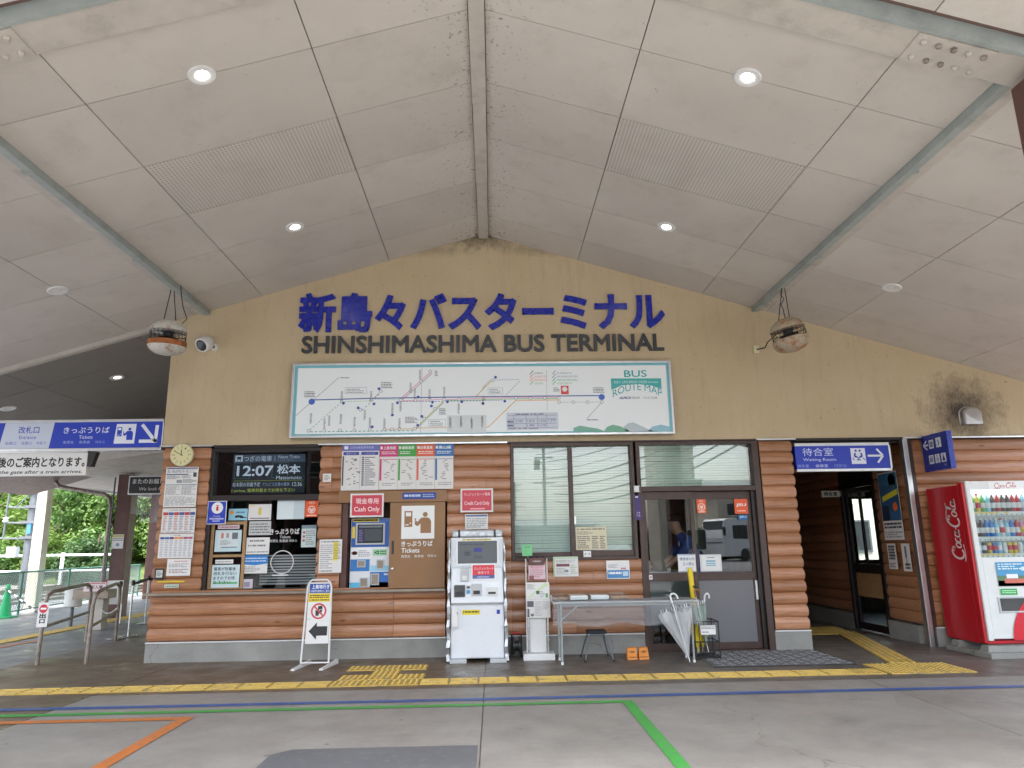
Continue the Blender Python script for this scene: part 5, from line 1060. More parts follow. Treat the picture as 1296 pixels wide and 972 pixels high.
# ================================================================ LEAFLET STAND, TABLE, STOOL AND SMALL THINGS
t = thing('leaflet_stand', 'white floor stand holding flyers under a dark red leaflet box', 'leaflet stand', (0.54, -0.3, 0))
MB().box(.355, .735, -.46, -.16, 0.0, .075).build('base', 'white_metal', t, bevel=.006)
MB().box(.445, .645, -.30, -.285, .076, .5).build('upright_panel', 'white_metal', t)
b = MB(); b.box(.40, .415, -.31, -.285, .076, 1.19); b.build('side_rail', 'white_metal', t); b = MB(); b.box(.668, .68, -.31, -.285, .5, 1.19); b.build('side_rail', 'white_metal', t)
for xx in (.43, .668): MB().tube([(xx,-.32,.076),(xx,-.32,.5)], .012, 8).build('pipe', 'chrome', t)
for (za, zb, xa, xb, nm) in ((.70,.905,.40,.695,'upper_flyer'), (.48,.70,.405,.70,'lower_flyer')):
    p = MB().box(xa, xb, -.345, -.338, za, zb-.002).build(nm, 'paper', t)
    a = Art((0,-.3455,0))
    if nm == 'upper_flyer': a.poly([(xa+.02,za+.02),(xa+.05,za+.02),(xb-.01,zb-.03),(xb-.06,zb-.01)], (205,225,185)); a.rect(xa+.13,za+.06,xa+.17,za+.1,(100,125,120)); a.scrib(xa+.02,za+.12,xa+.12,zb-.02,5,(150,155,150)); a.rect(xb-.05,za+.02,xb-.02,za+.07,(110,165,110)); a.scrib(xb-.12,za+.02,xb-.06,za+.1,4,(170,175,170))
    else: a.rect(xa+.01,za+.13,xa+.09,za+.20,(95,98,104)); a.rect(xa+.01,za+.01,xa+.035,za+.11,(90,92,98)); a.rect(xa+.05,za+.02,xa+.09,za+.05,(110,112,118)); a.scrib(xa+.1,za+.02,xb-.11,zb-.02,10,(185,188,190)); a.line([(xb-.10,za+.01),(xb-.10,zb-.02)], .002, (190,190,192)); a.scrib(xb-.09,za+.1,xb-.01,zb-.02,6,(190,192,195))
    a.build('print', p)
p = MB().box(.435, .655, -.37, -.31, .925, 1.06).box(.435, .655, -.325, -.31, 1.06, 1.12).build('flyer_pocket', 'plastic_clear', t)
p = MB().box(.44, .65, -.345, -.335, .93, 1.115).build('pink_flyer', 'paper', t); a = Art((0,-.3455,0)); a.rect(.442,.932,.648,1.113,(228,196,202)).up(); a.scrib(.46,.96,.63,1.1,6,(205,130,145)); a.rect(.442,.932,.648,.945,(190,70,85)); a.rect(.445,.935,.505,.985,(170,80,90)); a.build('print', p)
p = MB().box(.445, .635, -.40, -.315, 1.118, 1.20).build('leaflet_box', 'leaflet_brown', t, bevel=.004); a = Art((0,-.4005,0)); a.text('ご自由に', .485, 1.15, .595, 1.17, (225,215,215), .03); a.build('print', p)
b = MB()
for xx in (.45, .53, .60): b.box(xx, xx+.04, -.37, -.33, 1.20, 1.225)
b.build('leaflets', 'cloth_dark', t)
paper('price_tag', 'green card notice clipped to the window corner above the leaflet stand', .365, .495, 1.225, 1.365, y=-0.28, base='paper', draw=lambda a: (a.R(0,0,1,1,(120,205,140)), a.up(), a.S(.2,.72,.8,.86,1,(60,120,80))), cat='card')
MB().tube([(.44,-.30,1.19),(.435,-.282,1.24)], .004, 6).build('card_holder', 'alu', t)

t = thing('folding_table', 'long narrow folding table with a clear vinyl cover in front of the window', 'table', (1.55, -0.62, 0))
MB().box(.70, 2.42, -.86, -.40, .68, .70).build('table_top', 'machine_grey', t, bevel=.005)
b = MB(); b.face([(.69,-.865,.7025),(2.43,-.865,.7025),(2.43,-.395,.7025),(.69,-.395,.7025)])
n = 30
def drape(k): u = k/n; return .69+1.74*u, -.868-.012*math.sin(u*40)-.01, .44+.02*math.sin(u*17)
for k in range(n):
    xa, ya, za = drape(k); xb, yb, zb = drape(k+1); b.face([(xa,-.866,.7025),(xb,-.866,.7025),(xb,yb,zb),(xa,ya,za)])
b.build('vinyl_cover', 'vinyl_table', t, smooth=True)
for xx in (.79, 2.33):
    for yy in (-.80, -.46):
        lg = MB().tube([(xx,yy,.012),(xx,yy,.68)], .0125, 8).build('leg', 'grey_steel', t); MB().lathe([(.016,0),(.016,.03)], (xx,yy,0), 10).build('leg_cap', 'vend_white', lg)
    MB().tube([(xx,-.80,.30),(xx,-.46,.30)], .008, 6).build('leg_brace', 'grey_steel', t)
for s, xx in ((1,.80),(-1,2.32)): MB().tube([(xx,-.80,.50),(xx+s*.22,-.80,.675)], .010, 6).build('brace', 'grey_steel', t)
b = MB()
for yy in (-.80,-.46): b.box(.79, 2.33, yy-.01, yy+.01, .645, .678)
b.build('rail', 'grey_steel', t)
for (xa, xb, mt, lab) in ((.70,.89,'plastic_clear','empty clear leaflet tray at the left end of the table'), (.91,1.14,'paper','clear tray of white papers second from the left on the table'), (1.16,1.395,'paper','clear tray of white forms third from the left on the table'), (1.415,1.62,'plastic_clear','empty clear leaflet tray nearest the door on the table')):
    t = thing('leaflet_tray', lab, 'tray', ((xa+xb)/2, -.55, .704), 'trays on the folding table')
    b = MB(); b.box(xa,xb,-.68,-.42,.704,.708); b.box(xa,xa+.004,-.68,-.42,.708,.76); b.box(xb-.004,xb,-.68,-.42,.708,.76); b.box(xa+.004,xb-.004,-.424,-.42,.708,.775); b.box(xa+.004,xb-.004,-.68,-.676,.708,.745); b.build('tray', 'plastic_clear', t)
    if mt == 'paper': MB().box(xa+.01,xb-.01,-.668,-.43,.709,.757).build('paper_stack', 'paper', t, bevel=.002)
t = thing('folding_stool', 'small grey folding stool with a black seat under the table', 'stool', (1.24, -.44, 0))
MB().box(1.13, 1.36, -.56, -.32, .30, .335).build('seat', 'cloth_dark', t, bevel=.012)
for s in (0, 1):
    y_t, y_b = (-.55,-.66) if s == 0 else (-.33,-.22)
    MB().tube([(1.075,y_b,.008),(1.145,y_t,.27),(1.16,y_t,.295),(1.33,y_t,.295),(1.345,y_t,.27),(1.415,y_b,.008)], .010, 8).build('leg_frame', 'galvanised', t, smooth=True)
    for xx in (1.075,1.415): MB().lathe([(.014,0),(.014,.025)], (xx,y_b,0), 8).build('foot_cap', 'rubber', t)
for i, (xx, lab) in enumerate(((1.595,'left one of two orange wheel chocks on the floor by the stool'), (1.735,'right one of two orange wheel chocks on the floor by the door'))):
    t = thing('wheel_chock', lab, 'wheel chock', (xx+.06, -.5, 0), 'orange wheel chocks')
    MB().hexa([(xx,-.56,0),(xx+.125,-.55,0),(xx+.125,-.42,0),(xx,-.43,0),(xx+.01,-.50,.13),(xx+.118,-.50,.135),(xx+.118,-.44,.135),(xx+.01,-.45,.13)]).build('block', 'orange_plastic', t, bevel=.008)
    MB().box(xx+.04, xx+.085, -.548, -.53, .085, .10).build('grip_hole', 'cabinet_brown', t); MB().box(xx+.02, xx+.105, -.562, -.545, .03, .036).build('ridge', 'cabinet_brown', t)

def umbrella(name, label, tip, top, rad, mat, hmat, hook=(1,0), group=None, hk=0.05, shaft=0.18, folds=8):
    """closed umbrella: pleated cone that narrows to a ferrule, shaft, crook handle"""
    tip, top = Vector(tip), Vector(top); d = (top-tip).normalized(); a_ = d.cross(Vector((0,1,0))).normalized(); b_ = d.cross(a_)
    t = thing(name, label, 'umbrella', tuple(tip), group)
    n = folds*4; L = (top-tip).length; b = MB(); rings = []
    for i in range(9):
        u = i/8; r_ = rad*(0.07+0.93*u**0.9) * (1 if u < .9 else .9)
        rings.append([tip+d*(0.06+ (L-0.06)*u) + (a_*math.cos(2*math.pi*k/n)+b_*math.sin(2*math.pi*k/n)*.8)*r_*(1+.30*math.cos(folds*2*math.pi*k/n+u*1.5)*u) + d*(.035*math.cos(folds*2*math.pi*k/n) if i == 8 else 0) for k in range(n)])
    vs = [p for g in rings for p in g]; fs = [(i*n+k, i*n+(k+1)%n, (i+1)*n+(k+1)%n, (i+1)*n+k) for i in range(8) for k in range(n)]
    b.raw(vs, fs); b.build('canopy', mat, t, smooth=True)
    MB().tube([tip, tip+d*.07], [.005,.008], 8).build('ferrule', 'chrome', t)
    MB().tube([tip+d*.06, top+d*shaft], .006, 8).build('shaft', 'chrome', t)
    hx_ = Vector((hook[0], hook[1], 0)); c0 = top+d*shaft
    pts = [c0, c0+d*.06] + [c0+d*.06+hx_*hk*(1-math.cos(an))+d*hk*math.sin(an) for an in [math.pi*k/8 for k in range(1,9)]] + [c0+d*.04+hx_*2*hk]
    MB().tube(pts, .011, 8).build('handle', hmat, t, smooth=True)
    for k in range(folds):
        p = rings[8][k*4]; MB().tube([p-d*.02, p+d*.02], .004, 5).build('rib_tip', 'vend_white', t)
    return t
umbrella('closed_umbrella', 'clear vinyl umbrella with white crook hooked on the table edge', (2.225,-1.0,0.03), (2.105,-.93,.58), .17, 'vinyl_clear', 'vend_white', (.9,.0), 'umbrellas by the door', .045, .10)
umbrella('closed_umbrella', 'pale green umbrella with brown crook standing in the wire rack', (2.575,-.55,.07), (2.50,-.50,.60), .08, 'vinyl_green', 'cabinet_brown', (.8,-.3), 'umbrellas by the door', .04, .10)
umbrella('closed_umbrella', 'bright yellow umbrella standing lowest in the wire rack', (2.46,-.50,.05), (2.47,-.47,.36), .085, 'yellow_cloth', 'black_plastic', (.3,.6), 'umbrellas by the door', .03, .10)
umbrella('closed_umbrella', 'second yellow umbrella leaning by the right side of the wire rack', (2.54,-.43,.05), (2.57,-.42,.30), .06, 'yellow_cloth', 'white_metal', (.8,.3), 'umbrellas by the door', .04, .34)
t = thing('closed_umbrella', 'tall furled yellow umbrella whose curved top stands above the rack', 'umbrella', (2.45,-.40,.05), 'umbrellas by the door')
MB().tube([(2.50,-.40,.06),(2.49,-.40,.45),(2.475,-.40,.75),(2.46,-.40,1.02),(2.455,-.40,1.05)], [.012,.018,.034,.034,.010], 10).build('canopy', 'yellow_cloth', t, smooth=True)
MB().tube([(2.475,-.436,.83),(2.53,-.44,.80)], .013, 6).build('strap', 'cloth_dark', t)
t = thing('umbrella_rack', 'black wire umbrella rack with a white notice beside the door', 'umbrella rack', (2.54,-.48,0))
b = MB()
for z_ in (.025, .20, .43):
    P = [(2.40,-.64,z_),(2.685,-.66,z_),(2.70,-.33,z_),(2.42,-.31,z_),(2.40,-.64,z_)]; b.tube(P, .007, 6)
b.build('rings', 'black_plastic', t)
for (xx, yy) in ((2.40,-.64),(2.685,-.66),(2.70,-.33),(2.42,-.31)): MB().tube([(xx,yy,0),(xx,yy,.44)], .008, 6).build('upright', 'black_plastic', t)
for k in range(4): MB().tube([(2.45+.06*k,-.648,.03),(2.45+.06*k,-.648,.43)], .004, 5).build('wire', 'black_plastic', t)
MB().box(2.42, 2.68, -.64, -.33, .006, .018).build('drip_tray', 'black_plastic', t)
p = MB().box(2.465, 2.645, -.672, -.669, .285, .39).build('notice', 'paper', t); a = Art((0,-.6723,0)); a.scrib(2.475,.345,2.635,.38,2,(130,132,138)); a.scrib(2.475,.30,2.56,.33,1,(150,152,158)); a.build('print', p)
# door mat with a woven tile pattern
t = thing('door_mat', 'dark grey woven entrance mat in front of the sliding doors', 'mat', (3.2,-.65,0))
MB().box(2.45, 4.03, -1.18, -.07, .002, .010).build('mat_body', 'mat_grey', t, bevel=.003)
b = MB()
for i in range(13):
    for j in range(9):
        x_ = 2.50+.12*i; y_ = -1.14+.12*j
        if (i+j) % 2: b.box(x_, x_+.10, y_+.035, y_+.05, .010, .013); b.box(x_+.035, x_+.05, y_-.02, y_+.033, .010, .013)
        else: b.box(x_+.02, x_+.09, y_+.0, y_+.012, .010, .013); b.box(x_+.07, x_+.085, y_+.014, y_+.09, .010, .013)
o = b.build('weave', 'mat_line', t); o['kind'] = 'stuff'
b = MB(); b.box(2.44, 4.05, -1.205, -1.182, .001, .008); b.box(4.032, 4.055, -1.182, -.07, .001, .008); b.build('mat_edge', 'rubber', t)

# ================================================================ CORRIDOR POSTERS (on the right hand corridor wall)
def side_paper(name, label, ya, yb, z0, z1, draw, cat='poster', group='posters on the corridor wall', x=5.645):
    t = thing(name, label, cat, (x, (ya+yb)/2, z0), group)
    MB().box(x, x+.0015, ya, yb, z0, z1).build('sheet', 'paper', t)
    a = Art((x-.0002,0,0), (0,-1,0), (0,0,1)); W = yb-ya
    a.R = lambda u0, v0, u1, v1, c: a.rect(-yb+W*u0, z0+(z1-z0)*v0, -yb+W*u1, z0+(z1-z0)*v1, c)
    a.q = lambda u, v: (-yb+W*u, z0+(z1-z0)*v)
    a.T = lambda s, u0, v0, u1, v1, c, bold=0.: a.text(s, *a.q(u0,v0), *a.q(u1,v1), c, bold)
    a.S = lambda u0, v0, u1, v1, n, c, f=.5, sd=1: a.scrib(*a.q(u0,v0), *a.q(u1,v1), n, c, f, sd)
    draw(a); a.build('print', t)
def d_po(a):
    a.R(.02,.28,.98,.98,(50,90,130)); a.up(); a.R(.02,.80,.98,.98,(70,130,175)); a.circle(*a.q(.72,.86), .10, (60,110,90), 14); a.poly([a.q(.12,.56),a.q(.95,.66),a.q(.95,.74),a.q(.12,.64)], (220,215,60)); a.R(.05,.28,.4,.5,(40,52,70)); a.circle(*a.q(.74,.48), .06, (225,110,50), 12); a.R(.45,.30,.9,.42,(60,100,150)); a.up(); a.S(.06,.16,.94,.26,2,(60,62,70),.6); a.S(.06,.03,.94,.13,3,(150,152,158))
side_paper('poster', 'blue event poster with yellow script, largest on the corridor wall', .30, .80, 1.35, 2.30, d_po)
def d_bk(a): a.S(.12,.35,.88,.93,5,(40,42,50),.75,3); a.S(.1,.06,.8,.26,3,(90,92,100))
side_paper('poster', 'small white sheet with dense black print, below left of the event poster', .56, .78, .95, 1.30, d_bk)
side_paper('poster', 'small white sheet with a thin column of print nearest the corner post', .22, .42, .93, 1.30, lambda a: (a.R(.36,.5,.6,.9,(120,122,130)), a.S(.25,.06,.85,.3,2,(50,52,60),.7), a.R(.46,.2,.54,.5,(60,62,70))))

# ================================================================ VENT HOOD, CAMERA
t = thing('vent_hood', 'stainless half round vent hood on the soot stained stucco', 'vent', (6.58,-.1,2.87))
b = MB(); n = 14; hood = [(6.45,2.875)] + [(6.58-.13*math.cos(math.pi*k/n), 3.03+.10*math.sin(math.pi*k/n)) for k in range(n+1)] + [(6.71,2.875)]
m_ = len(hood); secs = [(-.0285,1.0),(-.09,.985),(-.125,.93),(-.14,.82)]
vs = [(6.58+(x-6.58)*f_, y, 2.875+(z-2.875)*(f_ if y < -.1 else 1.0)) for y, f_ in secs for x, z in hood]
b.raw(vs, [(j*m_+i, j*m_+i+1, (j+1)*m_+i+1, (j+1)*m_+i) for j in range(3) for i in range(m_-1)] + [tuple(range(3*m_, 4*m_))]); b.build('hood', 'alu', t, smooth=True)
MB().tube([(x,-.034,z) for x, z in hood], .009, 6).build('flange', 'white_metal', t, smooth=True)
t = thing('security_camera', 'white dome security camera on the left end of the gable', 'camera', (-3.9,-.1,4.0))
MB().lathe([(.05,0),(.05,.02)], (-3.80,-.03,4.07), 16, 'y').build('wall_plate', 'white_metal', t); MB().tube([(-3.80,-.05,4.07),(-3.83,-.10,4.07)], .018, 8).build('bracket', 'black_plastic', t)
cb = MB(); d = Vector((-.25,-.75,-.55)).normalized(); c = Vector((-3.89,-.13,4.10))
cb.tube([c-d*.11, c-d*.10, c-d*.04, c+d*.07, c+d*.085], [.03,.07,.105,.105,.095], 22); cb.build('housing', 'white_metal', t, smooth=True)
MB().tube([c+d*.0855, c+d*.09, c+d*.10], [.078,.072,.04], 20).build('lens', 'dark_screen', t, smooth=True)

# ================================================================ HANGING ROUND FIXTURES
def hanging(label, x, y, tilt, rusty, zt):
    t = thing('hanging_insect_trap', label, 'insect trap', (x, y, zt-.95), 'rusty round fixtures hung from the edge beams')
    c = Vector((x, y, zt-.72))
    def lat(pr, nm, mt, cc, sm=True):
        b = MB().lathe(pr, (0,0,0), 28); rot = Matrix.Rotation(tilt[0], 3, 'X') @ Matrix.Rotation(tilt[1], 3, 'Y')
        b.v = [tuple(rot @ Vector(v) + cc) for v in b.v]; return b.build(nm, mt, t, smooth=sm)
    lat([(.03,.205),(.09,.195),(.15,.165),(.195,.12),(.215,.075),(.218,.06),(.20,.055)], 'top_dome', 'rust_white' if not rusty else 'rust_mix', c)
    lat([(.21,-.06),(.222,-.07),(.222,-.13)], 'rust_band', 'rust' if not rusty else 'rust_mix', c)
    lat([(.222,-.131),(.20,-.175),(.14,-.215),(.06,-.235),(.02,-.237)], 'lower_bowl', 'rust_white' if not rusty else 'rust_mix', c)
    lat([(.10,-.05),(.12,-.02),(.06,.0),(.06,.05),(.12,.06)], 'core', 'black_plastic', c)
    rot = Matrix.Rotation(tilt[0], 3, 'X') @ Matrix.Rotation(tilt[1], 3, 'Y')
    b = MB()
    for k in range(22):
        an = 2*math.pi*k/22; p = [rot @ Vector((.205*math.cos(an+j*.14), .205*math.sin(an+j*.14), z_))+c for j, z_ in ((0,-.07),(1,-.03),(-.3,.02),(0,.06))]; b.tube(p, .0035, 4, False)
    for z_ in (-.03, .02): b.tube([rot @ Vector((.207*math.cos(2*math.pi*k/24), .207*math.sin(2*math.pi*k/24), z_))+c for k in range(25)], .0035, 4, False)
    b.build('wire_cage', 'black_plastic', t)
    top = Vector((x, y, zt))
    for s in (-1, 1): MB().tube([c+rot @ Vector((s*.075,0,.19)), top+Vector((s*.006,0,-.02))], .006, 5).build('chain', 'black_plastic', t)
    MB().box(x-.045, x+.045, y-.03, y+.03, zt-.04, zt+.0).box(x-.02, x+.02, y-.02, y+.02, zt, zt+.07).build('hook', 'black_plastic', t)
    P = [top+Vector((.09,0,.03)), top+Vector((.11,0,-.15)), top+Vector((.16,-.02,-.35)), top+Vector((.22,-.02,-.50)), top+Vector((.15,0,-.57)), c+rot @ Vector((.08,0,.19))] if not rusty else [top+Vector((.0,0,0)), top+Vector((-.05,0,-.20)), top+Vector((-.02,-.02,-.26)), top+Vector((-.06,0,-.33)), top+Vector((-.03,.02,-.38)), c+rot @ Vector((.02,0,.2))]
    MB().tube(P, .006, 6).build('power_cord', 'black_plastic', t, smooth=True)
    return t, c
def rust_mat(name, base, amt):
    mt, tt, b_ = node_mat(name)
    n1 = noise(tt, 7, 7, .7); n2 = noise(tt, 26, 5, .7)
    c_ = mixc(tt, ramp(tt, n1, amt, amt+.14), base, (.34,.13,.045)); c_ = mixc(tt, ramp(tt, n2, .56, .70, 0, .8), c_, (.09,.045,.028)); tt.links.new(c_, b_.inputs['Base Color']); b_.inputs['Roughness'].default_value = .6
rust_mat('rust_white', (.60,.59,.54), .56); rust_mat('rust_mix', (.44,.37,.27), .48)
hanging('round insect trap with white dome and orange rust band hanging from the left beam', -3.99, -1.0, (0.05,0.04), False, 4.66)
t, c = hanging('heavily rusted round insect trap hanging askew from the right beam', 3.77, -.98, (0.02,-.22), True, 4.64)
t = thing('junction_box', 'small cream electrical box on the gable beside the rusted trap', 'electrical box', (3.70,-.05,3.96)); MB().box(3.66, 3.74, -.065, -.029, 3.92, 4.03).build('box', 'cream_clock', t, bevel=.005); MB().tube([(3.70,-.065,3.97),(3.80,-.12,3.98),(3.76,-.3,4.0),(3.70,-.80,3.98)], .008, 6).build('plug_lead', 'black_plastic', t)

# ================================================================ DOWNLIGHTS
def downlight(label, x, y, on, group='recessed ceiling downlights'):
    z = zc(x); s = -1 if x > XC else 1
    t = thing('downlight', label, 'downlight', (x, y, z), group)
    rot = Matrix.Rotation(math.atan(SL)*(-s), 3, 'Y')
    def lat(pr, nm, mt):
        b = MB().lathe(pr, (0,0,0), 24, cap=False); b.v = [tuple(rot @ Vector(v)+Vector((x,y,z))) for v in b.v]; return b.build(nm, mt, t, smooth=True)
    lat([(.050,-.003),(.078,-.014),(.104,-.012),(.110,-.003),(.110,.006)], 'trim_ring', 'white_metal')
    b = MB().lathe([(.056,-.003),(.035,-.007),(.01,-.008)], (0,0,0), 24); b.v = [tuple(rot @ Vector(v)+Vector((x,y,z))) for v in b.v]
    b.build('lens', on, t, smooth=True)
downlight('lit downlight nearest the viewer on the left slope', -2.30, -4.46, 'lamp_on'); downlight('lit downlight nearest the viewer on the right slope', 2.12, -4.46, 'lamp_on')
downlight('lit downlight close to the gable on the left slope', -2.31, -1.68, 'lamp_on'); downlight('lit downlight close to the gable on the right slope', 2.12, -1.66, 'lamp_on')
downlight('unlit downlight on the outer left slope beyond the edge beam', -4.96, -1.70, 'lamp_off'); downlight('unlit downlight on the outer right slope beyond the edge beam', 4.77, -1.66, 'lamp_off')
downlight('faintly lit downlight in the dark ceiling above the blue entrance sign', -5.86, 1.45, 'lamp_dim'); downlight('unlit downlight in the dark ceiling at the left picture edge', -7.47, 1.45, 'lamp_off')

# ================================================================ DRINKS VENDING MACHINE
t = thing('drinks_vending_machine', 'red and white drinks vending machine with bottle display by the right wall', 'vending machine', (6.4,-.45,0))
VX0, VX1, VY0, VY1, VZ0, VZ1 = 5.805, 6.86, -.80, -.07, .13, 2.04
MB().box(VX0, VX1, -.72, VY1, VZ0, VZ1-.03).build('cabinet', 'red_paint', t, bevel=.012)
MB().box(VX0-.004, VX0+.035, -.815, -.725, VZ0+.01, VZ1-.005).build('door_edge', 'red_paint', t, bevel=.016)
b = MB(); b.box(VX0+.037, VX0+.10, -.835, -.725, .17, VZ1+.01); b.box(VX1-.07, VX1, -.835, -.725, .17, VZ1+.01); b.box(VX0+.10, VX1-.07, -.83, -.725, 1.935, VZ1+.008); b.box(VX0+.10, VX1-.07, -.83, -.725, .19, 1.125); b.build('door', 'vend_white', t, bevel=.012)
MB().box(VX0+.037, VX1, -.80, -.725, .135, .168).build('kick_plate', 'red_paint', t)
dw = MB().box(VX0+.10, VX1-.07, -.735, -.728, 1.125, 1.935).build('display_case', 'vend_white', t)
MB().box(VX0+.10, VX1-.07, -.812, -.808, 1.127, 1.933).build('display_glass', 'glass', dw)
cols = {'c_red': (.55,.03,.04), 'c_green': (.12,.42,.10), 'c_blue': (.05,.22,.62), 'c_lblue': (.30,.62,.80), 'c_brown': (.10,.05,.03), 'c_yellow': (.75,.55,.08), 'c_white': (.75,.77,.78), 'c_pink': (.75,.30,.42)}
for k, v in cols.items(): M(k, v, .25, 0, .05)
BOT = {}
def bottle(kind, mat, x, z, h):
    key = (kind, mat)
    if key not in BOT:
        b = MB()
        if kind == 'pet': b.lathe([(.026,0),(.030,.01),(.030,.11),(.027,.135),(.012,.17),(.012,.185)], (0,0,0), 10); b.cur = 1; b.lathe([(.0145,.185),(.0145,.205)], (0,0,0), 10); b.lathe([(.0308,.04),(.0308,.10)], (0,0,0), 10, cap=False)
        else: b.lathe([(.022,0),(.028,.008),(.028,.105),(.022,.115)], (0,0,0), 10); b.cur = 1; b.lathe([(.0285,.035),(.0285,.085)], (0,0,0), 10, cap=False)
        o = b.build('drink', [mat, random.choice(('c_white','c_red','c_yellow','c_white'))], None, smooth=True); BOT[key] = o.data; bpy.data.objects.remove(o)
    o = bpy.data.objects.new('drink_bottle' if kind == 'pet' else 'drink_can', BOT[key]); COL.objects.link(o); o.parent = dw; o.location = Vector((x, -.765, z)) - world_off(dw); o.scale = (1, 1, h)
rows_v = [(1.675, 'pet', 1.08, ['c_green','c_yellow','c_green','c_lblue','c_brown','c_red','c_brown','c_brown','c_red','c_red','c_lblue','c_red','c_yellow']), (1.375, 'pet', 1.08, ['c_brown','c_brown','c_blue','c_blue','c_lblue','c_white','c_lblue','c_blue','c_red','c_pink','c_pink','c_lblue','c_blue']), (1.175, 'can', 1.1, ['c_lblue','c_brown','c_yellow','c_blue','c_lblue','c_white','c_yellow','c_yellow','c_white','c_lblue','c_blue','c_brown','c_red'])]
for (zz, kind, h, cl) in rows_v:
    for k, c in enumerate(cl): bottle(kind, c, VX0+.135+.064*k, zz, h)
    MB().box(VX0+.10, VX1-.07, -.806, -.73, zz-.012, zz-.002).build('shelf', 'vend_white', dw)
    MB().box(VX0+.101, VX1-.071, -.806, -.795, zz-.052, zz-.0122).build('button_rail', 'vend_white', dw)
    a = Art((0,-.8065,0))
    for k in range(13):
        xx = VX0+.135+.064*k; a.rect(xx-.028, zz-.026, xx+.028, zz-.008, (235,200,60) if (k < 5 or k % 4 == 2) and zz != 1.375 else (225,230,232)); a.circle(xx, zz-.038, .010, (60,70,84), 10, .006)
    a.build('button_print', dw)
a = Art((0,-.8385,0)); a.rect(6.06,.79,6.52,1.07,(70,150,195)); a.rect(6.06,.79,6.52,.86,(150,140,120)).up(); a.rect(6.06,.855,6.52,.91,(90,125,90)).up(); a.rect(6.14,.825,6.44,.875,(205,110,95)); a.rect(6.17,.88,6.31,.93,(232,236,238)); a.circle(6.40,.99,.05,(205,225,235),14,.025); a.scrib(6.08,.98,6.38,1.06,3,(215,232,240)); a.rect(6.07,.69,6.27,.76,(40,165,75)).up(); a.scrib(6.085,.705,6.255,.75,2,(190,230,200))
n = 24; a.poly([(6.84,.175)] + [(6.84-.70*math.cos(math.pi/2*k/n), .175+.62*math.sin(math.pi/2*k/n)) for k in range(n+1)], (205,25,45)); a.build('front_print', t)
tr = MB().frame(6.02, 6.50, .485, .67, -.845, -.831, .02).build('pickup_tray', 'machine_grey', t, bevel=.003); MB().box(6.04,6.48,-.838,-.832,.505,.65).build('flap', 'dark_screen', tr)
# script style wordmark drawn with strokes (u along the word, v up)
def script_strokes():
    S = []
    def arc(cx, cy, rx, ry, a0, a1, n=14): return [(cx+rx*math.cos(math.radians(a0+(a1-a0)*k/n)), cy+ry*math.sin(math.radians(a0+(a1-a0)*k/n))) for k in range(n+1)]
    S.append((arc(.42,.50,.34,.46,50,310) , .085)); S.append((arc(.60,.80,.12,.10,200,-80), .05)); S.append((arc(.52,.05,.55,.12,200,330), .05))
    S.append((arc(.88,.36,.14,.20,0,360), .07)); S.append((arc(1.20,.36,.14,.20,60,310), .07)); S.append((arc(1.50,.36,.13,.19,0,360), .065)); S.append(([(1.64,.55),(1.62,.25),(1.70,.17),(1.80,.24)], .06))
    S.append(([(1.80,.40),(1.96,.42)], .06))
    S.append((arc(2.28,.50,.32,.46,55,310), .085)); S.append((arc(2.44,.82,.12,.10,200,-80), .05)); S.append(([(2.1,.98),(2.35,1.08),(2.7,1.02),(3.0,.94),(3.3,1.02)], .045))
    S.append((arc(2.72,.36,.14,.20,0,360), .07)); S.append(([(2.92,.26),(3.05,.75),(3.10,.98),(3.02,1.0),(2.98,.7),(3.0,.25),(3.08,.17),(3.16,.24)], .055)); S.append((arc(3.30,.36,.13,.19,0,360), .065)); S.append(([(3.44,.55),(3.42,.25),(3.50,.17),(3.62,.26)], .06))
    return S
def wordmark(a, x0, y0, w_, h_, col, sl=.18):
    for st, wd in script_strokes(): a.line([(x0+(u+sl*v)*w_/3.85, y0+v*h_) for u, v in st], wd*h_*1.25, col)
MB().tube([(VX0+.12,-.77,1.92),(VX1-.09,-.77,1.92)], .011, 8).build('light_tube', 'tube_lamp', dw)
a = Art((VX0-.0005,0,0), (0,0,1), (0,1,0)); wordmark(a, 1.08, -.70+.02, .80, .24, (232,224,224)); a.build('side_wordmark', t)
a = Art((0,-.8305,0)); a.rect(6.14,1.94,6.60,2.04,(238,240,240)).up(); wordmark(a, 6.20, 1.955, .30, .066, (190,40,55)); a.build('header_wordmark', t)
for yy in (-.84, -.30):
    b = MB(); b.box(5.70, 6.95, yy-.20 if yy < -.5 else yy-.12, yy+.10, 0.0, .06); b.hexa([(5.74,yy-.10,.06),(6.95,yy-.10,.06),(6.95,yy+.06,.06),(5.74,yy+.06,.06),(5.76,yy-.08,.126),(6.95,yy-.08,.126),(6.95,yy+.04,.126),(5.76,yy+.04,.126)])
    b.build('foundation_block', 'plinth', t, bevel=.006)
MB().box(5.705, 5.80, -.72, -.42, 0, .055).build('foundation_block', 'plinth', t, bevel=.006)

# ================================================================ PERSON INSIDE THE OFFICE
def skin(name, verts, edges, mat, parent, sub=2):
    me = bpy.data.meshes.new(name); me.from_pydata([v[:3] for v in verts], edges, []); me.materials.append(MATS[mat])
    o = bpy.data.objects.new(name, me); COL.objects.link(o); o.parent = parent
    md = o.modifiers.new('skin', 'SKIN'); sv = me.skin_vertices[0].data
    for i, v in enumerate(verts): sv[i].radius = (v[3], v[4] if len(v) > 4 else v[3]); sv[i].use_root = (i == 0)
    md.use_smooth_shade = True; s_ = o.modifiers.new('sub', 'SUBSURF'); s_.levels = sub; s_.render_levels = sub
    return o
px_, py_ = 2.88, 1.05
t = thing('person', 'person in a blue vest and dark cap leaning over a desk behind the left door', 'person', (px_, py_, 0.012))
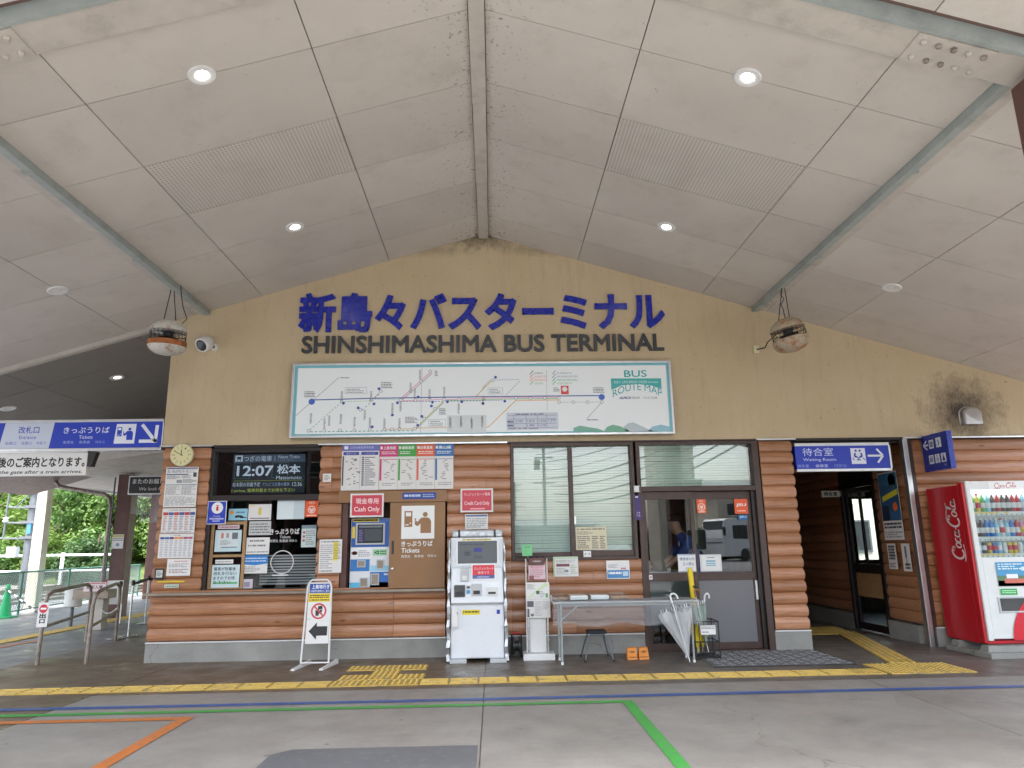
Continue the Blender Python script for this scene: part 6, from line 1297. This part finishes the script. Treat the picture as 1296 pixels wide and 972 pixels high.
# local frame: the figure faces -x, bending forward over a desk
V = [(0.10,0,.92,.13,.15), (0.02,0,1.12,.12,.15), (-.06,0,1.30,.12,.17), (-.10,0,1.42,.07,.09), (-.15,0,1.48,.05,.055), (-.20,0,1.535,.105,.095), (-.225,0,1.61,.135,.115), (-.21,0,1.69,.10,.09),
     (-.08,-.19,1.38,.055), (-.22,-.24,1.16,.042), (-.44,-.20,1.02,.032), (-.50,-.19,1.01,.028,.018),
     (-.08,.19,1.38,.055), (-.20,.25,1.16,.042), (-.42,.18,1.02,.032), (-.48,.17,1.01,.028,.018),
     (.10,-.10,.84,.085), (.06,-.11,.46,.06), (.10,-.11,.07,.045), (-.05,-.12,.035,.035,.03),
     (.10,.10,.84,.085), (.08,.11,.46,.06), (.14,.11,.07,.045), (-.01,.12,.035,.035,.03)]
Ed = [(0,1),(1,2),(2,3),(3,4),(4,5),(5,6),(6,7),(2,8),(8,9),(9,10),(10,11),(2,12),(12,13),(13,14),(14,15),(0,16),(16,17),(17,18),(18,19),(0,20),(20,21),(21,22),(22,23)]
body = skin('body', V, Ed, 'skin', t)
def loft(nm, pts, mat):
    b = MB(); n = 16; vs = []
    for (x, y, z, rx, ry) in pts: vs += [(x+rx*math.cos(2*math.pi*k/n), y+ry*math.sin(2*math.pi*k/n), z+.25*rx*math.cos(2*math.pi*k/n)) for k in range(n)]
    fs = [(i*n+k, i*n+(k+1)%n, (i+1)*n+(k+1)%n, (i+1)*n+k) for i in range(len(pts)-1) for k in range(n)] + [tuple(range(n)), tuple((len(pts)-1)*n+k for k in range(n))]
    return b.raw(vs, fs).build(nm, mat, t, smooth=True, local=True)
loft('vest', [(.12,0,.86,.16,.19),(.06,0,1.05,.155,.19),(-.02,0,1.22,.15,.205),(-.07,0,1.34,.13,.215),(-.11,0,1.42,.10,.17),(-.14,0,1.47,.065,.08),(-.15,0,1.49,.055,.06)], 'cloth_blue')
for s in (-1, 1): MB().tube([(-.07,s*.17,1.40),(-.10,s*.215,1.33),(-.16,s*.235,1.24),(-.215,s*.245,1.165)], [.06,.07,.064,.058], 12).build('sleeve', 'cloth_blue', t, smooth=True, local=True)
tr = skin('trousers', [(0.10,0,.92,.145,.165),(.10,-.10,.82,.10),(.06,-.11,.46,.075),(.10,-.11,.10,.065),(.10,.10,.82,.10),(.08,.11,.46,.075),(.14,.11,.10,.065)], [(0,1),(1,2),(2,3),(0,4),(4,5),(5,6)], 'cloth_dark', t)
MB().lathe([(.105,-.005),(.107,.03),(.09,.07),(.05,.095),(.01,.10)], (-.205,0,1.655), 18).build('cap', 'hair', t, smooth=True, local=True)
MB().lathe([(.05,-.11),(.085,-.08),(.095,-.02),(.095,.0)], (-.185,0,1.66), 16).build('hair', 'hair', t, smooth=True, local=True)
MB().hexa([(-.37,-.06,1.655),(-.25,-.08,1.665),(-.25,.08,1.665),(-.37,.06,1.655),(-.37,-.05,1.665),(-.25,-.075,1.68),(-.25,.075,1.68),(-.37,.05,1.665)]).build('cap_peak', 'hair', t, local=True, bevel=.006)
for s in (-1, 1):
    MB().lathe([(.010,-.004),(.010,.004)], (-.285,s*.028,1.60), 8, 'x').build('eye', 'hair', t, local=True)
    MB().lathe([(.012,-.01),(.022,0),(.012,.01)], (-.20,s*.078,1.59), 8, 'y').build('ear', 'skin', t, local=True)
    for k in range(4): MB().tube([(-.50,s*.18+(k-1.5)*.016,1.012),(-.55,s*.18+(k-1.5)*.018,1.005),(-.575,s*.18+(k-1.5)*.018,.99)], [.008,.0075,.006], 6).build('finger', 'skin', t, local=True)
    MB().tube([(-.47,s*.18-s*.03,1.01),(-.50,s*.18-s*.055,1.0),(-.53,s*.18-s*.06,.992)], [.009,.008,.007], 6).build('thumb', 'skin', t, local=True)
MB().hexa([(-.30,-.012,1.555),(-.27,-.018,1.555),(-.27,.018,1.555),(-.30,.012,1.555),(-.285,-.006,1.60),(-.27,-.01,1.60),(-.27,.01,1.60),(-.285,.006,1.60)]).build('nose', 'skin', t, local=True, bevel=.004)
MB().box(-.284,-.27,-.022,.022,1.528,1.535).build('mouth', 'leaflet_brown', t, local=True)
MB().box(-.20,-.195,-.16,-.09,1.30,1.36).build('badge', 'paper', t, local=True)
t = thing('office_desk', 'grey desk inside the office behind the left sliding door', 'desk', (2.5, 1.0, 0))
MB().box(2.05, 2.75, .55, 1.45, .93, .97).build('desk_top', 'machine_grey', t); b = MB()
for xx in (2.08, 2.68):
    for yy in (.6, 1.4): MB().box(xx, xx+.04, yy-.02, yy+.02, .012, .93).build('leg', 'grey_steel', t)
MB().box(2.05, 2.75, .56, .575, .3, .93).build('modesty_panel', 'machine_grey', t)
t = thing('card_terminal', 'small dark terminal standing on the office desk', 'terminal', (2.3, .65, .97)); MB().hexa([(2.24,.62,.97),(2.40,.62,.97),(2.40,.74,.97),(2.24,.74,.97),(2.24,.68,1.12),(2.40,.68,1.12),(2.40,.74,1.10),(2.24,.74,1.10)]).build('case', 'black_plastic', t, bevel=.006); MB().box(2.42,2.47,.63,.70,.97,1.02).build('keypad', 'vend_white', t, bevel=.004)
# ================================================================ RAILINGS AND POSTS AT THE EXIT PATH
def railing(label, x, y0, y1, xs, group='pipe railings at the exit path'):
    t = thing('pipe_railing', label, 'railing', (x, (y0+y1)/2, 0), group)
    MB().tube([(x,y0,-.01),(x+.005,y0,.70),(x+.01,y0+.03,.82),(x+.01,y0+.12,.865),(xs*.5+x*.5,(y0+y1)/2,.87),(xs,y1-.12,.865),(xs,y1-.03,.82),(xs,y1,.70),(xs,y1,-.01)], .024, 10).build('hoop', 'pipe_worn', t, smooth=True)
    MB().tube([(x,y0+.01,.44),(xs,y1-.01,.44)], .020, 8).build('mid_rail', 'pipe_worn', t, smooth=True)
    return t
railing('worn pipe railing carrying the round red exit sign, further left', -5.68, 0.0, 2.3, -6.35)
railing('worn pipe railing nearer the building corner', -5.08, 0.0, 2.4, -5.95)
t = thing('exit_sign', 'narrow white exit plate with a red no entry disc on the left railing', 'sign', (-5.66,-.04,.45))
MB().box(-5.725,-5.595,-.042,-.036,.45,.745).build('plate', 'paper', t); a = Art((0,-.0425,0)); a.circle(-5.66,.672,.052,(205,40,60),24).up(); a.rect(-5.695,.66,-5.625,.684,WHITE); a.text('出', -5.70, .555, -5.62, .615, BLACK, .04); a.text('口', -5.695, .495, -5.625, .545, BLACK, .04); a.build('print', t); MB().box(-5.70,-5.62,-.036,-.024,.58,.62).build('clamp', 'alu', t)
def post(label, x, y, h=.85):
    t = thing('barrier_post', label, 'barrier post', (x, y, 0), 'chrome barrier posts')
    MB().lathe([(.15,0),(.15,.008),(.05,.022),(.028,.03)], (x,y,0), 20).build('base', 'chrome', t, smooth=True); MB().tube([(x,y,.02),(x,y,h)], .019, 10).build('pole', 'chrome', t, smooth=True); MB().lathe([(.028,h-.05),(.030,h),(.026,h+.03),(.01,h+.04)], (x,y,0), 12).build('belt_head', 'black_plastic', t, smooth=True)
pp = [(-6.06,2.62),(-6.02,2.95),(-6.72,5.0),(-5.4,4.7)]
for (x, y), l in zip(pp, ('chrome barrier post nearest the pipe railing', 'chrome barrier post just right of the nearest one', 'chrome barrier post standing far back by the brown column', 'chrome barrier post hidden close to the building side')): post(l, x, y)
t = thing('barrier_belt', 'black belt strung between the barrier posts', 'belt', (-6.4, 4, .8)); MB().hexa([(-6.02,2.949,.80),(-6.72,4.999,.80),(-6.72,5.001,.80),(-6.02,2.951,.80),(-6.02,2.949,.85),(-6.72,4.999,.85),(-6.72,5.001,.85),(-6.02,2.951,.85)]).hexa([(-6.72,4.999,.80),(-5.4,4.699,.80),(-5.4,4.701,.80),(-6.72,5.001,.80),(-6.72,4.999,.85),(-5.4,4.699,.85),(-5.4,4.701,.85),(-6.72,5.001,.85)]).build('belt', 'cloth_dark', t)
t = thing('barrier_chain', 'thin pale chain sagging between the sign stand and the posts', 'chain', (-6.8,4,.4))
b = MB()
for k in range(40):
    u = k/39; p = Vector((-7.5+(1.42)*u, 4.6-1.9*u, .52-.34*4*u*(1-u)*.6)); b.tube([p-Vector((.012,-.016,0)), p+Vector((.012,-.016,0))], .005 if k % 2 else .009, 5)
b.build('links', 'vend_white', t)
t = thing('collection_box', 'grey wooden ticket collection box on a post with a pink notice', 'collection box', (-7.3,4.3,0))
MB().box(-7.62,-6.98,4.05,4.35,.53,.69).build('box', 'ledge', t, bevel=.006); MB().box(-7.34,-7.08,4.10,4.30,-.012,.53).build('post', 'beam_beige', t, bevel=.006)
p = MB().box(-7.42,-7.02,4.02,4.03,.66,.82).build('notice', 'paper', t); a = Art((0,4.0195,0)); a.rect(-7.42,.66,-7.02,.82,(232,214,218)).up(); a.rect(-7.40,.79,-7.04,.81,(205,120,130)); a.text('無断入場', -7.37, .70, -7.08, .77, (80,50,60), .02); a.build('print', p)
t = thing('white_bucket', 'white plastic tub hanging beside the collection box', 'tub', (-7.98,4.5,.35)); MB().lathe([(.13,.36),(.15,.38),(.155,.70),(.16,.705),(.15,.69)], (-7.90,4.6,0), 20).build('tub', 'vend_white', t, smooth=True); MB().tube([(-7.90,4.6,-.01),(-7.90,4.6,.37)], .03, 8).build('stem', 'galvanised', t)
t = thing('notice_board', 'white notice with a red edge standing behind the collection box', 'notice', (-7.5,5.2,0)); MB().box(-7.62,-7.30,5.19,5.20,.35,.80).build('board', 'paper', t); MB().box(-7.64,-7.615,5.18,5.21,-.012,.82).build('red_edge', 'red_paint', t); MB().box(-7.33,-7.30,5.205,5.225,-.012,.36).build('leg', 'alu', t)
# ================================================================ PLATFORM CANOPY
t = thing('platform_canopy', 'low beige platform canopy on brown steel columns behind the station', 'canopy', (-8,8,0))
MB().hexa([(-11.6,6.2,3.02),(-4.4,2.0,3.10),(-4.4,16,3.10),(-10.0,16,3.02),(-11.6,6.2,3.14),(-4.4,2.0,3.22),(-4.4,16,3.22),(-10.0,16,3.14)]).build('soffit', 'beam_beige', t)
MB().hexa([(-11.75,6.2,2.96),(-11.6,6.2,2.96),(-10.0,16,2.96),(-10.15,16,2.96),(-11.75,6.2,3.16),(-11.6,6.2,3.16),(-10.0,16,3.16),(-10.15,16,3.16)]).build('gutter', 'white_metal', t)
MB().hexa([(-11.6,6.05,2.90),(-4.5,1.85,2.98),(-4.5,2.0,2.98),(-11.6,6.2,2.90),(-11.6,6.05,3.15),(-4.5,1.85,3.2),(-4.5,2.0,3.2),(-11.6,6.2,3.15)]).build('front_beam', 'beam_beige', t, bevel=.01)
for (x, y, s) in ((-8.10,6.6,.155),(-10.1,12.6,.20)): MB().box(x-s,x+s,y-s,y+s,-.012,3.02).build('column', 'steel_brown', t, bevel=.01)
MB().hexa([(-11.50,8.9,-.1),(-11.22,8.9,-.1),(-11.22,9.15,-.1),(-11.50,9.15,-.1),(-11.50,8.9,3.02),(-11.26,8.9,3.02),(-11.26,9.15,3.02),(-11.50,9.15,3.02)]).build('outer_column', 'cream_paint', t, bevel=.01)
MB().tube([(-9.75,6.62,2.93),(-9.62,6.62,2.78),(-8.62,6.62,2.60),(-8.50,6.62,2.52),(-8.45,6.62,2.35),(-8.45,6.62,-.01)], .045, 10).build('downpipe', 'pipe_worn', t, smooth=True)
MB().tube([(-8.30,6.40,-.01),(-8.30,6.40,2.95)], .018, 8).build('conduit', 'galvanised', t)
for z_ in (1.0, 2.3): MB().box(-8.5,-8.25,6.60,6.64,z_,z_+.03).build('pipe_clamp', 'galvanised', t)
t = thing('column_notice', 'small white notice fixed to the brown platform column', 'notice', (-8.12,6.43,1.45)); MB().box(-8.25,-8.0,6.428,6.434,1.42,1.72).build('sheet', 'paper', t); a = Art((0,6.4275,0)); a.rect(-8.24,1.66,-8.01,1.71,(200,190,120)); a.scrib(-8.23,1.58,-8.02,1.65,2,(120,125,130)); a.circle(-8.12,1.50,.04,(120,150,190),12); a.build('print', t)
# ================================================================ MESH FENCE, CONE, RAIL FENCE
def mesh_fence(label, P, h, z0=-.012):
    t = thing('mesh_fence', label, 'fence', (P[0][0], P[0][1], 0))
    for (x, y) in P: MB().tube([(x,y,z0),(x,y,h)], .028, 8).build('post', 'fence_green', t)
    for (a_, b_) in zip(P, P[1:]):
        MB().tube([(*a_, h-.02),(*b_, h-.02)], .020, 6).build('top_rail', 'fence_green', t); MB().tube([(*a_, .08),(*b_, .08)], .014, 6).build('bottom_rail', 'fence_green', t)
        L = math.hypot(b_[0]-a_[0], b_[1]-a_[1]); n = int(L/.075); b = MB()
        for s in (0, 1):
            for k in range(-10, n):
                u0, u1 = k/n, (k+10)/n; z_0, z_1 = (.08, h-.03) if s == 0 else (h-.03, .08)
                c0, c1 = max(0, u0), min(1, u1)
                if c1 <= c0: continue
                f0, f1 = (c0-u0)/(u1-u0), (c1-u0)/(u1-u0)
                b.tube([(a_[0]+(b_[0]-a_[0])*c0, a_[1]+(b_[1]-a_[1])*c0, z_0+(z_1-z_0)*f0), (a_[0]+(b_[0]-a_[0])*c1, a_[1]+(b_[1]-a_[1])*c1, z_0+(z_1-z_0)*f1)], .0075, 3, False)
        o = b.build('wire_mesh', 'mesh_wire', t); o['kind'] = 'stuff'
mesh_fence('green diamond mesh fence between the side path and the tracks', [(-10.2,3.0),(-10.5,5.4),(-10.85,7.7),(-11.1,10.0),(-11.2,12.2),(-11.3,14.2)], .95)
t = thing('traffic_cone', 'green traffic cone beside the mesh fence at the left edge', 'cone', (-10.62,6.9,0))
MB().box(-10.80,-10.44,6.72,7.08,-.012,.025).build('base', 'green_plastic', t, bevel=.02); MB().lathe([(.135,.025),(.12,.06),(.035,.66),(.028,.69),(.01,.70)], (-10.62,6.9,0), 20).build('cone_body', 'green_plastic', t, smooth=True)
t = thing('barrier_bar', 'black and white striped bar resting on the green cone', 'bar', (-9.5,5.9,.4))
b = MB(); b2 = MB(); A_, B_ = Vector((-10.60,6.80,.60)), Vector((-9.05,5.6,.13))
for k in range(12): (b if k % 2 else b2).tube([A_+(B_-A_)*(k/12), A_+(B_-A_)*((k+.98)/12)], .018, 8)
b.build('white_band', 'vend_white', t); b2.build('black_band', 'black_plastic', t)
MB().tube([B_, Vector((-9.03,5.59,-.01))], .014, 6).build('foot', 'black_plastic', t)
def rail_fence(label, P, h, mat):
    t = thing('rail_fence', label, 'fence', (P[0][0], P[0][1], 0))
    for (x, y) in P: MB().box(x-.05,x+.05,y-.05,y+.05,-.13,h).build('post', mat, t)
    for (a_, b_) in zip(P, P[1:]):
        for z_ in (h*.45, h*.92): MB().tube([(*a_, z_),(*b_, z_)], .045, 6).build('rail', mat, t)
rail_fence('white pipe fence on the far side of the tracks', [(-30,20.0),(-26,20.5),(-22,21),(-18,21.5),(-15.6,21.8)], 1.35, 'vend_white')
rail_fence('short red painted fence panel at the left edge beyond the tracks', [(-24,18.0),(-20.6,18.4),(-19.5,18.5)], 1.45, 'red_paint')
# tracks
tag(sheet('ballast_bed', [(-60,9),(-12.0,8.5),(-12.0,40),(-60,40)], -.11, 'ballast'), 'grey stone ballast under the tracks', 'ballast', kind='structure')
for k, lab in enumerate(('rusty rail track nearest the mesh fence', 'rusty rail track further from the mesh fence')):
    x = -13.6-3.6*k; t = thing('rail_track', lab, 'track', (x, 20, 0), 'rail tracks')
    for s in (-.53,.53): MB().box(x+s-.035,x+s+.035,-30,60,-.02,.06).build('rail', 'rail_steel', t)
    sl = MB().box(x-1.0,x+1.0,8.6,8.82,-.10,-.02).build('sleeper', 'bark', t)
    for j in range(1, 34):
        o = sl.copy(); COL.objects.link(o); o.location = (0, .66*j, 0)
# steel mast with brackets
t = thing('signal_mast', 'grey steel mast with brackets and insulators beside the track', 'mast', (-18.4,19.8,0))
MB().tube([(-18.4,19.8,-.12),(-18.4,19.8,9.0)], .17, 12).build('pole', 'galvanised', t, smooth=True)
for k, z_ in enumerate((1.9,2.5,3.1,3.7,4.3,5.0)):
    MB().box(-18.65,-18.15,19.55,19.62,z_,z_+.10).build('clamp_band', 'galvanised', t); MB().tube([(-18.4,19.6,z_),(-19.5+.12*(k%3),19.6,z_+.04)], .035, 6).build('bracket', 'galvanised', t)
MB().tube([(-19.3,19.6,1.9),(-19.3,19.6,5.0)], .04, 6).build('outrigger', 'galvanised', t); MB().tube([(-19.0,19.6,3.1),(-18.45,19.6,3.7)], .03, 6).build('bracket', 'galvanised', t)
for z_ in (2.5,3.7,5.0): MB().lathe([(.06,0),(.11,.05),(.06,.1),(.11,.15),(.05,.2)], (-19.3,19.6,z_+.05), 10).build('insulator', 'vend_white', t)
MB().box(-18.95,-18.6,19.35,19.6,1.2,1.6).build('control_box', 'machine_grey', t); MB().box(-18.42,-18.28,19.58,19.61,2.1,2.5).build('blue_plate', 'c_blue', t)

# ================================================================ HILLSIDE AND TREES
tag(MB().raw([(-120,24,-.12),(-14,26,-.12),(20,30,-.12),(60,32,-.12),(-120,44,7),(-40,48,6.5),(20,52,5),(60,56,4),(-120,120,40),(-40,120,36),(20,120,26),(60,120,20)], [(0,1,5,4),(1,2,6,5),(2,3,7,6),(4,5,9,8),(5,6,10,9),(6,7,11,10)]).build('hillside', 'grass_ground'), 'overgrown slope rising behind the tracks', 'hillside', kind='structure')
def crown_mesh(seed, n_cl, per, rx, rz, leaf, mat):
    rg = random.Random(seed); vs = []; fs = []
    for c in range(n_cl):
        while True:
            p = Vector((rg.uniform(-1,1), rg.uniform(-1,1), rg.uniform(-1,1)))
            if .35 < p.length < 1: break
        cc = Vector((p.x*rx, p.y*rx, p.z*rz)); cr = rg.uniform(.16,.34)*rx
        for k in range(per):
            d = Vector((rg.gauss(0,1), rg.gauss(0,1), rg.gauss(0,.75))).normalized()*cr*rg.uniform(.55,1.05); q = cc+d
            nrm = (d.normalized()+Vector((rg.uniform(-.7,.7), rg.uniform(-.7,.7), rg.uniform(-.2,1.0)))).normalized()
            a_ = nrm.orthogonal().normalized(); an = rg.uniform(0, 6.28); b_ = nrm.cross(a_); a_, b_ = a_*math.cos(an)+b_*math.sin(an), b_*math.cos(an)-a_*math.sin(an)
            s = leaf*rg.uniform(.6,1.3); n0 = len(vs); vs += [q-a_*s, q+b_*s*.45, q+a_*s, q-b_*s*.45]; fs.append((n0,n0+1,n0+2,n0+3))
    me = bpy.data.meshes.new('crown'); me.from_pydata([tuple(v) for v in vs], [], fs); me.materials.append(MATS[mat]); return me
CR = [crown_mesh(1,85,120,1,.95,.050,'leaf_light'), crown_mesh(2,85,120,1,1.1,.050,'leaf_mid'), crown_mesh(3,80,120,1,.8,.054,'leaf_dark')]
def trunk_mesh(seed):
    rg = random.Random(seed); b = MB(); b.tube([(0,0,-.6),(.03,.02,.4),(-.02,.03,.9),(.02,0,1.3)], [.085,.07,.05,.02], 8)
    for k in range(6):
        an = rg.uniform(0,6.28); z_ = rg.uniform(.4,1.0); L = rg.uniform(.4,.8); b.tube([(0,0,z_),(math.cos(an)*L*.5,math.sin(an)*L*.5,z_+.2),(math.cos(an)*L,math.sin(an)*L,z_+.5)], [.035,.022,.008], 5)
    o = b.build('trunk', 'bark'); me = o.data; bpy.data.objects.remove(o); return me
TR = trunk_mesh(3)
def tree(label, x, y, z, r_, k, group='trees on the slope behind the tracks', nm='hillside_tree', cat='tree', low=False):
    t = thing(nm, label, cat, (x, y, z), group)
    tr_ = bpy.data.objects.new('trunk', TR); COL.objects.link(tr_); tr_.parent = t; tr_.scale = (r_, r_, r_)
    c = bpy.data.objects.new('crown', CR[k]); COL.objects.link(c); c.parent = t; c.location = (0, 0, r_*(.55 if low else 1.15)); c.scale = (r_*1.05, r_*1.05, r_*random.uniform(.85,1.1)); c.rotation_euler = (0, 0, random.uniform(0, 6.28))
shade = ['bright yellow green bush', 'mid green bush', 'dark green tree']
spots = []
rg = random.Random(11); idx = 0

def hz(y, x): return max(-.12, (y-26)*.35)
for row, (yy, n, r0) in enumerate(((26.5, 9, 1.5), (31, 9, 2.3), (37, 9, 3.2), (45, 9, 4.4), (55, 8, 6.0))):
    for k in range(n):
        u = k/(n-1); x = (-.98 + u*.72)*(yy+9.5)*.85 + rg.uniform(-1,1); y = yy+rg.uniform(-1.5,1.5); kk = rg.choice((0,0,1,1,2) if row < 3 else (1,2,2,0))
        p = ('first', 'second', 'third', 'fourth', 'fifth', 'sixth', 'seventh', 'eighth', 'ninth')[k]; rn = ('lowest front row', 'second row up the slope', 'third row up the slope', 'fourth row up the slope', 'topmost row')[row]
        tree(f'{shade[kk]} in the {rn}, {p} from the left', x, y, hz(y, x), r0*rg.uniform(.85,1.2), kk, low=True)
for k in range(5): tree(('leafy tree behind the waiting room window, far left', 'leafy tree behind the waiting room window, left of centre', 'leafy tree behind the waiting room window, centre', 'leafy tree behind the waiting room window, right of centre', 'leafy tree behind the waiting room window, far right')[k], 8+3.5*k, 13+1.3*(k % 2), -.12, .62, k % 2, 'trees behind the waiting room')

# ================================================================ ACROSS THE BUS YARD (what the windows mirror)
def utility_pole(label, x, y, h):
    t = thing('utility_pole', label, 'utility pole', (x, y, -.13), 'utility poles across the bus yard')
    MB().tube([(x,y,-.13),(x,y,h)], [.17,.11], 10).build('pole', 'plinth', t, smooth=True)
    for z_, L in ((h-.4,.9),(h-1.2,.75),(h-3.2,.9)): MB().box(x-L,x+L,y-.05,y+.05,z_,z_+.10).build('crossarm', 'galvanised', t)
    for s in (-.8,-.4,.4,.8): MB().lathe([(.05,0),(.08,.06),(.05,.12),(.03,.2)], (x+s,y,h-.3), 8).build('insulator', 'vend_white', t)
    MB().lathe([(.22,0),(.24,.1),(.24,.7),(.2,.8)], (x-.55,y,h-2.1), 14).build('transformer', 'galvanised', t, smooth=True)
utility_pole('concrete utility pole with a transformer across the bus yard', 4.1, -47, 9.3); utility_pole('distant utility pole left across the bus yard', 1.8, -80, 9.0); utility_pole('distant utility pole beside the far left one', 2.9, -84, 9.4); utility_pole('near utility pole at the right of the bus yard', 12.5, -17, 8.6)
for k in range(8):
    t = thing('overhead_wire', ('topmost', 'second', 'third', 'fourth', 'fifth', 'sixth', 'seventh', 'lowest')[k] + ' overhead wire across the bus yard', 'wire', (8,-40,6), 'overhead wires')
    A_ = Vector((4.1-.8+.25*k, -47, 9.0-.62*k)); B_ = Vector((12.5-.8+.22*k, -17, 8.6-.18*k)); n = 14
    MB().tube([A_+(B_-A_)*(i/n) - Vector((0,0,(.5+.14*k)*4*(i/n)*(1-i/n))) for i in range(n+1)], .020+.006*(k % 3) + (.022 if k in (4,6,7) else 0), 5).build('cable', 'rubber', t)
def house(label, x0, x1, y0, y1, h, mat, roof, cat='house', rise=1.4):
    t = thing('yard_building', label, cat, ((x0+x1)/2, (y0+y1)/2, -.13), 'buildings across the bus yard')
    MB().box(x0,x1,y0,y1,-.13,h).build('wall', mat, t)
    xm, ym = (x0+x1)/2, (y0+y1)/2; e = .4
    MB().raw([(x0-e,y0-e,h),(x1+e,y0-e,h),(x1+e,y1+e,h),(x0-e,y1+e,h),(x0-e,ym,h+rise),(x1+e,ym,h+rise)], [(0,1,5,4),(2,3,4,5),(0,4,3),(1,2,5),(3,2,1,0)]).build('roof', roof, t)
    nwin = max(2, int((x1-x0)/2.6))
    for k in range(nwin):
        for fl in range(max(1, int(h/2.9))):
            xa = x0+(x1-x0)*(k+.3)/nwin; f_ = MB().frame(xa, xa+1.2, .9+2.8*fl, 2.1+2.8*fl, y1, y1+.06, .06).build('window_frame', 'alu', t); MB().box(xa+.06,xa+1.14,y1+.005,y1+.02,.96+2.8*fl,2.04+2.8*fl).build('pane', 'dark_screen', f_)
house('long low grey shop building across the bus yard', -14, 9, -62, -54, 3.0, 'house_grey', 'tile_dark', rise=.7)
house('tall beige building across the bus yard', 9.4, 11.6, -34, -31, 8.5, 'house_beige', 'tile_dark', rise=.4)
house('two storey house with dark roof right across the bus yard', 21, 34, -66, -57, 6.0, 'house_beige', 'tile_dark')
house('grey house far right across the bus yard', 36, 48, -60, -50, 5.5, 'house_grey', 'tile_dark')
house('tall dark brown building left across the bus yard', -34, -9, -58, -44, 12.5, 'steel_brown', 'tile_dark', rise=.8)
t = thing('village_house', 'cream house seen through the waiting room window', 'house', (15, 21, -.13)); MB().box(9, 21, 18, 24, -.13, 5.6).build('wall', 'cream_paint', t)
MB().raw([(8.6,17.6,5.6),(21.4,17.6,5.6),(21.4,24.4,5.6),(8.6,24.4,5.6),(8.6,21,7.2),(21.4,21,7.2)], [(0,1,5,4),(2,3,4,5),(0,4,3),(1,2,5),(3,2,1,0)]).build('roof', 'tile_dark', t)
for xx in (10.5, 13.2, 15.9, 18.6): f_ = MB().frame(xx, xx+1.3, .9, 2.1, 17.93, 17.999, .07).build('window_frame', 'galvanised', t); MB().box(xx+.07, xx+1.23, 17.95, 17.98, .97, 2.03).build('pane', 'dark_screen', f_)
def bus(label, x, y, L, W, H, rz):
    t = thing('parked_bus', label, 'bus', (x, y, -.13), 'buses parked in the yard', rz)
    def B(nm, b, mt, **k): return b.build(nm, mt, t, local=True, **k)
    B('body', MB().prism([(-L/2,.35),(L/2,.35),(L/2,H*.55),(L/2-.25,H-.15),(L/2-.5,H),(-L/2+.2,H),(-L/2,H-.2)], -W/2, W/2), 'vend_white', bevel=.06)
    for s in (-1, 1):
        for k in range(5): B('side_window', MB().box(-L/2+.5+k*(L-1.4)/5, -L/2+.45+(k+.93)*(L-1.4)/5, s*W/2-.012 if s > 0 else -W/2-.012, s*W/2+.012 if s > 0 else -W/2+.012, H*.52, H*.84), 'dark_screen')
        for xx in (-L/2+2.0, L/2-2.2): w_ = B('wheel', MB().lathe([(.30,-.14),(.48,-.13),(.50,0),(.48,.13),(.30,.14)], (xx, s*(W/2-.12), .50), 20, 'y'), 'rubber', smooth=True)
    B('windscreen', MB().hexa([(L/2+.012,-W/2+.1,H*.42),(L/2+.012,W/2-.1,H*.42),(L/2-.05,W/2-.1,H*.42),(L/2-.05,-W/2+.1,H*.42),(L/2-.20,-W/2+.15,H-.18),(L/2-.20,W/2-.15,H-.18),(L/2-.28,W/2-.15,H-.18),(L/2-.28,-W/2+.15,H-.18)]), 'dark_screen')
    for s in (-1, 1): B('headlight', MB().box(L/2-.01, L/2+.02, s*(W/2-.45)-.18, s*(W/2-.45)+.18, .75, .95), 'lamp_off'); B('mirror', MB().box(L/2-.1, L/2+.1, s*(W/2+.2)-.08, s*(W/2+.2)+.08, H*.6, H*.8), 'black_plastic')
bus('white coach parked at the right of the bus yard', 22.0, -50, 10, 2.5, 3.3, R(155)); bus('white minibus parked left across the bus yard', 14.2, -50, 6, 2.1, 2.7, R(100))
for k in range(6): tree(('hedge tree beside the tall beige building', 'hedge tree second from the beige building', 'hedge tree third from the beige building', 'hedge tree fourth from the beige building', 'hedge tree fifth from the beige building', 'hedge tree nearest the right house')[k], 15+2.6*k, -58+rg.uniform(-1,1), -.13, 2.1, 2, 'hedge trees across the bus yard', 'hedge_tree', low=True)
